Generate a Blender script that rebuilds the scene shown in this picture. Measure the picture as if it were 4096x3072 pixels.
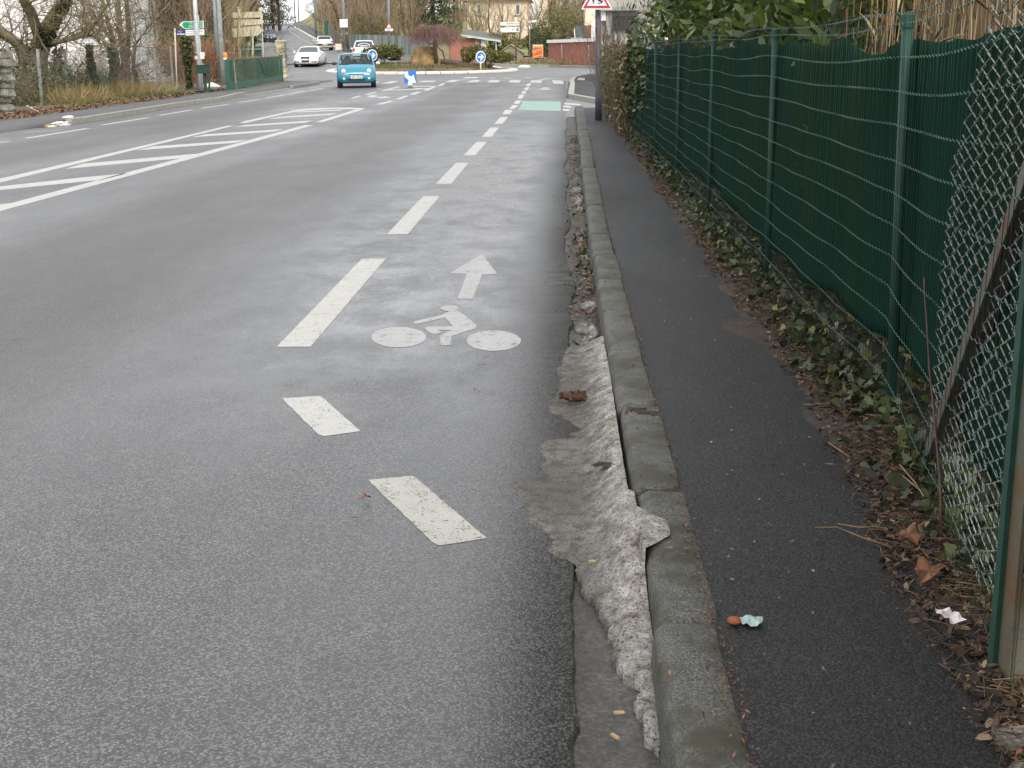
import bpy, math, random
import numpy as np
from mathutils import Matrix, Vector
for o in list(bpy.data.objects): bpy.data.objects.remove(o, do_unlink=True)
SC = bpy.context.scene
COL = SC.collection
# ------------------------------------------------------------------ camera
F, CX, CY, H = 5185.0, 2048.0, 1536.0, 1.48            # photo pixels (4096 x 3072), eye height in metres
def _n(v): return v / np.linalg.norm(v)
_yv = _n(np.array([2246 - CX, -(209 - CY), -F]))        # the road's vanishing point
_dn = np.array([2315 - CX, -(21850 - CY), -F]); _dn = _n(_dn - _yv * _dn.dot(_yv))
_up = -_dn if _dn[1] < 0 else _dn
RM = np.array([np.cross(_yv, _up), _yv, _up])
cam_data = bpy.data.cameras.new('camera'); cam = bpy.data.objects.new('camera', cam_data); COL.objects.link(cam)
M4 = Matrix.Identity(4)
for i in range(3):
    for j in range(3): M4[i][j] = float(RM[i][j])
M4[2][3] = H
cam.matrix_world = M4
cam_data.sensor_fit = 'HORIZONTAL'; cam_data.sensor_width = 36.0; cam_data.lens = 36.0 * F / 4096.0
cam_data.clip_start = 0.05; cam_data.clip_end = 3000
SC.camera = cam
# ------------------------------------------------------------------ sky, sun, exposure
SUN_EL, SUN_AZ = math.radians(40), math.radians(165)     # azimuth from +Y, towards +X (behind, to the right)
w = bpy.data.worlds.new('World'); SC.world = w; w.use_nodes = True
nt = w.node_tree; nt.nodes.clear()
sky = nt.nodes.new('ShaderNodeTexSky'); sky.sky_type = 'NISHITA'; sky.sun_disc = False
sky.sun_elevation = SUN_EL; sky.sun_rotation = SUN_AZ; sky.dust_density = 4.0; sky.air_density = 1.0
tc = nt.nodes.new('ShaderNodeTexCoord')
cl = nt.nodes.new('ShaderNodeTexNoise'); cl.inputs['Scale'].default_value = 2.2; cl.inputs['Detail'].default_value = 5
cr = nt.nodes.new('ShaderNodeValToRGB')                   # an even overcast with soft cloud structure
cr.color_ramp.elements[0].position = .3; cr.color_ramp.elements[0].color = (7.9, 8.15, 8.6, 1)
cr.color_ramp.elements[1].position = .7; cr.color_ramp.elements[1].color = (10.0, 10.05, 10.15, 1)
mx = nt.nodes.new('ShaderNodeMix'); mx.data_type = 'RGBA'; mx.inputs[0].default_value = .86
bg = nt.nodes.new('ShaderNodeBackground'); bg.inputs['Strength'].default_value = .1
wo = nt.nodes.new('ShaderNodeOutputWorld')
L = nt.links.new
L(tc.outputs['Generated'], cl.inputs['Vector']); L(cl.outputs['Fac'], cr.inputs['Fac'])
L(sky.outputs[0], mx.inputs[6]); L(cr.outputs[0], mx.inputs[7]); L(mx.outputs[2], bg.inputs['Color']); L(bg.outputs[0], wo.inputs['Surface'])
sd = bpy.data.lights.new('sun', 'SUN'); sd.energy = 1.3; sd.angle = math.radians(22); sd.color = (1, .96, .9)
sun = bpy.data.objects.new('sun', sd); COL.objects.link(sun)
_sv = Vector((math.sin(SUN_AZ) * math.cos(SUN_EL), math.cos(SUN_AZ) * math.cos(SUN_EL), math.sin(SUN_EL)))
sun.rotation_euler = _sv.to_track_quat('Z', 'Y').to_euler()
SC.view_settings.view_transform = 'Standard'; SC.view_settings.look = 'None'
SC.view_settings.exposure = 0.93; SC.view_settings.gamma = 1.0; SC.view_settings.use_curve_mapping = False
SC.cycles.max_bounces = 6; SC.cycles.diffuse_bounces = 3; SC.cycles.glossy_bounces = 3
SC.cycles.transmission_bounces = 4; SC.cycles.transparent_max_bounces = 12
SC.cycles.use_denoising = True
# ------------------------------------------------------------------ pixels <-> places
_zl = np.array([[0, 0], [20, 0], [52, .082], [75, .24], [85, .42], [92, .68], [97, .95], [108, 1.38], [118, 1.56], [125, 1.76], [138, 1.98], [145, 2.22], [158, 2.65], [165, 3.0], [182, 3.72], [222, 5.8], [232, 6.35], [246, 7.15], [258, 7.4], [300, 6.4], [400, 3]])
_zr = np.array([[0, 0], [20, 0], [52, .082], [75, .24], [90, .39], [100, .52], [108, .7], [116, 1.0], [130, 2.2], [160, 5.0], [220, 9], [260, 10], [320, 8], [400, 4]])
def _b(y): return 8e-5 * max(0., y - 20) ** 2
def kerb_hill(y): return -15.1 - .254 * (y - 108)
def gz(x, y):
    """height of the bare ground"""
    if y < 75: return _b(y)
    zl = np.interp(y, _zl[:, 0], _zl[:, 1]); zr = np.interp(y, _zr[:, 0], _zr[:, 1])
    t = (x - (kerb_hill(y) + 2.0)) / (9.0 + max(0, y - 150) * .35) if y > 90 else (x + 13) / 12.0
    t = min(1., max(0., t)); t = t * t * (3 - 2 * t)
    z = zl + (zr - zl) * t
    if y > 120:                                           # grassy bank beside the hill road, slope on its far side
        k = x - kerb_hill(y)
        if k > 2.5:
            bank = min(1., (k - 2.5) / 6.5) * 4.6 * math.exp(-((y - 272) / 46.) ** 2)
            z = max(z, zl + bank * (1 if k < 14 else math.exp(-((k - 14) / 14) ** 2)))
        if k < -11: z += min(6., (-11 - k) * .16)
    return z
def ray(px, py): return RM @ np.array([px - CX, -(py - CY), -F])
def G(px, py, h=0.):
    d = ray(px, py); lo, hi = 0., 420 / d[1]
    for _ in range(50):
        m = (lo + hi) / 2
        if H + d[2] * m - gz(d[0] * m, d[1] * m) - h > 0: lo = m
        else: hi = m
    return Vector((d[0] * hi, d[1] * hi, H + d[2] * hi))
def D(px, py, dist):
    d = ray(px, py); t = dist / d[1]
    return Vector((d[0] * t, d[1] * t, H + d[2] * t))
def onplane(px, py, p0, n):
    d = Vector(ray(px, py)); o = Vector((0, 0, H)); n = Vector(n)
    return o + d * ((Vector(p0) - o).dot(n) / d.dot(n))
# ------------------------------------------------------------------ materials
MATS = {}
def nodes(name):
    m = bpy.data.materials.new(name); m.use_nodes = True
    t = m.node_tree; b = t.nodes['Principled BSDF']; MATS[name] = m
    return m, t, b
def N(t, kind, **kw):
    n = t.nodes.new(kind)
    for k, v in kw.items():
        if k in n.inputs: n.inputs[k].default_value = v
        else: setattr(n, k, v)
    return n
def noise(t, vec, scale, detail=4, rough=.55):
    n = N(t, 'ShaderNodeTexNoise', Scale=scale, Detail=detail, Roughness=rough); t.links.new(vec, n.inputs['Vector']); return n.outputs['Fac']
def ramp(t, fac, stops):
    r = t.nodes.new('ShaderNodeValToRGB'); e = r.color_ramp.elements
    while len(e) < len(stops): e.new(.5)
    for i, (p, c) in enumerate(stops):
        e[i].position = p; e[i].color = (c, c, c, 1) if isinstance(c, (int, float)) else (*c, 1)
    t.links.new(fac, r.inputs['Fac']); return r.outputs['Color']
def mixc(t, fac, a, b, mode='MIX'):
    m = t.nodes.new('ShaderNodeMix'); m.data_type = 'RGBA'; m.blend_type = mode
    for s, v in ((0, fac), (6, a), (7, b)):
        if hasattr(v, 'is_linked') or hasattr(v, 'links'): t.links.new(v, m.inputs[s])
        else: m.inputs[s].default_value = v if s == 0 else (*v, 1)
    return m.outputs[2]
def math_(t, op, a, b=0., c=None):
    m = t.nodes.new('ShaderNodeMath'); m.operation = op; m.use_clamp = False
    for s, v in ((0, a), (1, b), (2, c)):
        if v is None: continue
        if hasattr(v, 'links'): t.links.new(v, m.inputs[s])
        else: m.inputs[s].default_value = v
    return m.outputs[0]
def bump(t, b, h, strength=.5, dist=.01):
    n = N(t, 'ShaderNodeBump', Strength=strength, Distance=dist); t.links.new(h, n.inputs['Height']); t.links.new(n.outputs[0], b.inputs['Normal'])
def objco(t): return t.nodes.new('ShaderNodeTexCoord').outputs['Object']
def geoco(t): return t.nodes.new('ShaderNodeNewGeometry').outputs['Position']
def mapped(t, vec, s): 
    m = t.nodes.new('ShaderNodeMapping'); m.inputs['Scale'].default_value = s; t.links.new(vec, m.inputs['Vector']); return m.outputs[0]
def mat(name, col, rough=.6, var=.25, scale=6., bmp=0., bscale=60., metal=0., spec=.5, coat=0., col2=None, alpha=None):
    if name in MATS: return MATS[name]
    m, t, b = nodes(name); v = objco(t)
    c2 = col2 or tuple(c * (1 - var) for c in col); c1 = tuple(min(1, c * (1 + var * .5)) for c in col)
    f = noise(t, v, scale, 5)
    t.links.new(ramp(t, f, [(.32, c2), (.68, c1)]), b.inputs['Base Color'])
    b.inputs['Roughness'].default_value = rough; b.inputs['Metallic'].default_value = metal
    b.inputs['Specular IOR Level'].default_value = spec; b.inputs['Coat Weight'].default_value = coat
    if bmp: bump(t, b, noise(t, v, bscale, 4), bmp, .01)
    return m
def leafmat(name, stops, rough=.45, trans=.25, spec=.5):
    """colour per leaf from the face attribute rnd"""
    m, t, b = nodes(name); a = N(t, 'ShaderNodeAttribute', attribute_name='rnd')
    c = ramp(t, a.outputs['Fac'], stops); t.links.new(c, b.inputs['Base Color'])
    b.inputs['Roughness'].default_value = rough; b.inputs['Specular IOR Level'].default_value = spec
    if trans:
        tr = N(t, 'ShaderNodeBsdfTranslucent'); t.links.new(c, tr.inputs['Color'])
        ms = N(t, 'ShaderNodeMixShader'); ms.inputs[0].default_value = trans
        t.links.new(b.outputs[0], ms.inputs[1]); t.links.new(tr.outputs[0], ms.inputs[2])
        t.links.new(ms.outputs[0], t.nodes['Material Output'].inputs['Surface'])
    return m
def glassmat(name, tint, rough=.05, opacity=.35):
    m, t, b = nodes(name); b.inputs['Base Color'].default_value = (*tint, 1); b.inputs['Roughness'].default_value = rough
    b.inputs['Specular IOR Level'].default_value = .6
    tr = N(t, 'ShaderNodeBsdfTransparent'); tr.inputs['Color'].default_value = (.82, .9, .88, 1)
    ms = N(t, 'ShaderNodeMixShader'); ms.inputs[0].default_value = opacity
    t.links.new(tr.outputs[0], ms.inputs[1]); t.links.new(b.outputs[0], ms.inputs[2])
    t.links.new(ms.outputs[0], t.nodes['Material Output'].inputs['Surface']); return m

def asphalt(name, lo, hi, stone=105., warm=(1., .985, .96), wetband=False, seam=False, rough=.56, spec=.5, blot=(.70, 1.2)):
    m, t, b = nodes(name); v = geoco(t)
    vo = N(t, 'ShaderNodeTexVoronoi', Scale=stone); t.links.new(v, vo.inputs['Vector'])
    sx = N(t, 'ShaderNodeSeparateColor'); t.links.new(vo.outputs['Color'], sx.inputs[0])
    fine = noise(t, v, stone * 2.2, 3, .7)
    rnd = math_(t, 'MULTIPLY_ADD', sx.outputs[0], .75, math_(t, 'MULTIPLY', fine, .25))
    c = ramp(t, rnd, [(.12, tuple(lo * k for k in warm)), (.45, tuple((lo * .5 + hi * .5) * k for k in warm)), (.75, tuple(hi * k for k in warm)), (.97, tuple(min(1, hi * 1.25 * k) for k in (1.05, .98, .86)))])
    gap = ramp(t, vo.outputs['Distance'], [(.3, 1.), (.66, .18)])
    c = mixc(t, 1., c, gap, 'MULTIPLY')
    big = noise(t, mapped(t, v, (.7, .22, 1)), 1.0, 6, .62)
    mid = noise(t, mapped(t, v, (1.6, .9, 1)), 3.1, 5, .6)
    c = mixc(t, 1., c, ramp(t, big, [(.36, blot[0]), (.64, blot[1])]), 'MULTIPLY')
    c = mixc(t, 1., c, ramp(t, mid, [(.36, .84), (.64, 1.12)]), 'MULTIPLY')
    ro = ramp(t, big, [(.35, rough - .1), (.65, rough + .08)])
    if wetband:
        sp = N(t, 'ShaderNodeSeparateXYZ'); t.links.new(v, sp.inputs[0]); X, Y = sp.outputs[0], sp.outputs[1]
        # water film left in the cycle lane and in the wheel tracks
        band = math_(t, 'MULTIPLY', N_smooth(t, X, -2.6, -1.1), N_smooth(t, X, -.1, -.5))
        track = math_(t, 'MULTIPLY', N_smooth(t, X, -4.9, -4.4), N_smooth(t, X, -2.4, -3.3))
        wn = noise(t, mapped(t, v, (1.5, 1.0, 1)), 1.25, 9, .72)
        lane = math_(t, 'MULTIPLY', N_smooth(t, X, -5.0, -4.2), N_smooth(t, X, -2.0, -3.0))          # brown worn wheel track
        lane2 = math_(t, 'MULTIPLY', N_smooth(t, X, -10.3, -9.6), N_smooth(t, X, -7.6, -8.4))
        lane = math_(t, 'MULTIPLY', math_(t, 'MAXIMUM', lane, lane2), ramp(t, big, [(.3, .5), (.6, 1.)]))
        c = mixc(t, math_(t, 'MULTIPLY', lane, .8), c, mixc(t, 1., c, (.80, .72, .64), 'MULTIPLY'))
        wet = math_(t, 'MULTIPLY', band, math_(t, 'MULTIPLY', ramp(t, wn, [(.40, .10), (.60, 1.)]), math_(t, 'MULTIPLY', N_smooth(t, Y, 3.6, 7.5), N_smooth(t, Y, 34., 16.))))
        wet = math_(t, 'MAXIMUM', wet, math_(t, 'MULTIPLY', track, ramp(t, wn, [(.5, 0.), (.75, .15)])))
        damp = math_(t, 'MULTIPLY', N_smooth(t, math_(t, 'MULTIPLY_ADD', mid, .3, X), -.42, .25), ramp(t, mid, [(.3, .5), (.6, 1.)]))
        c = mixc(t, math_(t, 'MULTIPLY', damp, .7), c, mixc(t, 1., c, (.48, .45, .42), 'MULTIPLY'))
        c = mixc(t, math_(t, 'MULTIPLY', wet, .6), c, mixc(t, 1., c, (.92, .95, 1.0), 'MULTIPLY'))
        ro = mixc(t, wet, ro, (.18, .18, .18)); ro = mixc(t, math_(t, 'MULTIPLY', lane, .7), ro, (.6, .6, .6))
        ro = mixc(t, math_(t, 'MULTIPLY', damp, .7), ro, (.5, .5, .5))
        wetout = wet
    else: wetout = None
    if seam:
        sp2 = N(t, 'ShaderNodeSeparateXYZ'); t.links.new(v, sp2.inputs[0])
        wob = math_(t, 'MULTIPLY_ADD', noise(t, v, 5., 4), .09, sp2.outputs[0])
        dd = math_(t, 'ABSOLUTE', math_(t, 'ADD', wob, 4.50))
        c = mixc(t, ramp(t, dd, [(.008, .8), (.02, 0.)]), c, (.012, .012, .012))
    b.inputs['Specular IOR Level'].default_value = spec
    t.links.new(c, b.inputs['Base Color']); t.links.new(ro, b.inputs['Roughness'])
    hgt = math_(t, 'MULTIPLY_ADD', vo.outputs['Distance'], -1., math_(t, 'MULTIPLY', fine, .5))
    bn = N(t, 'ShaderNodeBump', Strength=.42, Distance=.004); t.links.new(hgt, bn.inputs['Height'])
    if wetout is not None: t.links.new(math_(t, 'MULTIPLY_ADD', wetout, -.17, .25), bn.inputs['Strength'])
    t.links.new(bn.outputs[0], b.inputs['Normal'])
    return m
def N_smooth(t, x, a, b_):
    """smoothstep from a (0) to b_ (1)"""
    m = N(t, 'ShaderNodeMapRange'); m.interpolation_type = 'SMOOTHSTEP'
    t.links.new(x, m.inputs[0]); m.inputs[1].default_value = a; m.inputs[2].default_value = b_; return m.outputs[0]
# ------------------------------------------------------------------ mesh building
def link(name, me, material=None, parent=None, loc=None):
    o = bpy.data.objects.new(name, me); COL.objects.link(o)
    if material is not None and me is not None: me.materials.append(material)
    if parent is not None: o.parent = parent
    if loc is not None: o.location = loc
    return o
def np_mesh(name, V, Fc, rnd=None, smooth=False):
    me = bpy.data.meshes.new(name); V = np.asarray(V, 'f'); Fc = np.asarray(Fc, 'i'); k = Fc.shape[1]
    me.vertices.add(len(V)); me.vertices.foreach_set('co', V.ravel())
    me.loops.add(Fc.size); me.loops.foreach_set('vertex_index', Fc.ravel())
    me.polygons.add(len(Fc)); me.polygons.foreach_set('loop_start', np.arange(0, Fc.size, k, dtype='i'))
    if smooth: me.polygons.foreach_set('use_smooth', np.ones(len(Fc), dtype=bool))
    me.update(calc_edges=True)
    if rnd is not None:
        a = me.attributes.new('rnd', 'FLOAT', 'FACE'); a.data.foreach_set('value', np.asarray(rnd, 'f'))
    me.validate(); return me
class MB:
    def __init__(s): s.v, s.f = [], []
    def add(s, vs, fs):
        k = len(s.v); s.v += [tuple(p) for p in vs]; s.f += [tuple(i + k for i in f) for f in fs]; return s
    def box(s, c, d, rot=None):
        x, y, z = d[0] / 2, d[1] / 2, d[2] / 2
        P = [Vector((a, b, e)) for e in (-z, z) for a, b in ((-x, -y), (x, -y), (x, y), (-x, y))]
        if rot is not None: P = [rot @ p for p in P]
        return s.add([Vector(c) + p for p in P], [(3, 2, 1, 0), (4, 5, 6, 7), (0, 1, 5, 4), (1, 2, 6, 5), (2, 3, 7, 6), (3, 0, 4, 7)])
    def bar(s, a, b, w1, w2, upv=(0, 0, 1)):
        a, b = Vector(a), Vector(b); d = b - a; L_ = d.length; d.normalize()
        u = Vector(upv); 
        if abs(u.dot(d)) > .98: u = Vector((1, 0, 0))
        r = d.cross(u).normalized(); u = r.cross(d).normalized()
        P = [q + r * sx * w1 / 2 + u * sz * w2 / 2 for q in (a, b) for sx, sz in ((-1, -1), (1, -1), (1, 1), (-1, 1))]
        return s.add(P, [(3, 2, 1, 0), (4, 5, 6, 7), (0, 1, 5, 4), (1, 2, 6, 5), (2, 3, 7, 6), (3, 0, 4, 7)])
    def tube(s, path, rad, n=8, cap=True):
        path = [Vector(p) for p in path]; R_ = rad if hasattr(rad, '__len__') else [rad] * len(path); rings = []
        for i, p in enumerate(path):
            d = (path[min(i + 1, len(path) - 1)] - path[max(i - 1, 0)]).normalized()
            u = Vector((0, 0, 1)) if abs(d.z) < .9 else Vector((1, 0, 0))
            r = d.cross(u).normalized(); u = r.cross(d)
            rings.append([p + (r * math.cos(2 * math.pi * k / n) + u * math.sin(2 * math.pi * k / n)) * R_[i] for k in range(n)])
        vs = [q for r in rings for q in r]; fs = []
        for i in range(len(path) - 1):
            for k in range(n): fs.append((i * n + k, i * n + (k + 1) % n, (i + 1) * n + (k + 1) % n, (i + 1) * n + k))
        if cap: fs += [tuple(range(n))[::-1], tuple((len(path) - 1) * n + k for k in range(n))]
        return s.add(vs, fs)
    def lathe(s, prof, c=(0, 0, 0), axis='Z', n=20):
        rings = []
        for r, h in prof:
            for k in range(n):
                a = 2 * math.pi * k / n; p = (r * math.cos(a), r * math.sin(a), h)
                p = {'Z': p, 'X': (p[2], p[0], p[1]), 'Y': (p[0], p[2], p[1])}[axis]
                rings.append((c[0] + p[0], c[1] + p[1], c[2] + p[2]))
        fs = [(i * n + k, i * n + (k + 1) % n, (i + 1) * n + (k + 1) % n, (i + 1) * n + k) for i in range(len(prof) - 1) for k in range(n)]
        return s.add(rings, fs)
    def prism(s, poly, depth, plane='XZ', off=0.):
        """polygon in a plane, extruded by depth along the third axis from off"""
        n = len(poly); P = []
        for h in (off, off + depth):
            for a, b in poly: P.append({'XZ': (a, h, b), 'XY': (a, b, h), 'YZ': (h, a, b)}[plane])
        return s.add(P, [tuple(range(n)), tuple(range(2 * n - 1, n - 1, -1))] + [(i, n + i, n + (i + 1) % n, (i + 1) % n) for i in range(n)])
    def xform(s, m): s.v = [tuple(m @ Vector(p)) for p in s.v]; return s
    def build(s, name, material, parent=None, smooth=False, bevel=0., loc=None):
        me = bpy.data.meshes.new(name); me.from_pydata(s.v, [], s.f); me.validate()
        import bmesh
        bm = bmesh.new(); bm.from_mesh(me); bmesh.ops.recalc_face_normals(bm, faces=bm.faces[:])
        if bevel: bmesh.ops.bevel(bm, geom=bm.edges[:], offset=bevel, segments=2, affect='EDGES', clamp_overlap=True)
        bm.to_mesh(me); bm.free()
        if smooth:
            for p in me.polygons: p.use_smooth = True
        return link(name, me, material, parent, loc)
def tag(o, label=None, cat=None, group=None, kind=None):
    for k, v in (('label', label), ('category', cat), ('group', group), ('kind', kind)):
        if v: o[k] = v
    return o
def thing(name, label, cat, loc=(0, 0, 0), rz=0., group=None):
    o = bpy.data.objects.new(name, None); COL.objects.link(o); o.location = loc; o.rotation_euler = (0, 0, rz); o.empty_display_size = .1
    return tag(o, label, cat, group)
def copy_tree(o, parent=None):
    c = o.copy(); COL.objects.link(c); c.parent = parent
    for ch in o.children: copy_tree(ch, c)
    return c
def text(name, s, size, parent, material, loc, align='CENTER', width=None, rot=(math.pi / 2, 0, 0), bold=0.):
    cu = bpy.data.curves.new(name, 'FONT'); cu.body = s; cu.size = size; cu.align_x = align; cu.align_y = 'CENTER'; cu.offset = bold; cu.resolution_u = 2
    tmp = bpy.data.objects.new(name, cu); COL.objects.link(tmp)
    dg = bpy.context.evaluated_depsgraph_get(); me = bpy.data.meshes.new_from_object(tmp.evaluated_get(dg))
    bpy.data.objects.remove(tmp, do_unlink=True)
    o = link(name, me, material, parent); o.location = loc; o.rotation_euler = rot
    if width:
        xs = [v.co.x for v in me.vertices]; k = width / max(1e-6, max(xs) - min(xs)); o.scale = (k, 1, 1)
    return o
# ------------------------------------------------------------------ leaves and twigs (numpy)
def frames(rng, n, axis_mean=(0, 0, 0), spread=1.):
    a = rng.normal(size=(n, 3)) * spread + np.asarray(axis_mean); a /= np.linalg.norm(a, axis=1)[:, None] + 1e-9
    b = rng.normal(size=(n, 3)); b -= a * (a * b).sum(1)[:, None]; b /= np.linalg.norm(b, axis=1)[:, None] + 1e-9
    return a, b, np.cross(a, b)
LEAF = {'long': [(0, 0, 0), (.3, .5, .04), (.7, .46, .02), (1, 0, -.12), (.7, -.46, .02), (.3, -.5, .04)],
        'oval': [(0, 0, 0), (.25, .5, .05), (.75, .5, .0), (1, 0, -.06), (.75, -.5, .0), (.25, -.5, .05)],
        'ivy': [(0, 0, 0), (-.08, .35, .04), (.18, .55, .0), (.38, .32, .03), (.62, .42, -.02), (1, 0, -.1), (.62, -.42, -.02), (.38, -.32, .03), (.18, -.55, .0), (-.08, -.35, .04)],
        'maple': [(0, 0, 0), (.05, .5, .1), (.35, .3, .02), (.45, .62, .12), (.65, .25, .0), (1, 0, .16), (.65, -.25, .0), (.45, -.62, .14), (.35, -.3, .02), (.05, -.5, .08)],
        'needle': [(0, 0, 0), (.5, .5, 0), (1, 0, 0), (.5, -.5, 0)]}
def leaves(rng, P, length, width, axis=(0, 0, 0), spread=1., shape='long', lvar=.35, up=None, curl=1.):
    P = np.asarray(P, float); n = len(P); a, b, c = frames(rng, n, axis, spread)
    if up is not None:                                     # leaves lie with their faces up
        nrm = rng.normal(size=(n, 3)) * up + np.array([0, 0, 1]); nrm /= np.linalg.norm(nrm, axis=1)[:, None]
        a -= nrm * (a * nrm).sum(1)[:, None]; a /= np.linalg.norm(a, axis=1)[:, None] + 1e-9; c = nrm; b = np.cross(c, a)
    T = np.array(LEAF[shape]); k = len(T); s = (1 + (rng.random(n) * 2 - 1) * lvar)[:, None, None]
    V = P[:, None, :] + s * (a[:, None, :] * (T[None, :, 0:1] * length) + b[:, None, :] * (T[None, :, 1:2] * width) + c[:, None, :] * (T[None, :, 2:3] * length * curl))
    return V.reshape(-1, 3), np.arange(n * k).reshape(n, k), rng.random(n)
def leaf_obj(name, rng, P, length, width, material, parent=None, **kw):
    V, Fc, r = leaves(rng, P, length, width, **kw)
    return link(name, np_mesh(name, V, Fc, r), material, parent)
def segs_mesh(S, n=3):
    """S: list of (p0, p1, r0, r1) -> open prisms"""
    A = np.array([s[0] for s in S], float); B = np.array([s[1] for s in S], float); r0 = np.array([s[2] for s in S]); r1 = np.array([s[3] for s in S])
    d = B - A; d /= np.linalg.norm(d, axis=1)[:, None] + 1e-9
    u = np.where(np.abs(d[:, 2:3]) < .9, np.array([[0, 0, 1.]]), np.array([[1., 0, 0]])); r = np.cross(d, u); r /= np.linalg.norm(r, axis=1)[:, None] + 1e-9; u = np.cross(r, d)
    ang = np.arange(n) * 2 * math.pi / n; ring = r[:, None, :] * np.cos(ang)[None, :, None] + u[:, None, :] * np.sin(ang)[None, :, None]
    V = np.concatenate([A[:, None, :] + ring * r0[:, None, None], B[:, None, :] + ring * r1[:, None, None]], 1).reshape(-1, 3)
    base = np.arange(len(S))[:, None, None] * 2 * n; k = np.arange(n); q = np.stack([k, (k + 1) % n, n + (k + 1) % n, n + k], 1)[None]
    return V, (base + q).reshape(-1, 4)
def seg_obj(name, S, material, parent=None, n=3, smooth=False):
    V, Fc = segs_mesh(S, n); return link(name, np_mesh(name, V, Fc, np.random.default_rng(len(S)).random(len(Fc)), smooth), material, parent)
def grow(rng, p, d, L_, r, lvl, out, maxl=4, wander=.18, upw=.08, kids=(5, 5, 4, 3), ang=.75, ratio=.55, nseg=5, rmin=.0035):
    p = np.array(p, float); d = np.array(d, float); d /= np.linalg.norm(d); step = L_ / nseg
    for i in range(nseg):
        d = d + rng.normal(size=3) * wander; d[2] += upw; d /= np.linalg.norm(d); q = p + d * step
        ra = r * (1 - .75 * i / nseg); rb = r * (1 - .75 * (i + 1) / nseg); out.append((p, q, max(ra, rmin), max(rb, rmin), lvl))
        if lvl < maxl and (i > 0 or lvl > 0):
            nk = kids[lvl] / nseg; k = int(nk) + (rng.random() < nk - int(nk))
            for _ in range(k):
                t = rng.normal(size=3); t -= d * t.dot(d); t /= np.linalg.norm(t) + 1e-9; a = ang * (.6 + .7 * rng.random())
                grow(rng, p + d * step * rng.random(), d * math.cos(a) + t * math.sin(a), L_ * ratio * (1.1 - .6 * i / nseg) * (.7 + .5 * rng.random()), rb * .62, lvl + 1, out, maxl, wander, upw, kids, ang, ratio, max(3, nseg - 1), rmin)
        p = q
    return out
def tree_parts(segs, root, bark, twig, split=1):
    a = [s[:4] for s in segs if s[4] <= split]; b_ = [s[:4] for s in segs if s[4] > split]
    if a: seg_obj('trunk', a, bark, root, 6, True)
    if b_: seg_obj('crown', b_, twig, root, 3)
# ================================================================== materials in use
M_road = asphalt('road_asphalt', .014, .132, 150, warm=(1.02, .985, .95), wetband=True, seam=True, rough=.44, spec=.85, blot=(.82, 1.12))
M_round = asphalt('junction_asphalt', .12, .25, 60, rough=.52, spec=.7)
M_walk = asphalt('footway_asphalt', .008, .034, 150, warm=(1.02, .98, .97), rough=.66, spec=.35, blot=(.62, 1.3))
M_walk_left = asphalt('worn_footway_asphalt', .09, .19, 120, rough=.68)
def paint(name, col, wear=.5):
    m, t, b = nodes(name); v = geoco(t)
    n1 = noise(t, v, 90, 4, .7); n2 = noise(t, v, 3.2, 5, .6); n3 = noise(t, mapped(t, v, (1, 12, 1)), 9, 3)
    c = mixc(t, ramp(t, n2, [(.35, 0.), (.75, .5 * wear)]), col, tuple(k * .72 for k in col))
    c = mixc(t, ramp(t, n1, [(.30, .7 * wear), (.40, 0.)]), c, (.20, .195, .185))
    c = mixc(t, ramp(t, n3, [(.5, 0.), (.75, .22 * wear)]), c, tuple(k * .6 for k in col))
    vo = N(t, 'ShaderNodeTexVoronoi', Scale=135.); t.links.new(v, vo.inputs['Vector'])
    n4 = noise(t, v, 14, 5, .65)                                   # worn-through spots let the asphalt show
    hole = math_(t, 'ADD', math_(t, 'MULTIPLY', vo.outputs['Distance'], .55), math_(t, 'MULTIPLY', n4, .75))
    f = ramp(t, hole, [(.74 + .08 * (1 - wear), 0.), (.90 + .08 * (1 - wear), .8)])
    t.links.new(c, b.inputs['Base Color']); b.inputs['Roughness'].default_value = .55
    bn = N(t, 'ShaderNodeBump', Strength=.3, Distance=.003); t.links.new(math_(t, 'MULTIPLY', vo.outputs['Distance'], -1.), bn.inputs['Height']); t.links.new(bn.outputs[0], b.inputs['Normal'])
    tr = N(t, 'ShaderNodeBsdfTransparent'); ms = N(t, 'ShaderNodeMixShader'); t.links.new(f, ms.inputs[0]); t.links.new(b.outputs[0], ms.inputs[1]); t.links.new(tr.outputs[0], ms.inputs[2])
    t.links.new(ms.outputs[0], t.nodes['Material Output'].inputs['Surface']); return m
M_paint = paint('road_paint', (.40, .388, .36), .6)
M_paint_grey = paint('grey_worn_paint', (.33, .325, .315), .7)
M_paint_worn = paint('worn_road_paint', (.35, .335, .30), .95)
M_green_paint = paint('green_road_paint', (.20, .34, .27), 1.)
def concrete(name, lo, hi, grain=140., moss=(.05, .05, .025), mossk=.6):
    m, t, b = nodes(name); v = geoco(t)
    n1 = noise(t, v, grain, 3, .8); n2 = noise(t, v, 6, 6, .65); n3 = noise(t, v, 28, 4, .6)
    c = ramp(t, n1, [(.40, tuple(lo * k for k in (1, .96, .82))), (.52, tuple((lo * .6 + hi * .4) * k for k in (1, .96, .82))), (.64, tuple(hi * k for k in (1, .97, .88)))])
    c = mixc(t, ramp(t, n2, [(.42, 0.), (.6, mossk)]), c, moss)
    c = mixc(t, 1., c, ramp(t, n3, [(.3, .75), (.7, 1.15)]), 'MULTIPLY')
    t.links.new(c, b.inputs['Base Color']); b.inputs['Roughness'].default_value = .72; bump(t, b, n1, .6, .004); return m
M_kerb = concrete('kerb_concrete', .014, .18, 190, (.030, .029, .014), .95)
M_kerb_left = concrete('pale_kerb_concrete', .22, .48, 120, (.20, .18, .11), .5)
M_gutter = concrete('gutter_concrete', .035, .10, 90, (.03, .026, .02), .5)
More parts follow.
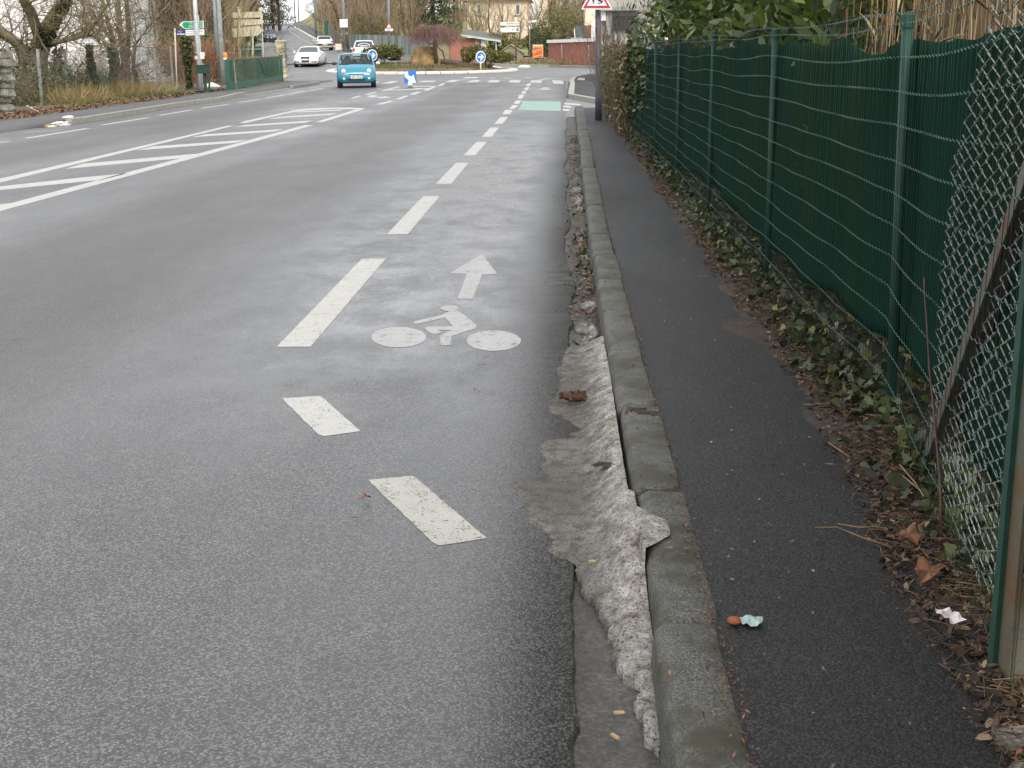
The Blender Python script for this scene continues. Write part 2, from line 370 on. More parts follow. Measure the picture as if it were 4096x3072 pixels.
M_whitekerb = mat('white_kerb', (.72, .69, .62), .6, .25, 3, .2, 40)
M_soil = mat('soil', (.035, .024, .015), .9, .5, 12, .8, 60)
M_verge = mat('verge_ground', (.13, .10, .05), .95, .6, 1.3, .6, 30, col2=(.05, .045, .02))
M_grass = mat('grass', (.20, .22, .065), .9, .5, .35, .6, 25, col2=(.19, .15, .07))
M_hill = mat('hillside_ground', (.20, .155, .09), .95, .5, .25, .5, 6, col2=(.085, .075, .04))
M_redgravel = mat('red_paving', (.25, .10, .075), .85, .4, 5, .4, 50)

# ================================================================== the ground
def sheet(name, rows, zfun, material, kind='structure', smooth=True):
    """rows: [(y, [x...])] with equal counts"""
    V = []; k = len(rows[0][1])
    for y, xs in rows: V += [(x, y, zfun(x, y)) for x in xs]
    Fc = [(i * k + j, i * k + j + 1, (i + 1) * k + j + 1, (i + 1) * k + j) for i in range(len(rows) - 1) for j in range(k - 1)]
    o = link(name, np_mesh(name, V, Fc, smooth=smooth), material)
    if kind: o['kind'] = kind
    return o
xs = [-400, -250, -160, -110] + list(np.arange(-90, 41, 2.5)) + [60, 90, 140, 250, 400]
ys = [-40, -20, 0, 10, 20, 30, 40, 50, 60] + list(np.arange(66, 300, 4)) + [320, 360, 400, 500, 700]
def gsheet(x, y):
    z = gz(x, y) - .12 if y < 92 else gz(x, y) - .06
    return z - .06 if abs(x) < 20 and y < 60 else z
ground = sheet('ground', [(y, xs) for y in ys], gsheet, M_hill)
tag(ground, 'brown winter hillside and rough ground behind the road')

rng = np.random.default_rng(7)
yr = list(np.arange(-6, 1, .5)) + list(np.arange(1, 9, .03)) + list(np.arange(9, 24, .12)) + list(np.arange(24, 64, 1.0))
_w = np.cumsum(rng.normal(size=len(yr)) * .006)
edge = []
k = 0.
for i, y in enumerate(yr):
    k = .86 * k + rng.normal() * .0042
    edge.append(.045 + k * 1.0 + .02 * math.sin(y * 1.7) + (.06 * (y - 12) / 20 if y > 12 else 0))
V, Fc = [], []
RC = [-12.6, -10.5, -8, -6, -4.5, -3, -2, -1, -.3]
for y, e in zip(yr, edge):
    z = gz(0, y); V += [(x, y, z) for x in RC] + [(e, y, z), (e + .006, y, z - .012), (e + .012, y, z - .06)]
kk = len(RC) + 3
Fc = [(i * kk + j, i * kk + j + 1, (i + 1) * kk + j + 1, (i + 1) * kk + j) for i in range(len(yr) - 1) for j in range(kk - 1)]
road = link('road', np_mesh('road', V, Fc), M_road); tag(road, 'damp grey asphalt road with white markings and a cycle lane', kind='structure')
junction = sheet('roundabout_road', [(y, [-60, -45, -32, -24, -18, -12, -8, -4, 0, 4, 9, 16]) for y in list(np.arange(63, 76, 2)) + list(np.arange(75.5, 116, 2))],
                 lambda x, y: gz(x, y) - (.03 if y > 92 else 0.), M_round)
tag(junction, 'grey asphalt of the small roundabout')
# hill road beyond the roundabout
V, Fc = [], []; hy = list(np.arange(96, 262, 4)); HX = [-10.5, -8, -5, -2.5, 0]
for y in hy: V += [(kerb_hill(y) + d, y, gz(kerb_hill(y) + d, y) + .03) for d in HX]
n5 = len(HX)
Fc = [(i * n5 + j, i * n5 + j + 1, (i + 1) * n5 + j + 1, (i + 1) * n5 + j) for i in range(len(hy) - 1) for j in range(n5 - 1)]
hillroad = link('hill_road', np_mesh('hill_road', V, Fc), M_round); tag(hillroad, 'grey road climbing straight up to the hilltop', kind='structure')
def hill_strip(name, d0, d1, y0, y1, h, material, parent=None, step=4., thick=.12):
    yy = np.linspace(y0, y1, max(2, int((y1 - y0) / step) + 1)); V = []
    for y in yy:
        for d, zz in ((d0, h - thick), (d0, h), (d1, h), (d1, h - thick)): V.append((kerb_hill(y) + d, y, gz(kerb_hill(y) + d, y) + .03 + zz))
    Fc = [(i * 4 + j, i * 4 + j + 1, (i + 1) * 4 + j + 1, (i + 1) * 4 + j) for i in range(len(yy) - 1) for j in range(3)]
    return link(name, np_mesh(name, V, Fc), material, parent)
hp = tag(hill_strip('hill_pavement', .25, 2.6, 100, 258, .10, M_walk_left), kind='structure')
hk = tag(hill_strip('hill_kerb', 0., .25, 100, 230, .125, M_whitekerb), kind='structure')
hill_strip('hill_kerb_far', .0, .25, 234, 258, .125, M_whitekerb, hk)
for a, b_ in [(100, 130), (132, 146), (147.5, 150.5), (152, 155), (156.5, 159.5), (163, 196), (197.5, 200), (202, 205), (208, 246)]:
    hill_strip('centre_line', -5.15, -4.95, a, b_, .006, M_paint, hillroad, thick=.004)
for y in np.arange(134, 225, 4.33): hill_strip('cycle_lane_dash', -1.75, -1.55, y, y + 3, .006, M_paint, hillroad, thick=.004)
hill_strip('cycle_lane_line', -1.75, -1.55, 226, 248, .006, M_paint, hillroad, thick=.004)
for y in np.arange(120, 205, 6.): hill_strip('edge_dash', -9.3, -9.1, y, y + 3, .006, M_paint, hillroad, thick=.004)
grassbank = sheet('grass_bank', [(y, [kerb_hill(y) + d for d in (2.6, 4, 6, 8, 10, 12, 14, 17)]) for y in np.arange(118, 320, 4)], lambda x, y: gz(x, y) + .05, M_grass)
tag(grassbank, 'short mown grass bank beside the hill road')

# ---- right footway, verge soil, gutter, kerb
def kx(y): return .208 + (.0 if y < 11 else (y - 11) * .0050)            # kerb face
def kb(y): return kx(y) + .165 + (.0 if y < 11 else (y - 11) * .003)     # kerb back
yw = list(np.arange(-6, 33.4, .4))
walk = sheet('footway', [(y, [kb(y) - .004, .6, .8, .95, 1.05]) for y in yw], lambda x, y: gz(0, y) + .108 + .006 * math.sin(y * 1.3 + x * 3) * (x > .5), M_walk)
tag(walk, 'narrow dark asphalt footway between kerb and green fence')
gut = sheet('gutter', [(y, [-.06, .06, kx(y) + .02]) for y in list(np.arange(-6, 34, .5))], lambda x, y: gz(0, y) - (.022 if y < 10 else .010) - .006 * (x > 0) , M_gutter)
tag(gut, 'wet concrete gutter channel along the kerb')
rs = np.random.default_rng(3)
def soilz(x, y):
    t = min(1, max(0, (x - .86) / .26)); return gz(0, y) + .085 + .05 * t + .02 * math.sin(y * 3.1) * math.sin(x * 9 + y) + .018 * math.sin(y * 11.3 + x * 17) * t
sx_ = list(np.arange(.82, 1.7, .06)) + [2, 3, 5, 8]
soil = sheet('verge_soil', [(y, sx_) for y in np.arange(-6, 31.5, .08)], soilz, M_soil); tag(soil, 'dark soil strip under the green fence')
# one kerb stone, shared by all
prof = [(.0, -.07), (.012, .085), (.020, .105), (.036, .118), (.055, .120), (.158, .118), (.165, .112), (.165, -.07)]
def stone_mesh(name, length, jag=0.):
    V = []; r = np.random.default_rng(5)
    yy = [0.006, .016, .04] + list(np.linspace(.12, length - .12, 7)) + [length - .04, length - .016, length - .006]
    for i, y in enumerate(yy):
        e = min(y, length - y); sh = .013 if e < .010 else (.004 if e < .02 else 0)
        V += [(x + (sh if j < 4 else 0) + r.normal() * .0012, y, z - (sh if 1 < j < 7 else 0) + r.normal() * .0008) for j, (x, z) in enumerate(prof)]
    k = len(prof); Fc = [(i * k + j, i * k + j + 1, (i + 1) * k + j + 1, (i + 1) * k + j) for i in range(len(yy) - 1) for j in range(k - 1)]
    me = bpy.data.meshes.new(name); me.from_pydata(V, [], Fc + [tuple(range(k)), tuple(range((len(yy) - 1) * k, len(yy) * k))[::-1]]); me.validate()
    for p in me.polygons: p.use_smooth = len(p.vertices) == 4
    return me
SM = stone_mesh('kerb_stone', 1.0); SM.materials.append(M_kerb)
kerb = thing('kerb', None, None); tag(kerb, 'weathered concrete kerb along the cycle lane', kind='structure')
for i in range(-7, 30):
    y0 = 3.98 + i; o = link('kerb_stone', SM, None, kerb)
    dx = rs.normal() * .004 + (.012 if i == -1 else 0) ; dz = rs.normal() * .003 - (.006 if i < 0 else 0)
    o.location = (kx(y0) + dx, y0, gz(0, y0) + dz); o.rotation_euler = (math.atan(gz(0, y0 + 1) - gz(0, y0)), 0, -math.atan(kx(y0 + 1) - kx(y0)) + rs.normal() * .004)
    o.scale = (1 + (kb(y0) - kx(y0) - .165) / .165, 1, 1)
side = sheet('side_road', [(y, [-.02, 1, 3, 6, 12]) for y in np.arange(31.0, 66, 1)], lambda x, y: gz(x, y) - .006, M_round); tag(side, 'asphalt of the side entrance past the fence end')
# far footway islands past the dropped kerb
def raised(name, pix, h, top, side, parent=None, kind=None):
    base = [G(*p) for p in pix]; mb = MB(); n = len(base)
    mb.add([(p.x, p.y, gz(p.x, p.y) + h) for p in base] + [(p.x, p.y, gz(p.x, p.y) - .05) for p in base], [tuple(range(n))] + [(i, (i + 1) % n, n + (i + 1) % n, n + i) for i in range(n)])
    o = mb.build(name, top, parent)
    if kind: o['kind'] = kind
    return o
fw2 = raised('far_footway', [(2284, 391), (2290, 345), (2288, 329), (2302, 316), (2345, 306), (2440, 300), (2440, 415), (2395, 412)], .10, M_walk, None, kind='structure')
tag(fw2, 'asphalt footway corner at the roundabout')
def strip(p0, p1, w_, h0, h1, name, material, parent=None, n=1):
    """a flat or raised strip between two ground points"""
    a, b_ = Vector(p0), Vector(p1); d = (b_ - a); d.z = 0; r = Vector((d.y, -d.x, 0)).normalized() * w_ / 2; mb = MB(); V = []
    nn = max(1, int(d.length / 3)) if n == 1 else n
    for i in range(nn + 1):
        q = a + (b_ - a) * i / nn
        for s_, h in ((-1, h0), (-1, h1), (1, h1), (1, h0)):
            p = q + r * s_; V.append((p.x, p.y, gz(p.x, p.y) + h))
    fs = [(i * 4 + j, i * 4 + j + 1, (i + 1) * 4 + j + 1, (i + 1) * 4 + j) for i in range(nn) for j in range(3)] + [(0, 1, 2, 3), tuple(nn * 4 + j for j in (3, 2, 1, 0))]
    return mb.add(V, fs).build(name, material, parent)
fk = thing('far_kerb', None, None); tag(fk, 'pale kerb around the footway corner', kind='structure')
ring = [(2395, 413), (2284, 392), (2290, 345), (2288, 329), (2302, 316), (2345, 306), (2440, 300)]
for p, q in zip(ring[:-1], ring[1:]): strip(G(*p), G(*q), .2, -.05, .13, 'kerb_stone', M_kerb_left, fk)
strip(G(2272, 391), G(2277, 329), .12, -.02, .012, 'gutter_strip', M_gutter, fk)

# ---- left footway, kerb, verge
lk = [G(*p) for p in [(-160, 556), (60, 527), (135, 515), (200, 509), (310, 496), (506, 464), (700, 431), (899, 402), (964, 385), (1065, 372), (1160, 356), (1235, 345)]]
def lx(y):
    return float(np.interp(y, [p.y for p in lk], [p.x for p in lk]))
lfoot = sheet('left_footway', [(y, [lx(y) - 1.75, lx(y) - .9, lx(y) - .14, lx(y) - .13]) for y in np.arange(16, 64.2, 1)], lambda x, y: gz(x, y) - .05 if (x > lx(y) - .135 or y > 63.5) else gz(x, y) + ((.028 if (48 < y < 57 and x > lx(y) - .5) else .115) if y > 29.6 else max(.012, .115 - (29.6 - y) * .07)), M_walk_left)
tag(lfoot, 'grey asphalt footway along the far side of the road')
lkerb = thing('left_kerb', None, None); tag(lkerb, 'low concrete kerb on the far side of the road', kind='structure')
M_kerb_yellow = mat('yellow_worn_kerb', (.34, .24, .07), .8, .4, 9)
for y in np.arange(29.0, 63, 1.0):
    if 48.2 < y < 56.5: h = .03
    elif y < 29.9: h = .06
    else: h = .13
    a, b_ = Vector((lx(y) - .075, y + .01, 0)), Vector((lx(y + 1) - .075, y + .99, 0))
    strip(a, b_, .15, -.05, h, 'kerb_stone', M_kerb_yellow if y < 29.5 else M_kerb_left, lkerb, n=2)
verge = sheet('left_verge', [(y, [-60, -40, -28, -22, -18, -16, lx(y) - 2.6, lx(y) - 1.7]) for y in np.arange(10, 66, 1)], lambda x, y: gz(x, y) + .09 + .05 * math.sin(x * 2.1 + y) + (.05 if x < lx(y) - 2 else 0), M_verge)
tag(verge, 'rough leafy verge beside the left footway')
drive = sheet('driveway', [(y, [-19.5, -17, lx(y) - 1.72]) for y in np.arange(47.5, 54, .5)], lambda x, y: gz(x, y) + .19, M_walk_left); tag(drive, 'grey gravel driveway behind the mailbox')
tail = sheet('gate_forecourt', [(y, [-18, -15, lx(min(y, 62)) - .3, lx(min(y, 62)) - .26]) for y in np.arange(61, 70, 1)], lambda x, y: gz(x, y) + (-.08 if (x > lx(min(y, 62)) - .28 or y > 68.5) else (.10 if y < 64 else .05)), M_walk_left); tag(tail, 'asphalt corner by the stone gate pillar')

# ================================================================== road markings (parts of the road)
rj = np.random.default_rng(404)
def frayed(P):
    """split the outline into short steps with a slightly ragged line"""
    if min(p.y for p in P) > 16: return P
    out = []
    for a, b_ in zip(P, P[1:] + P[:1]):
        n = max(1, int((b_ - a).length / .025))
        for i in range(n): q = a.lerp(b_, i / n); out.append(Vector((q.x + rj.normal() * .0011, q.y + rj.normal() * .0018, q.z)))
    return out
def pw(pix, name='marking', material=M_paint, h=.0013, parent=road, conv=None):
    P = frayed([G(*(conv(*p) if conv else p)) for p in pix]); n = len(P); mb = MB()
    return mb.add([(p.x, p.y, gz(p.x, p.y) + h) for p in P], [tuple(range(n))]).build(name, material, parent)
for y in [6.59 + 4.345 * i for i in range(6)]:
    yy = np.linspace(y, min(y + 3.0, y + 3.0), 4); mb = MB(); xo = -1.5 + .0022 * (y - 6)
    P = frayed([Vector((xo, y, gz(0, y))), Vector((xo + .18, y, gz(0, y))), Vector((xo + .18, y + 3, gz(0, y + 3))), Vector((xo, y + 3, gz(0, y + 3)))]); mb.add([(p.x, p.y, gz(0, p.y) + .0013) for p in P], [tuple(range(len(P)))])
    mb.build('lane_dash', M_paint_worn if y > 31 else M_paint, road)
ca = lambda a, b_: (1400 + a * .45208, 260 + b_ * .45208)                 # crop at the junction
for q in [[(1345, 437), (1375, 396), (1442, 399), (1412, 437)], [(1405, 388), (1440, 355), (1490, 357), (1455, 388)], [(1447, 343), (1468, 314), (1518, 315), (1497, 344)], [(1482, 297), (1500, 264), (1542, 264), (1525, 298)], [(1513, 254), (1530, 230), (1565, 230), (1548, 255)], [(1538, 222), (1555, 196), (1588, 196), (1570, 222)], [(1556, 187), (1572, 162), (1603, 162), (1588, 187)]]: pw(q, 'lane_dash', M_paint, conv=ca)
green = pw([(1490, 398), (1530, 318), (1865, 325), (1865, 408)], 'green_patch', M_green_paint, conv=ca)
for q in [[(1895, 335), (2035, 345), (2040, 361), (1900, 350)], [(1890, 357), (1960, 364), (1950, 382), (1885, 374)], [(1880, 387), (1945, 392), (1940, 410), (1885, 405)]]: pw(q, 'white_block', M_paint, conv=ca)
for q in [[(1022, 153), (1085, 133), (1155, 133), (1130, 153)], [(1215, 153), (1240, 133), (1330, 133), (1312, 154)], [(1403, 155), (1420, 132), (1513, 133), (1500, 156)], [(1592, 157), (1605, 134), (1700, 135), (1693, 159)], [(1785, 134), (1880, 138), (1892, 168), (1800, 164)], [(840, 150), (900, 131), (980, 131), (920, 151)], [(268, 166), (370, 142), (432, 143), (365, 163)], [(195, 166), (240, 148), (265, 149), (215, 166)], [(600, 152), (650, 138), (770, 138), (730, 151)]]: pw(q, 'crossing_bar', M_paint, conv=ca)
for q in [[(228, 348), (355, 315), (398, 317), (290, 348)], [(398, 304), (485, 272), (523, 274), (440, 305)], [(523, 262), (590, 236), (636, 237), (570, 263)], [(640, 227), (735, 189), (770, 190), (690, 227)], [(768, 186), (815, 163), (850, 163), (805, 186)], [(270, 230), (420, 190), (448, 192), (310, 231)], [(125, 263), (215, 238), (248, 239), (165, 263)], [(0, 297), (70, 272), (104, 274), (20, 298)], [(148, 285), (175, 268), (258, 261), (205, 277), (290, 283), (305, 276), (368, 289), (262, 294), (255, 287)],
          [(560, 209), (570, 203), (700, 207), (690, 214)], [(340, 226), (355, 219), (640, 209), (630, 216)], [(540, 192), (550, 186), (740, 187), (735, 193)]]: pw(q, 'lane_dash', M_paint, conv=ca)
pw([(1655, 217), (1700, 209), (1705, 198), (1760, 198), (1760, 211), (1812, 221), (1760, 218), (1730, 222)], 'cycle_symbol_far', M_paint_worn, conv=ca)
pw([(2010, 152), (2020, 133), (2078, 134), (2075, 156)], 'paving_patch', M_kerb_left, h=.106, parent=fw2, conv=ca)
pw([(1650, 136), (1690, 124), (1760, 117), (1880, 117), (1800, 122), (1720, 130), (1690, 138)], 'give_way_line', M_paint_worn, conv=ca)
pw([(900, 142), (960, 133), (1030, 126), (1060, 127), (990, 135), (930, 144)], 'give_way_line', M_paint_worn, conv=ca)
for q in [[(1220, 118), (1240, 115), (1290, 115), (1280, 119)], [(1350, 119), (1370, 115), (1430, 116), (1420, 120)], [(1535, 116), (1560, 112), (1610, 112), (1600, 117)]]: pw(q, 'give_way_dash', M_paint, h=.005, conv=ca)
# two slanted blocks where the cycle lane begins, cyclist and arrow
ce = lambda a, b_: (1100 + a * .42194, 1550 + b_ * .42194)
pw([(62, 103), (430, 80), (812, 416), (465, 463), (410, 447)], 'lane_block', M_paint, conv=ce)
pw([(880, 878), (1310, 840), (1350, 870), (1700, 1170), (2010, 1432), (1560, 1503), (1510, 1485)], 'lane_block', M_paint_worn, conv=ce)
cs = lambda a, b_: (1400 + a * .36166, 960 + b_ * .36166)
pw([(1460, 155), (1630, 378), (1460, 385), (1432, 470), (1392, 560), (1357, 655), (1185, 650), (1232, 540), (1290, 375), (1100, 370)], 'arrow_marking', M_paint_grey, conv=cs)
el = lambda cx, cy, rx, ry: [(cx + rx * math.cos(a), cy - ry * math.sin(a)) for a in np.linspace(0, 2 * math.pi, 33)[:-1]]
pw(el(540, 1077, 303, 113), 'cyclist_wheel', M_paint_grey, conv=cs); pw(el(1590, 1115, 300, 113), 'cyclist_wheel', M_paint_grey, conv=cs); pw(el(1100, 757, 100, 32), 'cyclist_head', M_paint_grey, h=.002, conv=cs)
pw([(1105, 785), (1175, 776), (1290, 850), (1380, 925), (1405, 955), (1370, 985), (1230, 1030), (1125, 1065), (1108, 1165), (1010, 1170), (998, 1140), (1005, 1060), (1085, 1010), (1130, 1000), (975, 995), (1005, 1028), (930, 1045), (885, 1030), (820, 975), (850, 960), (1140, 955), (1050, 862), (740, 930), (690, 920), (720, 897), (1020, 830)], 'cyclist_body', M_paint_grey, conv=cs)
# hatched island and left lines
ch = lambda a, b_: (a * .67812, 380 + b_ * .67812)
for nm, q in [('hatch_line', [(-900, 735), (-900, 703), (1340, 182), (1385, 180)]), ('hatch_line', [(1412, 165), (1440, 155), (1700, 98), (1770, 84), (1900, 76), (2060, 74), (2155, 79), (2130, 86), (1980, 82), (1800, 92), (1700, 107), (1450, 165)]),
              ('solid_line', [(-900, 932), (-900, 894), (1800, 177), (1852, 178), (1800, 192)]), ('solid_line', [(1858, 160), (2100, 86), (2155, 80), (2110, 96), (1905, 160)])]: pw(q, nm, M_paint, conv=ch)
for q in [[(-300, 592), (-150, 556), (500, 485), (752, 462), (600, 500)], [(380, 437), (490, 405), (1170, 346), (1085, 372)], [(805, 327), (905, 303), (1462, 264), (1390, 282)], [(1128, 250), (1215, 232), (1680, 201), (1615, 216)], [(1375, 190), (1450, 177), (1850, 150), (1800, 164)], [(1575, 142), (1640, 130), (1990, 107), (1945, 118)], [(1730, 104), (1790, 96), (2040, 84), (2000, 93)], [(-700, 725), (-600, 705), (70, 637), (-20, 660)]]: pw(q, 'hatch_stripe', M_paint, conv=ch)
for a, b_ in [((-60, 575), (36, 566)), ((108, 553), (352, 514)), ((412, 500), (592, 471)), ((636, 462), (767, 440)), ((806, 433), (914, 418)), ((954, 410), (1038, 398)), ((1064, 393), (1139, 380)), ((1157, 376), (1219, 366)), ((1242, 362), (1293, 353))]: strip(G(*a), G(*b_), .13, .0, .004, 'edge_dash', M_paint, road, n=3)
strip(G(92, 530), G(250, 520), .1, .0, .003, 'edge_dash', M_paint_worn, road)
for a, b_ in [((1236, 352), (1330, 345))]: strip(G(*a), G(*b_), .18, .0, .006, 'edge_line', M_paint_worn, junction)

# ================================================================== roundabout island
IC = Vector((-9.0, 86.0, 0)); IR = 6.2
isl = thing('roundabout_island', None, None); tag(isl, 'round planted island edged with white kerb', kind='structure')
for k in range(44):
    a0, a1 = 2 * math.pi * k / 44, 2 * math.pi * (k + .93) / 44; mb = MB(); V = []
    for r, h in ((IR, -.1), (IR, .09), (IR - .08, .12), (IR - .5, .14), (IR - .5, -.1)):
        for a in (a0, a1):
            x, y = IC.x + r * math.cos(a), IC.y + r * math.sin(a); V.append((x, y, gz(x, y) + h))
    mb.add(V, [(2 * i, 2 * i + 1, 2 * i + 3, 2 * i + 2) for i in range(4)] + [(0, 2, 4, 6, 8), (1, 3, 5, 7, 9)]).build('kerb_stone', M_whitekerb, isl)
def disc(name, r0, r1, h0, h1, material, parent):
    mb = MB(); n = 40; V = []
    for r, h in ((r0, h0), (r1, h1), ((r1) * .5, h1 + .12)):
        for k in range(n):
            a = 2 * math.pi * k / n; x, y = IC.x + r * math.cos(a), IC.y + r * math.sin(a); V.append((x, y, gz(x, y) + h))
    fs = [(i * n + k, i * n + (k + 1) % n, (i + 1) * n + (k + 1) % n, (i + 1) * n + k) for i in range(2) for k in range(n)] + [tuple(2 * n + k for k in range(n))]
    return mb.add(V, fs).build(name, material, parent)
disc('red_apron', IR - .5, IR - 1.3, .12, .15, M_redgravel, isl)
disc('planting_bed', IR - 1.2, IR - 1.6, .12, .26, M_verge, isl)
# ================================================================== green wire fence on the right
M_post = mat('green_post_paint', (.010, .052, .034), .6, .35, 14, .1, 80)
M_wire = mat('green_wire', (.055, .12, .095), .45, .3, 30)
M_vwire = mat('dark_green_wire', (.013, .046, .034), .5, .3, 30)
def netting():
    m, t, b = nodes('shade_netting'); v = geoco(t)
    st = noise(t, mapped(t, v, (30, 30, .25)), 1.4, 3); bl = noise(t, mapped(t, v, (1, 1.1, .8)), 1.1, 5, .6)
    rib = N(t, 'ShaderNodeTexWave', Scale=26., Distortion=.6); rib.bands_direction = 'Y'; t.links.new(v, rib.inputs['Vector'])
    wv = N(t, 'ShaderNodeTexWave', Scale=70., Distortion=.4); wv.bands_direction = 'Z'; t.links.new(v, wv.inputs['Vector'])
    c = ramp(t, bl, [(.36, (.0095, .035, .0245)), (.5, (.0105, .033, .021)), (.66, (.0165, .033, .0145))])
    c = mixc(t, 1., c, ramp(t, st, [(.3, .9), (.7, 1.1)]), 'MULTIPLY')
    c = mixc(t, 1., c, ramp(t, rib.outputs['Fac'], [(.2, .94), (.8, 1.03)]), 'MULTIPLY')
    c = mixc(t, 1., c, ramp(t, wv.outputs['Fac'], [(.2, .85), (.8, 1.08)]), 'MULTIPLY')
    t.links.new(c, b.inputs['Base Color']); b.inputs['Roughness'].default_value = 1.; b.inputs['Specular IOR Level'].default_value = .0
    bump(t, b, rib.outputs['Fac'], .12, .003); return m
M_net = netting()
FP = [Vector((.985, 2.60, 0)), Vector((1.22, 4.80, 0)), Vector((1.22, 7.86, 0)), Vector((1.20, 10.95, 0)), Vector((1.20, 14.02, 0)), Vector((1.19, 17.1, 0)), Vector((1.17, 20.2, 0)), Vector((1.13, 23.2, 0))]
_cum = [0.]
for a, b_ in zip(FP[:-1], FP[1:]): _cum.append(_cum[-1] + (b_ - a).length)
def fpos(s, off=0., z=0.):
    """point on the fence line at run s, off metres towards the garden"""
    i = min(len(FP) - 2, max(0, int(np.searchsorted(_cum, s)) - 1)); d = (FP[i + 1] - FP[i]).normalized()
    p = FP[i] + d * (s - _cum[i]); r = Vector((d.y, -d.x, 0)); p = p + r * off; p.z = z; return p
def lean(s, z): return .022 * max(0, z - .2) * math.sin(s * 1.9 + .4) + .012 * math.sin(s * 4.3) * max(0, z - .3)
ZG = .11
fence = thing('wire_fence', 'long green welded wire fence with round posts beside the footway', 'fence', (1.2, 2.6, ZG))
fence_inv = Matrix.Translation(-Vector(fence.location))
def fbuild(mb, name, m, **kw):
    mb.xform(fence_inv); return mb.build(name, m, fence, **kw)
tops = {1: (3600, 58), 2: (3083, 118)}
for i, p in enumerate(FP):
    if i == 0: continue
    top = D(*tops[i], p.y) if i in tops else Vector((p.x + .02 * math.sin(i * 2.3), p.y + .01, 1.63 - (.04 if i > 4 else 0)))
    r = .020; mb = MB(); a = Vector((p.x, p.y, .02)) + Vector((.028, 0, 0)); tp = top + Vector((.028, 0, 0))
    mb.tube([a, a.lerp(tp, .5), tp], r, 14); po = fbuild(mb, 'post', M_post, smooth=True)
    d = (tp - a).normalized(); c = MB(); c.tube([tp - d * .045, tp - d * .002, tp + d * .004], [r + .004, r + .004, r - .004], 14); c.xform(fence_inv); c.build('cap', M_post, po)
WZ = [.05 + .1165 * i for i in range(13)] + [1.485]
L_end = _cum[-1]; rw = np.random.default_rng(11)
for i, z0 in enumerate(WZ):
    S = []; prev = None; ph = rw.random() * 6; s = 0.
    while s < L_end:
        near = s < 6.5; step = .0125 if near else (.05 if s < 13 else .15)
        j = int(np.searchsorted(_cum, s)) - 1; j = max(0, min(j, len(FP) - 2)); u = (s - _cum[j]) / (_cum[j + 1] - _cum[j])
        sag = -.012 * math.sin(math.pi * u) * (1 + .6 * math.sin(i * 1.7 + j)) + (.16 * max(0, 1 - s / 2.3) ** 1.6 * (z0 / 1.5) if s < 2.3 else 0) - (.05 * (1 - s / 2.3) * (1 - z0 / 1.5) if s < 2.3 else 0)
        cr_ = .0028 * (1 if int(s / .025) % 2 else -1) if near else .002 * math.sin(s * 40)
        p = fpos(s, -.006 + lean(s, z0) * .6 + .004 * math.sin(s * 7 + i), ZG + z0 + sag + cr_ + .006 * math.sin(s * 2.2 + ph))
        p = p - fence.location
        if prev is not None: S.append((tuple(prev), tuple(p), .0014, .0014))
        prev = p; s += step
    seg_obj('horizontal_wire', S, M_wire, fence, 4)
S = []; s = .03
while s < L_end:
    tl = rw.normal() * .004; sp = s if s > 2.3 else s
    zt = 1.50 + (.16 * max(0, 1 - s / 2.3) ** 1.6 if s < 2.3 else 0)
    P = [fpos(s + tl * k, -.004 + lean(s, z) * .6, ZG + z) - fence.location for k, z in enumerate((-.03, .35, .75, 1.15, zt))]
    for a, b_ in zip(P[:-1], P[1:]): S.append((tuple(a), tuple(b_), .0012, .0012))
    s += .052
vw = seg_obj('vertical_wires', S, M_vwire, fence, 3); vw['kind'] = 'stuff'
# torn netting tied behind it
V, Fc = [], []; ss = np.arange(-1.6, L_end + .01, .06); zs = np.linspace(0, 1, 26)
for s in ss:
    top = 1.395 + .018 * math.sin(s * 1.1 + 1) + .014 * math.sin(s * 2.9 + .5) + .006 * math.sin(s * 9)
    if 2.6 < s < 3.5: top -= .05 * math.sin((s - 2.6) / .9 * math.pi)
    top += .055 * math.exp(-((s - 3.55) / .4) ** 2) - .02 * math.exp(-((s - 2.6) / .3) ** 2)
    bot = .235 + .05 * math.sin(s * .8 + .6) + .018 * math.sin(s * 4) - (.10 if s > 8 else 0) * min(1, (s - 8) / 5)
    for t in zs:
        z = bot + (top - bot) * t; p = fpos(s, .062 + lean(s, z) * .6 + .012 * math.sin(s * 5.5 + z * 3) + .008 * math.sin(s * 13 - z * 2), ZG + z); V.append(tuple(p))
k = len(zs); Fc = [(i * k + j, (i + 1) * k + j, (i + 1) * k + j + 1, i * k + j + 1) for i in range(len(ss) - 1) for j in range(k - 1)]
net = link('shade_netting', np_mesh('shade_netting', V, Fc, smooth=True), M_net)
tag(net, 'dark green shade netting with a frayed top edge tied behind the wire fence', 'netting')
sm = net.modifiers.new('thick', 'SOLIDIFY'); sm.thickness = .003
# galvanised chain-link remnant
M_galv = mat('galvanised_wire', (.27, .285, .265), .55, .4, 20, metal=.3)
fd = (FP[1] - FP[0]).normalized(); fn = Vector((fd.y, -fd.x, 0)); P0 = FP[0] + fn * .006
def onf(px, py, off=0.):
    q = onplane(px, py, P0 + fn * off, fn); return (q - P0).dot(fd), q.z
edge_px = [(3935, -120), (3925, 0), (3900, 130), (3865, 260), (3830, 400), (3795, 560), (3765, 700), (3755, 850), (3735, 1000), (3722, 1150), (3705, 1400), (3690, 1600), (3672, 1750), (3660, 1900), (3640, 2020), (3700, 2150), (3760, 2300), (3800, 2420), (3830, 2530)]
E_ = np.array([onf(*p) for p in edge_px]); E_ = E_[np.argsort(E_[:, 1])]
P0c = P0 + fn * .030; S = []; PZ = .030; PS = .058; zz = np.arange(.0, 1.95, PZ / 2)
rc = np.random.default_rng(21)
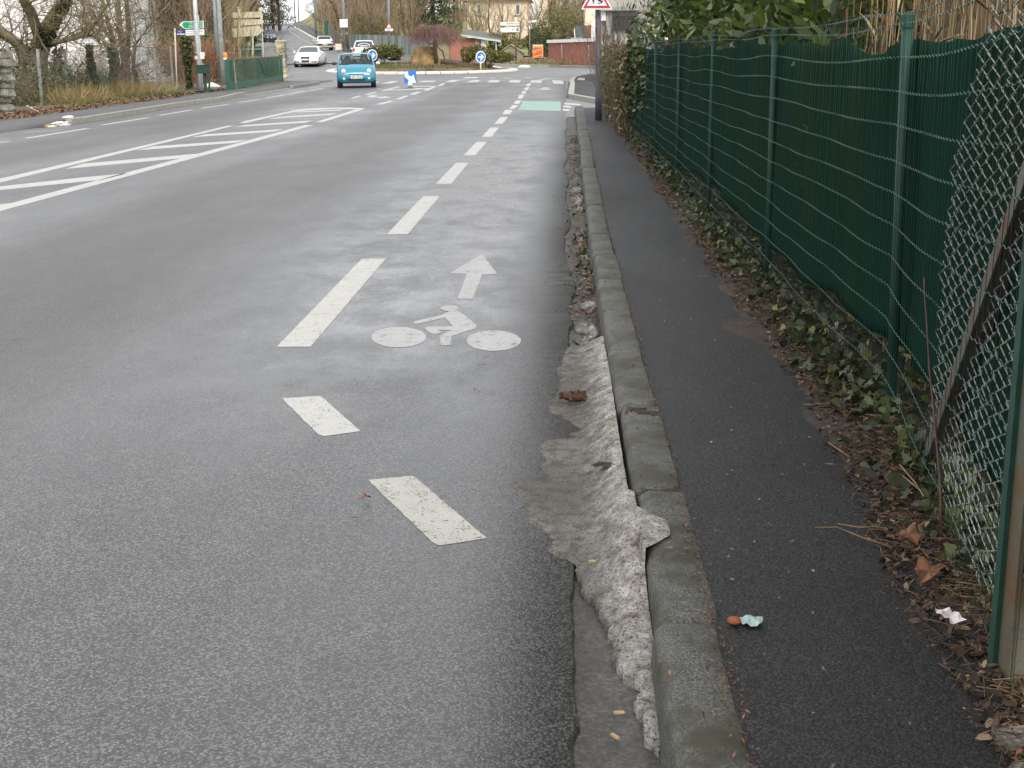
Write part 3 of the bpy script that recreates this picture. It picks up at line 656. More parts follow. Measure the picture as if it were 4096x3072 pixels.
for j in range(-26, 44):
    s0 = j * PS; prev = None
    for i, z in enumerate(zz):
        q = (i + 2 * (j % 2)) % 4; off = (-.5, 0, .5, 0)[q]; bulge = (0.004, 0, -.004, 0)[q]
        s = s0 + off * PS * 1.14 + .004 * math.sin(z * 21 + j) + .006 * math.sin(j * 1.3); zc = .11 + z + .006 * math.sin(j * 2.1)
        lim = float(np.interp(zc, E_[:, 1], E_[:, 0])) + .02 * math.sin(z * 40 + j)
        bot = .30 - .26 * min(1, max(0, (s + .1) / .75)) if s < .9 else .1
        p = P0c + fd * s + fn * (bulge + .004 * math.sin(s * 6 + z * 3)); p.z = zc
        ok = s < lim and zc > bot + .02 * math.sin(j)
        if prev is not None and ok: S.append((tuple(prev), tuple(p), .0021, .0021))
        prev = p if ok else None
chain = seg_obj('chain_link_mesh', S, M_galv, None, 4); tag(chain, 'grey galvanised chain-link mesh torn off along a ragged edge at the gate post', 'mesh')
# leaning angle iron
M_iron = mat('rusty_angle_iron', (.085, .095, .085), .6, .5, 7, .3, 60, col2=(.10, .045, .02))
a = onplane(3604, 2105, P0 + fn * .01, fn); b_ = onplane(4150, 545, P0 + fn * .01, fn); b_ = a + (b_ - a) * 1.12; a = a - (b_ - a) * .04
mb = MB(); mb.bar(a, b_, .048, .006, fn); mb.bar(a + fn * .026 + fd * -.021, b_ + fn * .026 + fd * -.021, .006, .046, fn)
tag(mb.build('angle_iron_brace', M_iron), 'leaning grey angle iron brace behind the chain-link mesh', 'brace')
# big gate post at the end
M_gpost = mat('weathered_green_post', (.065, .105, .085), .55, .5, 5, .3, 40, col2=(.13, .065, .025))
c1, c2 = G(3990, 2688, .11), G(4034, 2744, .11); gp = thing('gate_post', 'thick square green post with rust patches at the fence end', 'post', (c2.x, c2.y, .05), math.atan2(c1.x - c2.x, c1.y - c2.y) * -1)
MB().box((.05, .05, .66), (.10, .10, 1.32)).build('post', M_gpost, gp, bevel=.006)
MB().box((.05, .05, 1.326), (.11, .11, .012)).build('cap', M_gpost, gp, bevel=.003)
MB().box((-.006, .085, .62), (.012, .03, 1.2)).build('flange', M_post, gp)
# red shoot in front of it
M_stem = mat('red_stem', (.085, .034, .022), .6, .4, 20)
pts = [onplane(x, y, P0 - fn * .02, fn) for x, y in [(3765, 2180), (3758, 1900), (3735, 1640), (3718, 1480), (3708, 1300), (3700, 1200), (3697, 1110)]]
tag(MB().tube(pts, [.004, .0038, .0035, .003, .0026, .0022, .003], 6).build('bramble_shoot', M_stem, smooth=True), 'thin leafless reddish shoot growing up through the fence', 'shoot')

# ================================================================== shrubs behind the fence
M_laurel = leafmat('laurel_leaf', [(0, (.022, .05, .012)), (.35, (.055, .10, .02)), (.7, (.11, .16, .03)), (.93, (.21, .24, .06)), (1, (.30, .30, .16))], .36, .25)
M_bark = mat('bark', (.10, .075, .05), .9, .45, 14, .5, 40)
M_bark_dark = mat('dark_bark', (.045, .035, .026), .9, .45, 14, .5, 40)
M_twig = mat('twig', (.16, .115, .07), .9, .4, 9)
M_cane = leafmat('dry_cane', [(0, (.09, .045, .02)), (.4, (.22, .12, .05)), (.75, (.36, .24, .11)), (1, (.45, .34, .19))], .6, 0)
rl = np.random.default_rng(31)
def laurel(c, rad, n, label, seed):
    r = np.random.default_rng(seed); root = thing('laurel_shrub', label, 'shrub', c); S = []
    tips = []
    for k in range(26):
        d = np.array([r.normal() * .5, r.normal() * .55, 1.]); grow(r, (r.normal() * .12, r.normal() * .2, 0), d, rad[2] * (.8 + .5 * r.random()), .012, 0, S, 2, .16, .05, (4, 3, 0), .6, .5, 5, .003)
    S = [s for s in S if max(abs(s[0][0] + c[0] - 1.30), 0) >= 0 and (min(s[0][0], s[1][0]) + c[0] > 1.31)]
    A = np.array([s[1] for s in S]); ins = np.abs(A / np.array(rad) - np.array([0, 0, .5])).max(1) < 1.0
    P = A[r.integers(0, len(A), n)] + r.normal(size=(n, 3)) * np.array([.07, .09, .07])
    Q = (r.random((n, 3)) * 2 - 1) * np.array([rad[0], rad[1], .55]) + np.array([0, 0, rad[2] * .5 + .75]); P = np.concatenate([P, Q])
    P = P[(P[:, 0] + c[0] > np.where(P[:, 2] < 1.45, 1.36, 1.22)) & (P[:, 2] > .2) & (np.abs(P[:, 1]) < rad[1] * 1.25) & (np.abs(P[:, 0]) < rad[0] * 1.1)]
    seg_obj('stems', [s[:4] for s in S], M_bark, root, 4); leaf_obj('foliage', r, P, .125, .042, M_laurel, root, axis=(-.5, -.25, .5), spread=.7, shape='long')
for i, (x, y, rx, ry, h, n) in enumerate([(2.0, 8.3, .72, 1.3, 2.15, 2600), (2.05, 10.6, .75, 1.3, 2.4, 2600), (2.05, 13.0, .8, 1.5, 2.7, 2800), (2.2, 15.9, .8, 1.6, 3.0, 2600), (1.95, 18.6, .7, 1.3, 2.3, 1500)]):
    laurel((x, y, .1), (rx, ry, h), n, ['leafy laurel shrub beside the dry canes, spilling over the netting', 'second laurel shrub from the dry canes, glossy green above the netting', 'broad laurel shrub in the middle of the hedge above the fence', 'tall laurel shrub next to the dark drooping conifer', 'low laurel shrub under the dark conifer near the fence end'][i], 40 + i)
cane = thing('cane_clump', 'clump of dry tan canes standing behind the netting near the gate post', 'canes', (1.9, 5.2, .1))
S = []
for k in range(900):
    x, y = rl.normal() * .22, (rl.random() - .5) * 4.6; hh = 1.35 + rl.random() * 1.3; lx_, ly_ = abs(rl.normal()) * .10, rl.normal() * .2; x = max(x, -.45); p = np.array([x, y, 0.])
    for q in range(3):
        z1 = hh * (q + 1) / 3; n_ = np.array([x + lx_ * z1 + rl.normal() * .015, y + ly_ * z1 + rl.normal() * .02, z1]); S.append((p, n_, .0065 - .0015 * q, .005 - .0013 * q)); p = n_
seg_obj('stems', S, M_cane, cane, 4)
P = np.stack([np.maximum(rl.normal(size=900) * .26, -.42), (rl.random(900) - .5) * 4.6, .9 + rl.random(900) * 1.5], 1); leaf_obj('dry_leaves', rl, P, .16, .012, M_cane, cane, axis=(-.3, 0, .4), spread=.8, shape='long')
# dark drooping conifer at the far end of the hedge
M_thuja = leafmat('conifer_spray', [(0, (.008, .016, .006)), (.5, (.018, .034, .010)), (.9, (.045, .062, .016)), (1, (.075, .085, .02))], .7, .1)
con = thing('garden_conifer', 'dark drooping conifer rising over the fence end', 'tree', (1.80, 21.4, .1))
MB().tube([(0, 0, 0), (.03, .02, 1.6), (.0, .05, 4.2), (0, 0, 6)], [.16, .13, .08, .03], 10).build('trunk', M_bark_dark, con, smooth=True)
P, AX = [], []
for k in range(230):
    z = 1.7 + rl.random() ** .8 * 4.2; a = rl.random() * 2 * math.pi; rr = (.55 + .9 * rl.random()) * (1.15 - .13 * z); 
    for q in range(46):
        u = rl.random(); P.append((math.cos(a) * rr * u + rl.normal() * .05, math.sin(a) * rr * u + rl.normal() * .05, z + .25 * u - .75 * u * u + rl.normal() * .05 - rl.random() * .3 * u))
leaf_obj('crown', rl, P, .11, .022, M_thuja, con, axis=(0, 0, -1.0), spread=.55, shape='needle')
# ivy mass swallowing the end of the fence
M_ivy = leafmat('ivy_leaf', [(0, (.014, .032, .010)), (.45, (.035, .062, .017)), (.8, (.085, .105, .03)), (.93, (.18, .18, .06)), (1, (.20, .12, .05))], .42, .15)
M_ivy_pale = leafmat('pale_ivy_leaf', [(0, (.014, .024, .008)), (.5, (.038, .055, .018)), (.8, (.085, .10, .038)), (.95, (.15, .16, .07)), (1, (.18, .16, .05))], .5, .1)
M_ivy_end = leafmat('hedge_end_leaf', [(0, (.02, .035, .012)), (.4, (.055, .075, .022)), (.7, (.10, .12, .035)), (.9, (.17, .17, .06)), (1, (.18, .11, .045))], .5, .2)
ivy = thing('ivy_thicket', 'mixed ivy and dry stems covering the far end of the green fence', 'ivy', (1.12, 26.6, .1))
n = 5600; z = rl.random(n) * 1.3; yy_ = (rl.random(n) - .5) * 10.4; P = np.stack([rl.normal(size=n) * .08 + .05 * np.sin(z * 5) - .012 * yy_, yy_, z * (1 + .18 * np.sin(yy_ * 1.7))], 1); leaf_obj('foliage', rl, P, .055, .045, M_ivy_end, ivy, axis=(-.4, -.5, .2), spread=.8, shape='ivy')
n = 500; P = np.stack([rl.normal(size=n) * .08 - .02, (rl.random(n) - .5) * 10.4, rl.random(n) * 1.5], 1); leaf_obj('dry_leaves', rl, P, .14, .03, M_cane, ivy, axis=(-.2, -.2, -.4), spread=.7, shape='long')
S = [];
for k in range(110): grow(rl, (rl.normal() * .1, (rl.random() - .5) * 10, 0), (rl.normal() * .1, rl.normal() * .25, 1), 1.5 + rl.random() * .7, .008, 0, S, 1, .15, .06, (3, 0), .6, .4, 5, .003)
seg_obj('stems', [s[:4] for s in S], M_bark, ivy, 4)
n = 1500; ii = rl.random(n); P = np.stack([np.full(n, 1.17) + rl.normal(size=n) * .035, 16.5 + 6.5 * ii ** .55, ZG + 1.15 + rl.normal(size=n) * .28 - (1 - ii) * .1], 1)
P = P[P[:, 2] > .3]; spill = leaf_obj('ivy_on_fence', rl, P[P[:, 1] > 18.5], .07, .06, M_ivy, None, axis=(-.6, -.3, -.1), spread=.6, shape='ivy')
tag(spill, 'loose ivy leaves hanging over the top wires near the fence end', 'ivy', kind='stuff')

# ================================================================== litter strip under the fence
M_dead = leafmat('dead_leaf', [(0, (.018, .010, .005)), (.4, (.05, .026, .013)), (.7, (.10, .058, .03)), (.88, (.17, .115, .065)), (.96, (.26, .20, .13)), (1, (.22, .08, .025))], .7, .1)
M_straw = leafmat('straw', [(0, (.05, .025, .012)), (.6, (.13, .075, .035)), (1, (.28, .19, .10))], .7, 0)
def litter_x(n, y):  # denser toward the fence, ragged edge on the tarmac
    return .85 + .115 * np.clip((y - 2.3) / 2.5, 0, 1) + .025 * np.sin(y * 1.3) + .015 * np.sin(y * 5.1) + rl.beta(1.5, 1.4, n) * .42
def zsoil(P): return np.array([max(soilz(x, y), gz(0, y) + .112) for x, y in P])
def scatter(n, y0, y1, bias=1.7):
    y = y0 + (y1 - y0) * rl.random(n) ** bias; return np.stack([litter_x(n, y), y], 1)
Q = scatter(18000, 1.9, 25); P = np.column_stack([Q, zsoil(Q) + rl.random(len(Q)) * .012]); o = leaf_obj('leaf_litter', rl, P, .021, .009, M_dead, None, shape='oval', up=.6, curl=3.5, lvar=.75); tag(o, 'brown fallen leaves heaped along the foot of the green fence', 'leaf litter', kind='stuff')
Q = scatter(5200, 1.9, 24); P = np.column_stack([Q, zsoil(Q) + .004 + rl.random(len(Q)) * .02])
A = rl.random(len(P)) * 6.283; ln = .03 + .09 * rl.random(len(P)) ** 2; S = [(p, p + np.array([math.cos(a) * l, math.sin(a) * l, rl.normal() * .01]), .0013, .0007) for p, a, l in zip(P, A, ln)]
o = seg_obj('dry_stalks', S, M_straw, None, 3); tag(o, 'dry straw stalks and twigs strewn under the green fence', 'stalks', kind='stuff')
y = 3.0 + 19 * rl.random(7000) ** 1.3; cl_ = .55 + .45 * np.sin(y * 1.9 + 1.0) * np.sin(y * .7); keep = rl.random(7000) < np.clip(.25 + cl_, .1, 1); y = y[keep]; n = len(y)
x = 1.12 + rl.normal(size=n) * .055 + .12 * rl.random(n); P = np.stack([x, y, .12 + rl.random(n) ** 1.8 * .13], 1)
o = leaf_obj('ground_ivy', rl, P, .032, .030, M_ivy_pale, None, axis=(-.7, -.5, .3), spread=.75, shape='ivy'); tag(o, 'pale green ivy creeping along the bottom of the wire fence', 'ivy', kind='stuff')
n = 6500; y = 2.6 + 20 * rl.random(n) ** 1.3; P = np.stack([1.30 + rl.random(n) * .55, y, .10 + rl.random(n) * .30], 1); o = leaf_obj('garden_ivy', rl, P, .04, .036, M_ivy, None, axis=(-.7, -.4, .4), spread=.7, shape='ivy'); tag(o, 'dark ivy leaves on the ground behind the netting', 'ivy', kind='stuff')
Q = scatter(9000, 1.9, 20); Q[:, 0] -= .05 * rl.random(len(Q)); P = np.column_stack([Q, zsoil(Q) + .004 + rl.random(len(Q)) * .014]); o = leaf_obj('fallen_needles', rl, P, .026, .0034, leafmat('rust_needle', [(0, (.04, .016, .008)), (.6, (.11, .045, .02)), (1, (.24, .13, .06))], .8, 0), None, shape='needle', up=.4, lvar=.7); tag(o, 'rust-brown needles sprinkled over the litter under the fence', 'needles', kind='stuff')
# needles and specks on footway and kerb joint
y = 2.1 + 20 * rl.random(1500) ** 1.6; x = np.array([kb(q) for q in y]) + rl.normal(size=1500) * .011; P = np.stack([x, y, np.full(1500, .118)], 1)
M_needle = leafmat('needle', [(0, (.05, .018, .009)), (.6, (.12, .04, .016)), (1, (.2, .09, .04))], .7, 0)
o = leaf_obj('joint_needles', rl, P, .012, .004, M_needle, None, shape='needle', up=.6); tag(o, 'rusty needles gathered in the joint behind the kerb', 'needles', kind='stuff')
n = 700; y = 2.1 + 14 * rl.random(n) ** 1.5; x = .42 + .48 * rl.beta(1.6, 1., n); P = np.stack([x, y, np.full(n, .121)], 1); o = leaf_obj('footway_specks', rl, P, .008, .004, M_straw, None, shape='oval', up=.3, lvar=.8); tag(o, 'tiny pale specks and chips scattered on the footway', 'debris', kind='stuff')
# gutter debris along the kerb
n = 2600; y = 7.2 + 17 * rl.random(n) ** 1.5; den = .3 + .7 * (np.sin(y * 2.3) * np.sin(y * .9 + 1) > -.1); keep = rl.random(n) < den; y = y[keep]; n = len(y)
x = np.array([kx(q) for q in y]) - np.abs(rl.normal(size=n)) * .075 - .005; P = np.stack([x, y, np.array([gz(0, q) for q in y]) - .010 + rl.random(n) * .014], 1)
o = leaf_obj('gutter_leaves', rl, P, .028, .015, M_dead, None, shape='oval', up=.3, curl=2, lvar=.6); tag(o, 'wet brown leaves and crumbs lying in the gutter', 'leaf litter', kind='stuff')
n = 70; y = np.concatenate([8.2 + rl.random(30) * 1.6, 10.2 + rl.random(40) * 3.2]); x = np.array([kx(q) for q in y]) - np.abs(rl.normal(size=n)) * .08; P = np.stack([x, y, .0 + rl.random(n) * .03], 1)
o = leaf_obj('gutter_weeds', rl, P, .035, .02, M_ivy_pale, None, axis=(0, 0, .5), spread=.8, shape='oval'); tag(o, 'small green weeds sprouting in the gutter', 'weeds', kind='stuff')
S = []
for k in range(300):
    y = 3.8 + 20 * rl.random() ** 1.2; x = (kx(y) - abs(rl.normal()) * .12) if k % 12 else -1.2 + rl.random() * 1.3; a = rl.random() * 6.28; l = .02 + .10 * rl.random() ** 2; p = np.array([x, y, gz(0, y) + .006]); S.append((p, p + np.array([math.cos(a) * l, math.sin(a) * l, .004]), .0016, .0008))
o = seg_obj('road_twigs', S, M_bark_dark, None, 3); tag(o, 'bits of dark twig lying on the cycle lane', 'twigs', kind='stuff')

n = 170; y = 2.1 + 6 * rl.random(n) ** 1.4; x = np.array([kx(q) for q in y]) + .03 + rl.random(n) * .13; P = np.stack([x, y, np.full(n, .1225)], 1); o = leaf_obj('kerb_needles', rl, P, .016, .005, M_needle, None, shape='needle', up=.3, lvar=.7); tag(o, 'rusty needles and crumbs lying on top of the kerb', 'needles', kind='stuff')
M_mud = mat('dried_mud', (.03, .022, .014), .95, .4, 40, .8, 90)
for i, (px, py, sx2, sy2, lab) in enumerate([(2535, 1640, .05, .045, 'dark crumbled mud patch across the kerb top'), (2600, 1655, .05, .03, 'smaller mud smear on the kerb beside the dark patch'), (2430, 1860, .06, .03, 'dark wet mud clump in the gap of the snow bank')]):
    g = onplane(px, py, (0, 0, .12 if i < 2 else .07), (0, 0, 1)); r = np.random.default_rng(500 + i); V = [(0, 0, .010)] + [(sx2 * (1 + .45 * r.normal() * .6) * math.cos(a) * .9, sy2 * (1 + .4 * r.normal() * .6) * math.sin(a), -.003 if k % 2 else .003) for k, a in enumerate(np.linspace(0, 6.283, 19)[:-1])]
    o = MB().add(V, [(0, 1 + k, 1 + (k + 1) % 18) for k in range(18)]).build('mud_patch', M_mud); o.location = g; tag(o, lab, 'mud')
M_edging = concrete('edging_concrete', .09, .24, 90, (.06, .05, .03), .6)
for i, (q, lab) in enumerate([([(3962, 2905), (4150, 2890), (4200, 2985), (4030, 2990)], 'pale concrete slab at the footway edge below the gate post'), ([(4035, 3045), (4200, 3030), (4230, 3140), (4080, 3150)], 'second pale concrete slab further from the gate post')]):
    P = [onplane(x, y, (0, 0, .125), (0, 0, 1)) for x, y in q]; o = MB().add([(p.x, p.y, .125) for p in P] + [(p.x, p.y, .04) for p in P], [(0, 1, 2, 3), (7, 6, 5, 4), (0, 4, 5, 1), (1, 5, 6, 2), (2, 6, 7, 3), (3, 7, 4, 0)]).build('edging_slab', M_edging, bevel=.006); tag(o, lab, 'slab')
# ================================================================== dirty snow
def snowmat(name, dirt):
    m, t, b = nodes(name); v = geoco(t)
    n1 = noise(t, v, 17, 7, .72); n2 = noise(t, v, 130, 4, .7); n3 = noise(t, mapped(t, v, (1, .5, 1)), 2.0, 4)
    sp = N(t, 'ShaderNodeSeparateXYZ'); t.links.new(v, sp.inputs[0]); pkd = N_smooth(t, math_(t, 'MULTIPLY_ADD', n1, .12, sp.outputs[0]), .26, .13)
    c = ramp(t, n1, [(.34, (.07, .058, .045)), (.43, (.18, .166, .146)), (.54, (.27, .258, .238)), (.68, (.40, .39, .375))])
    c = mixc(t, math_(t, 'MULTIPLY', pkd, .96), c, mixc(t, ramp(t, n1, [(.42, .75), (.55, 0.)]), ramp(t, n3, [(.4, (.092, .086, .077)), (.6, (.142, .135, .123))]), (.066, .059, .05)))
    c = mixc(t, ramp(t, n2, [(.40, .85 * dirt), (.48, 0.)]), c, (.035, .025, .018))
    t.links.new(c, b.inputs['Base Color']); b.inputs['Roughness'].default_value = .9; b.inputs['Specular IOR Level'].default_value = .2
    n5 = noise(t, v, 26, 5, .7); bump(t, b, math_(t, 'MULTIPLY_ADD', n5, .8, math_(t, 'MULTIPLY', n2, .5)), .6, .007); return m
M_snow = snowmat('dirty_snow', 1.)
left_px = [(2270, 1385), (2235, 1470), (2232, 1570), (2195, 1600), (2205, 1645), (2250, 1655), (2300, 1695), (2330, 1715), (2285, 1728), (2325, 1745), (2170, 1757), (2158, 1800), (2185, 1832), (2172, 1850), (2205, 1905), (2030, 1922), (2055, 1965), (2105, 2030), (2118, 2085), (2160, 2112), (2217, 2148), (2192, 2180), (2185, 2200), (2290, 2262), (2322, 2332), (2382, 2432), (2425, 2512), (2462, 2582), (2472, 2682), (2512, 2722), (2585, 2742), (2535, 2815), (2562, 2882), (2630, 3005)]
LP = sorted([tuple(G(px, py, -.008 if py > 2250 else .008))[:2] for px, py in left_px], key=lambda p: p[1])
_hg = np.random.default_rng(99).random((256, 256))
def vn(x, y):
    xi, yi = math.floor(x), math.floor(y); u, v = x - xi, y - yi; u, v = u * u * (3 - 2 * u), v * v * (3 - 2 * v); g = lambda a, b: _hg[(xi + a) % 256, (yi + b) % 256]
    return (g(0, 0) * (1 - u) + g(1, 0) * u) * (1 - v) + (g(0, 1) * (1 - u) + g(1, 1) * u) * v
def snow_h(x, y): return .42 * vn(x * 14, y * 11) + .30 * vn(x * 33 + 7, y * 29) + .18 * vn(x * 70, y * 66 + 3) + .10 * vn(x * 140, y * 130)
ysn = np.arange(LP[0][1] + .005, LP[-1][1], .009); V, Fc, pk = [], [], []; NU = 44
rsn = np.random.default_rng(17); jit = 0.
for y in ysn:
    jit = .75 * jit + rsn.normal() * .0045
    xl = float(np.interp(y, [p[1] for p in LP], [p[0] for p in LP])) + jit
    lap = max(0., 1 - abs(y - 3.60) / .17)                     # tongue lapping onto the kerb stone
    xr = kx(y) + (.018 if y < 4 else 0.) + .004 + .085 * min(1, lap * 1.6) * (.8 + .2 * vn(y * 25, 3))
    hk_ = float(np.interp(y, [2.2, 2.6, 2.9, 3.3, 3.6, 3.9, 4.3, 5.0, 5.6, 6.4], [.0, .006, .016, .036, .112, .095, .08, .075, .08, .05]))
    flat = float(np.interp(y, [2.3, 2.8, 3.2, 3.5], [-.012, -.004, .002, .007]))
    for j in range(NU):
        u = j / (NU - 1); x = xl + (xr - xl) * u; dk = max(0., kx(y) - x); rough = snow_h(x, y) - .5; m = math.exp(-(dk / .085) ** 2)
        z = flat + hk_ * m + rough * (.003 + .015 * m * (1 if y > 3.3 else .5)) + rsn.normal() * .0009
        z -= .006 * max(0., 1 - (x - xl) / .03)
        if j == 0: z = -.032 if xl > .04 else -.003
        elif x < .05: z = max(z, .0015)
        if x > kx(y) + .015 and lap > 0: z = .1245 + .008 * max(0., 1 - (x - kx(y)) / .1) + rough * .006 - (.004 if j == NU - 1 else 0)
        V.append((x, y, z)); pk.append(max(0, 1 - u * 1.5) if y > 3.5 else max(.0, .8 - u * 1.3))
Fc = [(i * NU + j, i * NU + j + 1, (i + 1) * NU + j + 1, (i + 1) * NU + j) for i in range(len(ysn) - 1) for j in range(NU - 1)]
me = np_mesh('snow_bank', V, Fc, smooth=True); at = me.attributes.new('packed', 'FLOAT', 'POINT'); at.data.foreach_set('value', np.array(pk, 'f'))
sn = link('snow_bank', me, M_snow); tag(sn, 'long bank of dirty grey melting snow pressed against the kerb', 'snow', kind='stuff')
def lump(name, c, dims, seed, label, material=M_snow, group=None, nu=18, nv=9):
    r = np.random.default_rng(seed); V = []; ph = r.random(8) * 6.28
    for j in range(nv + 1):
        v = j / nv * math.pi / 2
        for i in range(nu):
            a = i / nu * 2 * math.pi; k = 1 + .3 * (vn(c[0] * 9 + 4 * math.cos(a), c[1] * 9 + 4 * math.sin(a) + 3 * v) - .5) + .22 * math.sin(2 * a + ph[0]) + .14 * math.sin(3 * a + ph[1]) * math.cos(v) + .10 * math.sin(5 * a + 3 * v + ph[2]) + r.normal() * .05
            V.append((c[0] + dims[0] / 2 * math.cos(a) * math.cos(v) * k, c[1] + dims[1] / 2 * math.sin(a) * math.cos(v) * k, c[2] + dims[2] * math.sin(v) * (1 + .2 * math.sin(4 * a + ph[3])) * (1 + r.normal() * .05) - .01))
    Fc = [(j * nu + i, j * nu + (i + 1) % nu, (j + 1) * nu + (i + 1) % nu, (j + 1) * nu + i) for j in range(nv) for i in range(nu)]
    o = link(name, np_mesh(name, V, Fc, smooth=True), material); tag(o, label, 'snow', group); return o
M_snow_white = mat('clean_snow', (.66, .65, .63), .7, .35, 14, .6, 40)
gsn = 'snow remnants in the gutter'
for i, (px, py, w_, l_, h_) in enumerate([(2355, 1218, .1, .2, .04), (2340, 1025, .09, .16, .03), (2345, 950, .1, .25, .03), (2320, 800, .16, .5, .05), (2335, 840, .1, .3, .06), (2310, 760, .14, .5, .05), (2300, 715, .1, .3, .03), (2325, 790, .08, .4, .05), (2352, 1310, .12, .3, .045), (2330, 1350, .1, .2, .035)]):
    g = G(px, py); lump('snow_lump', (min(g.x, kx(g.y) - w_ * .45), g.y, gz(0, g.y) - .02), (w_, l_, h_), 60 + i, 'small lump of grey snow left in the gutter by the kerb', M_snow, gsn)
g = G(283, 489); lump('snow_heap', (g.x - .05, g.y, gz(g.x, g.y)), (.4, 1.0, .15), 81, 'white snow heap at the lowered end of the far kerb', M_snow_white)
g = G(235, 503); lump('snow_heap', (g.x, g.y, gz(g.x, g.y)), (.3, 1.2, .09), 82, 'low spread snow patch beside the yellowed kerb end', M_snow_white)
for i, (px, py, l_) in enumerate([(502, 461, .8), (570, 449, .9), (612, 440, 1.), (672, 432, .8)]):
    g = G(px, py); lump('snow_crumb', (g.x, g.y, gz(g.x, g.y)), (.25, l_, .07), 90 + i, 'small white snow crumb along the far kerb', M_snow_white, 'snow crumbs at the far kerb')
g = G(2098, 271); lump('snow_pile', (g.x, g.y, gz(g.x, g.y)), (.9, 1.2, .17), 95, 'white snow pile on the far side of the roundabout', M_snow_white)
g = G(1885, 311); lump('snow_streak', (g.x, g.y, gz(g.x, g.y)), (1.1, 1.0, .03), 96, 'thin slushy snow streak on the road before the island', M_snow_white)
g = G(848, 363); lump('snow_mound', (g.x - .1, g.y + .3, gz(g.x, g.y) + .1), (.9, 1.0, .2), 97, 'white snow mound beside the green mailbox', M_snow_white)

# ================================================================== single bits on the ground
M_cone = mat('pine_cone_scale', (.075, .032, .017), .7, .4, 60, .8, 200)
c = onplane(2297, 1583, (0, 0, .05), (0, 0, 1)); cone = thing('pine_cone', 'brown pine cone lying on the dirty snow', 'pine cone', (c.x, c.y, .048), 1.45)
prof_c = [(.002, -.055), (.016, -.05), (.021, -.03), (.022, 0), (.018, .03), (.010, .05), (.002, .058)]
MB().lathe(prof_c, axis='Y', n=12).build('core', M_cone, cone, smooth=True)
Pc = []
for k in range(130):
    t = k / 130; a = k * 2.4; r = float(np.interp(t, [0, .2, .6, 1], [.014, .021, .02, .004])); Pc.append((r * math.cos(a), -.055 + .112 * t, r * math.sin(a)))
leaf_obj('scales', rl, Pc, .012, .012, M_cone, cone, axis=(0, .8, 0), spread=.4, shape='oval')
def dry_leaf(px, py, h, size, label, seed, material, name='dry_leaf', shape='maple'):
    """a crumpled leaf: irregular outline, folded along its veins"""
    g = onplane(px, py, (0, 0, h), (0, 0, 1)); r = np.random.default_rng(seed); n, m = 22, 5; ph = r.random(4) * 6.28; V = []
    for j in range(m + 1):
        q = j / m
        for i in range(n):
            a = 2 * math.pi * i / n; out = .5 + (.16 * abs(math.sin(2.5 * a + ph[0])) + .10 * math.sin(3 * a + ph[1]) + r.normal() * .02 if shape == 'maple' else .1 * math.cos(2 * a)); rr = size * out * q
            V.append((rr * math.cos(a), rr * math.sin(a) * .8, size * (.20 * q * q * math.sin(2 * a + ph[2]) + .13 * q * math.sin(5 * a + ph[3]) + r.normal() * .018 * q) + .012))
    o = MB().add(V, [(j * n + i, j * n + (i + 1) % n, (j + 1) * n + (i + 1) % n, (j + 1) * n + i) for j in range(m) for i in range(n)]).build(name, material); o.location = g; o.rotation_euler = (r.normal() * .25, r.normal() * .25, r.random() * 6)
    return tag(o, label, 'leaf')
M_orange = mat('orange_leaf', (.20, .08, .03), .65, .5, 25, .4, 60, col2=(.08, .032, .016))
dry_leaf(3632, 2150, .15, .06, 'large orange brown leaf at the foot of the chain-link', 1, M_orange)
dry_leaf(3722, 2290, .15, .065, 'crumpled tan orange leaf heaped against the wire bottom', 5, M_orange)
dry_leaf(3790, 1780, .24, .09, 'big rust coloured leaf caught behind the chain-link mesh', 9, M_orange)
dry_leaf(1462, 1998, .012, .035, 'small curled brown leaf alone on the road by the white block', 3, M_orange, shape='oval')
M_paper = mat('white_paper', (.72, .68, .66), .7, .2, 30, .3, 60, col2=(.55, .42, .42))
r = np.random.default_rng(8); g = onplane(3790, 2478, (0, 0, .16), (0, 0, 1)); V = [(x * .013 - .026 + r.normal() * .002, y * .014 - .03, .010 + r.normal() * .003 + .004 * abs(x - 2)) for y in range(5) for x in range(5)]
pap = MB().add(V, [(j * 5 + i, j * 5 + i + 1, (j + 1) * 5 + i + 1, (j + 1) * 5 + i) for j in range(4) for i in range(4) if (i, j) not in ((0, 0), (3, 3))]).build('crumpled_paper', M_paper); pap.location = g; pap.rotation_euler = (.25, .1, .3); tag(pap, 'crumpled white scrap of paper among the leaves', 'paper')
M_teal = mat('teal_foil', (.26, .36, .33), .4, .3, 50, .3, 90); M_core = mat('orange_core', (.32, .09, .03), .8, .4, 90, .8, 200)
g = onplane(2978, 2492, (0, 0, .112), (0, 0, 1)); wr = thing('sweet_wrapper', 'pale teal wrapper twisted round an orange lump on the footway', 'wrapper', g, .1)
Vw = [(.03 * math.cos(a) * (1 + .2 * math.sin(3 * a)) * q + .016, .03 * math.sin(a) * q, .006 + .010 * (1 - q) + .005 * math.sin(5 * a) * q) for q in (.25, .6, 1.) for a in np.linspace(0, 6.283, 15)[:-1]]
MB().add(Vw, [(j * 14 + i, j * 14 + (i + 1) % 14, (j + 1) * 14 + (i + 1) % 14, (j + 1) * 14 + i) for j in range(2) for i in range(14)] + [tuple(range(14))]).build('foil', M_teal, wr)
MB().lathe([(.0, 0), (.012, .001), (.018, .006), (.015, .013), (.0, .017)], (-.026, 0, 0), n=12).build('orange_lump', M_core, wr, smooth=True)
M_chip = mat('wood_chip', (.42, .27, .12), .7, .3, 60)
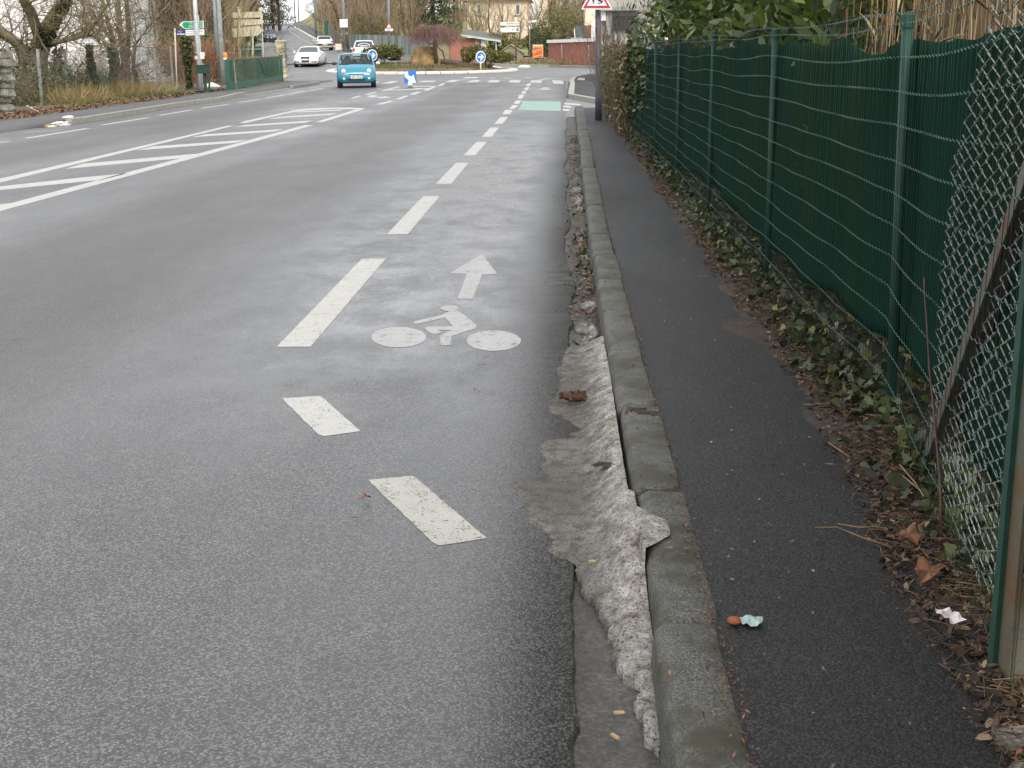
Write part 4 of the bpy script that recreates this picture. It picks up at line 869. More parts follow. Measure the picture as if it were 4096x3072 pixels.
for i, (px, py, h, a, lab) in enumerate([(2476, 2850, -.02, .2, 'tan wood chip lying in the bare gutter'), (2368, 2244, .03, .15, 'yellow filter stub lying on the packed snow'), (2350, 1458, .06, 1.2, 'tan splinter stuck in the upper snow bank'), (2460, 2945, -.018, 2.2, 'pale splinter in the gutter near the snow tip')]):
    g = onplane(px, py, (0, 0, h + .008), (0, 0, 1)); o = MB().box((0, 0, 0), (.026 if i != 1 else .02, .009, .006)).build('wood_chip', M_chip, bevel=.0015); o.location = g; o.rotation_euler = (0, .05, a); tag(o, lab, 'chip')
g = onplane(2478, 1905, (0, 0, .075), (0, 0, 1)); o = leaf_obj('beech_leaf', np.random.default_rng(2), [(0, 0, 0)], .035, .026, M_chip, None, shape='oval', up=.3); o.location = g; tag(o, 'small yellow leaf on the snow against the kerb', 'leaf')
# long dry twigs reaching out onto the footway
def twig(pix, h, label, r0=.003):
    o = MB().tube([onplane(x, y, (0, 0, h + .004 * i), (0, 0, 1)) for i, (x, y) in enumerate(pix)], [r0 * (1 - .15 * i) for i in range(len(pix))], 5).build('dry_twig', M_straw2, smooth=True); tag(o, label, 'twig')
M_straw2 = mat('dry_twig_bark', (.24, .15, .08), .8, .4, 20)
twig([(3570, 2190), (3450, 2150), (3345, 2108), (3260, 2110)], .125, 'long bent dry twig reaching onto the footway')
twig([(3545, 2105), (3440, 2110), (3350, 2095)], .125, 'straight reddish twig just above the long bent one')
twig([(3600, 1860), (3660, 1930), (3695, 1985)], .2, 'tan stick poking through the wire fence')
twig([(3600, 1895), (3680, 1960)], .2, 'shorter tan stick beside the one through the wires')
twig([(3530, 1610), (3330, 1615), (3215, 1618)], .125, 'thin straight stalk lying across the footway edge')
twig([(3315, 1770), (3400, 1830)], .125, 'short pale stalk on the edge of the footway')
# ================================================================== left side: fence, trees, undergrowth
M_grey_steel = mat('grey_steel', (.30, .32, .33), .5, .2, 4, metal=.2)
M_greypole = mat('grey_pole', (.20, .22, .23), .6, .25, 3)
M_rustmesh = mat('old_fence_wire', (.13, .13, .12), .7, .3, 20)
M_oldpost = mat('old_concrete_post', (.26, .27, .25), .85, .3, 6)
lfence = thing('chain_link_fence', 'old sagging chain-link fence with leaning posts on the left verge', 'fence', (-15.4, 44, .2))
off = -Vector(lfence.location)
for a, b_, d in [((150, 195), (168, 420), 38.5), ((256, 195), (268, 316), 43), ((616, 195), (632, 345), 51.0), ((680, 184), (695, 362), 52.2), ((27, 170), (47, 358), 36.0)]:
    MB().bar(D(*b_, d) - Vector((0, 0, .25)) + off, D(*a, d) + off, .07, .07).build('post', M_oldpost, lfence)
S = []; fa, fb = Vector((-15.6, 34, 0)), Vector((-15.4, 54, 0)); Lf = (fb - fa).length; fdv = (fb - fa).normalized()
k = 0.
while k < Lf + 1.5:
    for sgn in (0, 1):
        s0, s1 = (k - 1.5, k) if sgn else (k, k - 1.5); z0, z1 = .2, 1.7
        t0, t1 = 0., 1.
        for lim, up_ in ((0., False), (Lf, True)):
            for q in (0, 1):
                pass
        a_, b2 = max(0, min(Lf, s0)), max(0, min(Lf, s1))
        za = z0 + (a_ - s0) / (s1 - s0) * (z1 - z0); zb = z0 + (b2 - s0) / (s1 - s0) * (z1 - z0)
        pa, pb = fa + fdv * a_, fa + fdv * b2; pa.z = gz(pa.x, pa.y) + za; pb.z = gz(pb.x, pb.y) + zb
        if abs(a_ - b2) > .05: S.append((tuple(pa + off), tuple(pb + off), .0028, .0028))
    k += .13
for z in (.25, 1.0, 1.68):
    for q in np.arange(0, Lf, 1.0):
        pa, pb = fa + fdv * float(q), fa + fdv * float(min(Lf, q + 1)); S.append(((pa.x + off.x, pa.y + off.y, gz(pa.x, pa.y) + z + off.z), (pb.x + off.x, pb.y + off.y, gz(pb.x, pb.y) + z + off.z), .004, .004))
seg_obj('mesh_wires', S, M_rustmesh, lfence, 3)['kind'] = 'stuff'
# the big ivy-clad tree
M_mossbark = mat('mossy_bark', (.16, .13, .075), .95, .5, 5, .6, 25, col2=(.06, .05, .03))
M_twig_l = leafmat('winter_twig', [(0, (.09, .07, .04)), (.5, (.17, .135, .075)), (1, (.27, .215, .12))], .9, 0)
def limb(pix, d0, radii, dd=0.):
    return [D(x, y, d0 + dd * i) for i, (x, y) in enumerate(pix)], radii
def custom_tree(name, label, base, limbs, seed, twigs=True, twlen=1.6, ivypix=None, lvl=2, kids=(6, 4, 3), n=4):
    root = thing(name, label, 'tree', base); inv = -Vector(base); r = np.random.default_rng(seed); tr = MB(); S = []
    for P, R_ in limbs:
        Pp = [p + inv for p in P]; tr.tube(Pp, R_, 9)
        if twigs:
            for i in range(len(Pp) - 1):
                if R_[i] > .30: continue
                for k in range(n):
                    u = r.random(); q = Pp[i].lerp(Pp[i + 1], u); dv = (Pp[i + 1] - Pp[i]).normalized(); t = np.array(dv) * .4 + r.normal(size=3) * .6 + np.array([0, 0, .15])
                    grow(r, q, t, twlen * (.5 + r.random()), min(.028, R_[i] * .4), 0, S, lvl, .2, .02, kids, .8, .55, 5, .0045)
    tr.build('trunk', M_mossbark, root, smooth=True)
    if S: seg_obj('crown', [s[:4] for s in S], M_twig_l, root, 3)
    if ivypix:
        P = []
        for x0, y0, x1, y1, w0, w1, cnt, dist in ivypix:
            for k in range(cnt):
                u = r.random(); c = D(x0 + (x1 - x0) * u, y0 + (y1 - y0) * u, dist) + inv; ww = (w0 + (w1 - w0) * u) * dist / F; a = r.random() * 6.28; q = ww * (.7 + .5 * r.random()); P.append((c.x + math.cos(a) * q, c.y + math.sin(a) * q, c.z + r.normal() * .06))
        leaf_obj('ivy', r, P, .10, .09, M_ivy, root, axis=(.1, -.7, -.2), spread=.6, shape='ivy')
    return root
d0 = 43.
custom_tree('ivy_clad_tree', 'forked bare tree with an ivy-covered limb behind the left fence', D(150, 380, d0), [
    limb([(150, 390), (148, 300), (150, 230), (158, 170)], d0, [.42, .36, .32, .27]),
    limb([(158, 175), (185, 120), (215, 65), (262, 5), (300, -60)], d0, [.25, .24, .22, .20, .18], .25),
    limb([(155, 185), (140, 100), (125, 50), (95, 0), (70, -50)], d0, [.22, .18, .17, .15, .13], -.3),
    limb([(118, 260), (90, 195), (50, 160), (0, 120), (-60, 95)], d0, [.22, .17, .16, .15, .12], -.2),
    limb([(110, 330), (90, 230), (60, 170), (-20, 130)], d0 + .5, [.20, .16, .12, .10]),
    limb([(195, 178), (240, 165), (300, 152), (345, 138), (390, 150), (405, 185)], d0, [.10, .085, .075, .065, .05, .03], -.25),
    limb([(345, 138), (380, 90), (415, 40), (440, 0)], d0 - 1, [.055, .05, .04, .03], -.2),
    limb([(240, 165), (330, 128), (420, 60), (470, 10)], d0 + 1, [.05, .04, .03, .02], .2)], 5, ivypix=[(150, 380, 150, 200, 32, 30, 900, d0), (150, 210, 200, 110, 34, 26, 900, d0), (195, 120, 265, 0, 24, 22, 650, d0 + .4), (225, 300, 235, 190, 15, 18, 260, d0 + .6)], n=5)
custom_tree('bare_ash', 'slim many-stemmed bare tree beside the white gable', D(490, 340, 52), [
    limb([(480, 340), (465, 220), (450, 150), (430, 80), (410, 0)], 52, [.13, .11, .10, .08, .06]),
    limb([(500, 340), (497, 220), (480, 120), (470, 0)], 52.5, [.16, .14, .12, .10]),
    limb([(510, 340), (508, 200), (515, 100), (505, 0)], 53, [.13, .12, .11, .09]),
    limb([(530, 300), (540, 180), (600, 100), (680, 10)], 52, [.07, .06, .04, .03]),
    limb([(500, 180), (430, 190), (400, 150)], 51, [.05, .035, .02]),
    limb([(465, 190), (400, 90), (350, 20)], 51.5, [.05, .04, .03])], 6, ivypix=[(465, 370, 450, 200, 18, 14, 320, 51.2)], n=6, twlen=1.9)
M_ivy_d = M_ivy
for i, (px, y0, y1, d_, ww, lab) in enumerate([(376, 395, 190, 45.5, 20, 'ivy-wrapped fence post with a leafy round top'), (462, 390, 195, 49, 22, 'thick ivy-wrapped stump standing at the chain-link fence'), (550, 380, 285, 50.5, 14, 'low ivy clump climbing a short stake'), (760, 372, 160, 51, 24, 'tall brown-green ivy column next to the direction sign pole')]):
    b0 = D(px, y0, d_); root = thing('ivy_column', lab, 'ivy', b0); hh = (y0 - y1) * d_ / F; r = np.random.default_rng(70 + i); n = int(650 * hh)
    MB().tube([(0, 0, -.1), (.03, 0, hh * .5), (0, 0, hh * .96)], [.07, .06, .04], 7).build('stem', M_bark_dark, root)
    z = r.random(n) * hh; rad = ww * d_ / F * (.75 + .35 * np.sin(z * 3 + i)) * (1.25 if i == 0 else 1.); a = r.random(n) * 6.28; q = np.sqrt(.25 + .75 * r.random(n)) * rad
    leaf_obj('foliage', r, np.stack([np.cos(a) * q, np.sin(a) * q, z], 1), .085, .075, M_ivy_end if i in (0, 3) else M_ivy, root, axis=(.1, -.8, -.2), spread=.6, shape='ivy')
# brambles, dry grass, leaves
rb_ = np.random.default_rng(23)
M_bramble = leafmat('bramble_stem', [(0, (.09, .052, .038)), (.5, (.18, .105, .07)), (1, (.28, .18, .11))], .85, 0)
def thicket(name, label, boxes, n, length, r0, material, seed, upw=.03, lean_=.5, kind='stuff', lvl=1, kids=(4, 0)):
    r = np.random.default_rng(seed); S = []
    for k in range(n):
        x0, x1, y0, y1 = boxes[k % len(boxes)]; x, y = x0 + (x1 - x0) * r.random(), y0 + (y1 - y0) * r.random()
        grow(r, (x, y, gz(x, y) + .05), (r.normal() * lean_, r.normal() * lean_, 1), length * (.5 + .8 * r.random()), r0, 0, S, lvl, .22, upw, kids, .8, .5, 5, .004)
    o = seg_obj(name, [s[:4] for s in S], material, None, 3); tag(o, label, 'undergrowth', kind=kind); return o
thicket('bramble_thicket', 'tangled brown bramble stems behind the left chain-link fence', [(-18.5, -15.8, 37, 53), (-21, -17, 40, 56)], 900, 1.5, .008, M_bramble, 24, -.02, .5)
M_drygrass = leafmat('dry_grass', [(0, (.13, .09, .035)), (.5, (.27, .20, .085)), (.85, (.38, .30, .14)), (1, (.16, .19, .06))], .8, .2)
def blades(name, label, xr, yr_, n, hgt, wid, material, seed, cat='grass', tilt=.35, clump=0, zoff=.1):
    r = np.random.default_rng(seed); P = np.stack([xr[0] + (xr[1] - xr[0]) * r.random(n), yr_[0] + (yr_[1] - yr_[0]) * r.random(n)], 1)
    if clump:
        c = np.stack([xr[0] + (xr[1] - xr[0]) * r.random(clump), yr_[0] + (yr_[1] - yr_[0]) * r.random(clump)], 1); P = c[r.integers(0, clump, n)] + r.normal(size=(n, 2)) * np.array([.22, .3])
    P3 = np.column_stack([P, [gz(x, y) + zoff for x, y in P]]); o = leaf_obj(name, r, P3, hgt, wid, material, None, axis=(0, 0, 1), spread=tilt, shape='needle', lvar=.6); tag(o, label, cat, kind='stuff'); return o
blades('dry_grass', 'dry straw-coloured grass tufts along the left verge', (-15.8, -14.4), (38.5, 49), 3600, .5, .011, M_drygrass, 25, clump=38, tilt=.6)
M_green_grass = leafmat('green_grass', [(0, (.05, .075, .02)), (.6, (.11, .14, .035)), (1, (.20, .19, .07))], .8, .2)
blades('verge_grass', 'short green grass at the edge of the left footway', (-15.2, -13.6), (37, 53), 6000, .13, .012, M_green_grass, 26, tilt=.5)
M_daff = leafmat('bulb_leaf', [(0, (.03, .075, .04)), (1, (.08, .14, .07))], .6, .2)
g = D(290, 370, 46); blades('bulb_leaves', 'clump of long blue-green bulb leaves behind the fence', (g.x - 1.3, g.x + 1.3), (45.3, 46.8), 420, .75, .035, M_daff, 27, 'plant', .3)
Q = np.stack([-15.4 + 2.0 * rb_.random(3500), 28 + 24 * rb_.random(3500)], 1); Q[:, 0] = np.array([lx(y) - 1.55 for y in Q[:, 1]]) - 1.6 * rb_.random(3500) ** 1.3
P = np.column_stack([Q, [gz(x, y) + .14 + .04 * rb_.random() for x, y in Q]]); o = leaf_obj('autumn_leaves', rb_, P, .075, .045, leafmat('autumn_leaf', [(0, (.05, .022, .012)), (.5, (.14, .06, .025)), (1, (.26, .15, .07))], .7, .1), None, shape='oval', up=.45, curl=1.6); tag(o, 'orange brown fallen leaves along the left footway', 'leaf litter', kind='stuff')
n = 2600; P = np.stack([-16.6 + 1.4 * rb_.random(n), 35 + 8 * rb_.random(n), .15 + rb_.random(n) ** 1.4 * 1.1], 1); P[:, 2] += .1; o = leaf_obj('ivy_bank', rb_, P, .07, .06, M_ivy_end, None, axis=(.3, -.7, .1), spread=.7, shape='ivy'); tag(o, 'low ivy and bramble leaves under the forked tree', 'ivy', kind='stuff')
# dry stone pillar at the left edge
M_stone = mat('field_stone', (.30, .29, .25), .9, .45, 4, .7, 20, col2=(.13, .125, .09))
pil = thing('stone_pillar', 'mossy rough stone wall end at the edge of the left footway', 'wall', D(6, 472, 32.5)); inv = -Vector(pil.location)
rq = np.random.default_rng(33)
for row in range(9):
    for c_ in range(2):
        px = -24 + 36 * c_ + (row % 2) * 10 + (18 if row == 0 else 0); py = 462 - row * 30; c = D(px, py, 32.6 + .25 * c_) + inv; me = None
        mb = MB(); V = []; 
        for s_ in ((-1, -1, -1), (1, -1, -1), (1, 1, -1), (-1, 1, -1), (-1, -1, 1), (1, -1, 1), (1, 1, 1), (-1, 1, 1)): V.append((c.x + s_[0] * .145 * (1 + rq.normal() * .18), c.y + s_[1] * .26 * (1 + rq.normal() * .1), c.z + s_[2] * .092 * (1 + rq.normal() * .14)))
        mb.add(V, [(3, 2, 1, 0), (4, 5, 6, 7), (0, 1, 5, 4), (1, 2, 6, 5), (2, 3, 7, 6), (3, 0, 4, 7)]).build('stone', M_stone, pil, bevel=.035, smooth=False)
MB().box(D(-10, 340, 33.3) + inv, (.45, .6, 1.7)).build('rubble_core', M_soil, pil)
M_white = mat('white_plastic', (.72, .71, .70), .5, .12, 6)
a, b_ = G(108, 424, .16), G(152, 447, .14); tag(MB().bar(a, b_, .06, .03).build('white_strip', M_white), 'white plastic strip lying in the leaves by the left footway', 'litter')

# ================================================================== poles and signs, left
def pole(name, label, a, b_, r0, r1, material, cat='pole', group=None, n=10):
    root = thing(name, label, cat, a, 0, group); MB().tube([Vector((0, 0, -.3)), (b_ - a) * .5, b_ - a], [r0, (r0 + r1) / 2, r1], n).build('shaft', material, root, smooth=True); return root
M_lightpole = mat('galvanised_pole', (.46, .49, .50), .55, .2, 2.5, metal=.15)
M_red = mat('sign_red', (.45, .03, .035), .45, .15, 5); M_blue = mat('sign_blue', (.02, .17, .56), .45, .12, 5); M_signwhite = mat('sign_white', (.78, .78, .76), .45, .06, 5)
M_cream = mat('cream_enamel', (.66, .60, .43), .55, .15, 4); M_signgreen = mat('sign_green', (.0, .33, .15), .45, .12, 5); M_navy = mat('sign_navy', (.04, .045, .20), .45, .15, 6)
M_black = mat('black_print', (.015, .015, .018), .6, .1, 5); M_greytxt = mat('grey_print', (.16, .17, .22), .6, .1, 5)
p51 = 51.2
gp_ = pole('lamp_pole', 'tall pale galvanised pole in front of the green direction sign', D(800, 364, p51), D(776, -60, p51), .10, .075, M_lightpole)
for y, h_ in ((218, .05), (241, .05)):
    a = D(789, y, p51) - Vector(gp_.location); MB().lathe([(.092, -h_ / 2), (.097, -h_ / 2), (.097, h_ / 2), (.092, h_ / 2)], a, n=12).build('red_band', M_red, gp_)
a = D(808, 222, p51 - .1) - Vector(gp_.location); MB().box(a, (.17, .01, .26)).build('notice', M_white, gp_); MB().box(a + Vector((-.24, .0, -.08)), (.1, .01, .12)).build('notice', M_white, gp_)
MB().box(a + Vector((.08, .005, .05)), (.06, .012, .14)).build('notice', M_white, gp_)
dp = 52.0; base = D(810, 360, dp); ds = thing('direction_sign', 'green arrow direction sign over a white and navy plate on a cream post', 'sign', base); inv = -Vector(base)
MB().tube([(0, 0, -.1), D(790, 60, dp) + inv], .045, 10).build('post', M_cream, ds, smooth=True)
def sgn(poly_px, d_, name, material, parent, inv_, th=.025, off_=0.):
    P = [D(x, y, d_) + inv_ for x, y in poly_px]; n = len(P); mb = MB(); y0 = sum(p.y for p in P) / n
    return mb.add([(p.x, y0 - off_, p.z) for p in P] + [(p.x, y0 - off_ + th, p.z) for p in P], [tuple(range(n)), tuple(range(2 * n - 1, n - 1, -1))] + [(i, n + i, n + (i + 1) % n, (i + 1) % n) for i in range(n)]).build(name, material, parent)
arrow = [(717, 99), (731, 86), (814, 83.5), (815, 112), (737, 115)]
bd = sgn(arrow, dp - .1, 'green_board', M_signwhite, ds, inv); sgn([(727, 99), (734, 88.5), (810, 86), (811, 110), (738, 112.5)], dp - .1, 'green_face', M_signgreen, bd, inv, .006, .004)
c = D(782, 94.5, dp - .1) + inv; text('lettering', 'TOUTES', .105, bd, M_signwhite, (c.x, c.y - .03, c.z), width=.50)
c = D(782, 105, dp - .1) + inv; text('lettering', 'DIRECTIONS', .105, bd, M_signwhite, (c.x, c.y - .03, c.z), width=.50)
b2 = sgn([(742, 120.5), (816, 117), (817, 139.5), (743, 142.5)], dp - .1, 'white_plate', M_signwhite, ds, inv)
c = D(803, 126, dp - .1) + inv; 
for (u0, v0, u1, v1) in [(745, 125, 777, 128.5), (745, 134, 769, 137.5), (773, 134, 777, 137), (795, 123.5, 810, 127)]:
    q = MB(); uu = u0
    while uu < u1:
        w0 = 2.4; sgn([(uu, v0), (uu + w0 * .7, v0), (uu + w0 * .7, v1 - .5), (uu, v1)], dp - .1, 'print', M_greytxt, b2, inv, .004, .004); uu += 3.4
b3 = sgn([(704.5, 121.5), (741, 119), (742, 142), (705.5, 144)], dp - .05, 'street_name_plate', M_navy, ds, inv)
c = D(721.5, 126.5, dp - .1) + inv; text('lettering', 'RUE', .075, b3, M_signwhite, (c.x, c.y - .02, c.z)); c = D(721.5, 131.8, dp - .1) + inv; text('lettering', 'DE', .04, b3, M_signwhite, (c.x, c.y - .02, c.z))
for (u0, u1) in [(708, 716), (719, 739)]: sgn([(u0, 134.8), (u1, 134), (u1, 138.4), (u0, 139.4)], dp - .1, 'print', M_signwhite, b3, inv, .004, .0)
pl2 = pole('street_plate_post', 'thin pale post carrying the navy street name plate', D(708, 360, 52.1), D(699, 113, 52.1), .03, .03, M_cream, 'post')
tw1 = pole('utility_pole', 'bluish grey utility pole, the slimmer one of a close pair', D(876, 300, 60), D(852, -60, 60), .085, .07, M_greypole)
tw2 = pole('utility_pole', 'thick grey utility pole with a dark foot in a close pair', D(896, 350, 58), D(870, -60, 58), .12, .085, M_oldpost)
# mailbox
mp = D(821, 366, 49.9); mbx = thing('mailbox', 'dark green letter box on a square post beside the driveway', 'mailbox', mp); inv = -mp
bx = MB().box(D(811, 277, 49.9) + inv, (.46, .28, .32)).build('box', M_post, mbx, bevel=.012); MB().box(D(811, 261, 49.9) + inv, (.50, .32, .02)).build('lid', M_post, mbx, bevel=.004)
MB().bar((0, .02, -.1), D(819, 290, 49.9) + inv + Vector((0, .02, 0)), .10, .10).build('post', M_post, mbx); MB().box(D(806, 270, 49.75) + inv, (.26, .012, .035)).build('flap', M_vwire, mbx)
MB().box(D(812, 256.5, 49.8) + inv, (.09, .05, .045)).build('top_plate', M_oldpost, mbx)
gpp = thing('gate_post', 'slim dark green gate post standing beside the letter box', 'post', D(838, 368, 49.8)); MB().bar((0, 0, -.1), D(834, 246, 49.8) - Vector(gpp.location), .06, .06).build('post', M_post, gpp); MB().bar(D(836, 266, 49.8) - Vector(gpp.location), D(824, 266, 49.9) - Vector(gpp.location), .02, .03).build('hinge', M_post, gpp)
# sliding mesh gate
M_gategreen = mat('gate_green', (.018, .105, .065), .5, .3, 5)
A, B = G(915, 361, .12), G(1128, 323, .12); gt = thing('mesh_gate', 'green metal sliding gate with mesh panels and a diagonal brace', 'gate', A); inv = -A; dv = (B - A); gh = 1.18
def gpt(u, z): return dv * u + Vector((0, 0, z))
for u in (.0, 1.): MB().bar(gpt(u, -.1), gpt(u, gh + .05), .13, .13).build('end_post', M_gategreen, gt)
for u in (.07, .285, .51, .725, .93): MB().bar(gpt(u, .02), gpt(u, gh), .055, .055).build('upright', M_gategreen, gt)
for z, hh in ((.13, .24), (gh - .02, .06)): MB().bar(gpt(.02, z), gpt(.98, z), .04, hh).build('rail', M_gategreen, gt)
MB().bar(gpt(.53, gh - .1), gpt(.66, .22), .045, .045).build('brace', M_gategreen, gt)
M_pale = mat('pale_tube', (.42, .38, .32), .6, .3, 6); MB().bar(gpt(.115, -.02), gpt(.10, gh), .05, .05).build('guide_tube', M_pale, gt)
for u0, u1 in ((.02, .285), (.285, .51), (.51, .725), (.725, .98)):
    S = []
    for u in np.arange(u0, u1, .0065): S.append((tuple(gpt(float(u), .2)), tuple(gpt(float(u), gh - .05)), .006, .006))
    for z in np.arange(.25, gh - .05, .05): S.append((tuple(gpt(u0, float(z))), tuple(gpt(u1, float(z))), .005, .005))
    seg_obj('mesh_panel', S, M_gategreen, gt, 3)
M_amber = mat('amber_lens', (.85, .26, .02), .35, .1, 5)
bc = thing('beacon', 'orange flashing beacon on top of the gate end', 'lamp', A + Vector((-.05, 0, gh + .05))); MB().lathe([(.07, 0), (.085, .02), (.085, .14), (.06, .2), (0, .21)], n=14).build('lens', M_amber, bc, smooth=True); MB().lathe([(.09, -.06), (.09, .01), (0, .01)], n=14).build('base', M_white, bc); MB().tube([(0, 0, .2), (0, 0, .45)], .008, 6).build('aerial', M_greypole, bc)
# stone gate pillar with climber
M_creamstone = mat('cream_stone', (.62, .53, .36), .85, .3, 3, .3, 14)
pp = D(1137, 312, 67.5); gpl = thing('stone_gate_pillar', 'cream stone gate pillar overgrown with bare creeper at the gate end', 'pillar', pp); inv = -pp
tr_, hgt = .25, (312 - 174) * 67.5 / F
for k in range(7):
    MB().box((-.05 - .02 * k * .3, 0, hgt * (k + .5) / 7), (.42 + .01 * (k % 2), .5, hgt / 7 - .012), ).build('stone_block', M_creamstone, gpl, bevel=.012)
MB().box((-.06, 0, hgt + .03), (.5, .58, .07)).build('cap', M_creamstone, gpl, bevel=.01)
MB().box((-.05, 0, hgt / 2), (.40, .47, hgt - .02)).build('mortar', M_oldpost, gpl)
S = []
for k in range(60): grow(rb_, (-.25 + .4 * rb_.random(), -.26, hgt * rb_.random()), (rb_.normal() * .6, -.05, rb_.normal() * .5 + .3), .5, .008, 0, S, 1, .3, .02, (3, 0), .8, .5, 4, .004)
seg_obj('creeper', [s[:4] for s in S], M_bark_dark, gpl, 3)
# backs of big direction boards behind the gate
db = 76.; base = D(1014, 300, db); bs = thing('direction_boards', 'stack of three cream backs of large arrow direction boards on posts', 'sign', base); inv = -Vector(base)
sgn([(929, 50), (1040, 46), (1052, 57), (1036, 70), (930, 72)], db, 'arrow_board', M_cream, bs, inv, .05); sgn([(935, 79), (1043, 76), (1055, 84), (1044, 97), (936, 104)], db, 'arrow_board', M_cream, bs, inv, .05, -.1); sgn([(929, 115), (1038, 101), (1048, 126), (1032, 142), (932, 150)], db, 'arrow_board', M_cream, bs, inv, .05)
sgn([(1036, 142.5), (1047, 126.5), (1050, 128), (1038, 145)], db - .03, 'dark_edge', M_greytxt, bs, inv, .06)
MB().bar(D(1012, 300, db) + inv, D(1011, 140, db) + inv, .09, .09).build('post', M_cream, bs); MB().bar(D(957, 300, db) + inv + Vector((0, .12, 0)), D(954, 30, db) + inv + Vector((0, .12, 0)), .12, .12).build('post', M_cream, bs)
MB().box(D(955, 38, db) + inv + Vector((0, .1, 0)), (.16, .1, .3)).build('cap_box', M_cream, bs)
sb = thing('small_sign', 'small square cream sign back on a thin post near the hill road', 'sign', D(1048, 130, 105)); inv = -Vector(sb.location)
MB().bar((0, 0, -2), D(1045, 30, 105) + inv, .07, .07).build('post', M_cream, sb); sgn([(1036, 29), (1051, 29), (1052, 46), (1037, 46)], 104.9, 'board', M_cream, sb, inv, .03); sgn([(1041, 60), (1051, 60), (1051, 77), (1041, 77)], 104.9, 'lower_board', M_cream, sb, inv, .03)
ss_ = thing('square_sign', 'cream square sign back on the kerb behind the blue car', 'sign', D(1353, 250, 88)); inv = -Vector(ss_.location)
MB().bar((0, 0, -.3), D(1354, 176, 88) + inv, .06, .06).build('post', M_pale, ss_); sgn([(1341, 175), (1366, 175), (1366, 199), (1342, 200)], 87.95, 'board', M_cream, ss_, inv, .03); MB().box(D(1354, 205, 87.9) + inv, (.14, .05, .06)).build('green_tip', M_gategreen, ss_)
# poles along the hill road
pole('hill_lamp_post', 'tall grey lamp post on the grass bank by the hill road', G(1263, 137), D(1256, -80, 150), .14, .10, M_greypole) if False else None
def farpole(name, label, bpx, tpx, d_, r, m=M_greypole): return pole(name, label, D(*bpx, d_), D(*tpx, d_), r, r * .8, m)
farpole('hill_lamp_post', 'tall grey lamp post standing on the grass bank by the hill road', (1264, 140), (1255, -80), 178, .14)
farpole('crest_pole', 'thin dark pole at the top of the hill with a small lamp halfway up', (1181, 92), (1174, -60), 250, .10, M_black); farpole('crest_pole', 'plain thin dark pole at the hilltop beside the one with a lamp', (1195, 88), (1190, -60), 262, .10, M_black)
lp1 = farpole('lamp_post', 'grey lamp post carrying a square white sign by the hill road kerb', (1377, 192), (1370, -90), 118, .13); inv = -Vector(lp1.location)
sgn([(1358, 77), (1390, 76), (1391, 109), (1360, 110)], 117.7, 'white_sign', M_signwhite, lp1, inv, .03); sgn([(1373, 91), (1378, 90), (1375.5, 92), (1374, 93.5), (1373, 93.5)], 117.65, 'small_mark', M_black, lp1, inv, .01)
MB().box(D(1372, 128, 118.2) + inv, (.22, .25, .5)).build('meter_box', M_pale, lp1); MB().box(D(1384, 132, 118.3) + inv, (.35, .2, .25)).build('bracket_box', M_oldpost, lp1)
lp2 = farpole('lamp_post', 'grey lamp post carrying a red triangle warning sign by the plank fence', (1557, 200), (1552, -90), 108, .13); inv = -Vector(lp2.location)
tri = sgn([(1555.5, 88), (1569, 113), (1542, 113)], 107.7, 'warning_triangle', M_red, lp2, inv, .03); sgn([(1555.5, 95), (1564, 110.5), (1547, 110.5)], 107.66, 'white_field', M_signwhite, tri, inv, .01); sgn([(1554.7, 98.5), (1556.5, 98.5), (1556, 106), (1555.2, 106)], 107.6, 'exclamation_mark', M_black, tri, inv, .01); sgn([(1554.9, 107), (1556.2, 107), (1556.2, 108.4), (1554.9, 108.4)], 107.6, 'exclamation_dot', M_black, tri, inv, .01)
pn = sgn([(1540, 114), (1571, 114), (1571, 124.5), (1540, 124.5)], 107.7, 'panel', M_signwhite, lp2, inv, .02)
for v in (117.2, 120.6): sgn([(1547, v), (1563, v), (1563, v + .9), (1547, v + .9)], 107.64, 'print', M_greytxt, pn, inv, .008)
# ---- round arrow signs on the island
def arrow_sign(px, py, bx_, by_, d_, label):
    base = D(bx_, by_, d_); root = thing('arrow_sign', label, 'sign', base, math.radians(38), 'blue arrow signs on the island'); c = D(px, py, d_) - base; c = Vector((0, 0, c.z)); R_ = .36
    MB().tube([(0, .03, -.2), (0, .03, c.z)], .045, 10).build('post', M_cream, root, smooth=True)
    fc = MB().lathe([(0, -.0), (R_, 0), (R_, .03), (0, .03)], (0, 0, c.z), 'Y', 28).build('white_rim', M_signwhite, root); MB().lathe([(0, -.008), (R_ * .84, -.008), (R_ * .84, .002)], (0, 0, c.z), 'Y', 28).build('blue_disc', M_blue, fc)
    z = c.z; MB().prism([(-.22, z - .045), (.05, z - .045), (-.03, z - .15), (.06, z - .17), (.22, z), (.06, z + .17), (-.03, z + .15), (.05, z + .045), (-.22, z + .045)], .006, 'XZ', -.016).build('white_arrow', M_signwhite, fc)
    if bx_ > 1700: MB().tube([(0, 0, 0), (0, 0, .01)], .08, 8).build('foot', M_oldpost, root)
arrow_sign(1489, 221, 1492, 286, 84.5, 'round blue arrow sign in front of the left-hand island bush'); arrow_sign(1924, 228, 1924, 284, 82.5, 'round blue arrow sign in front of the wide island bush')
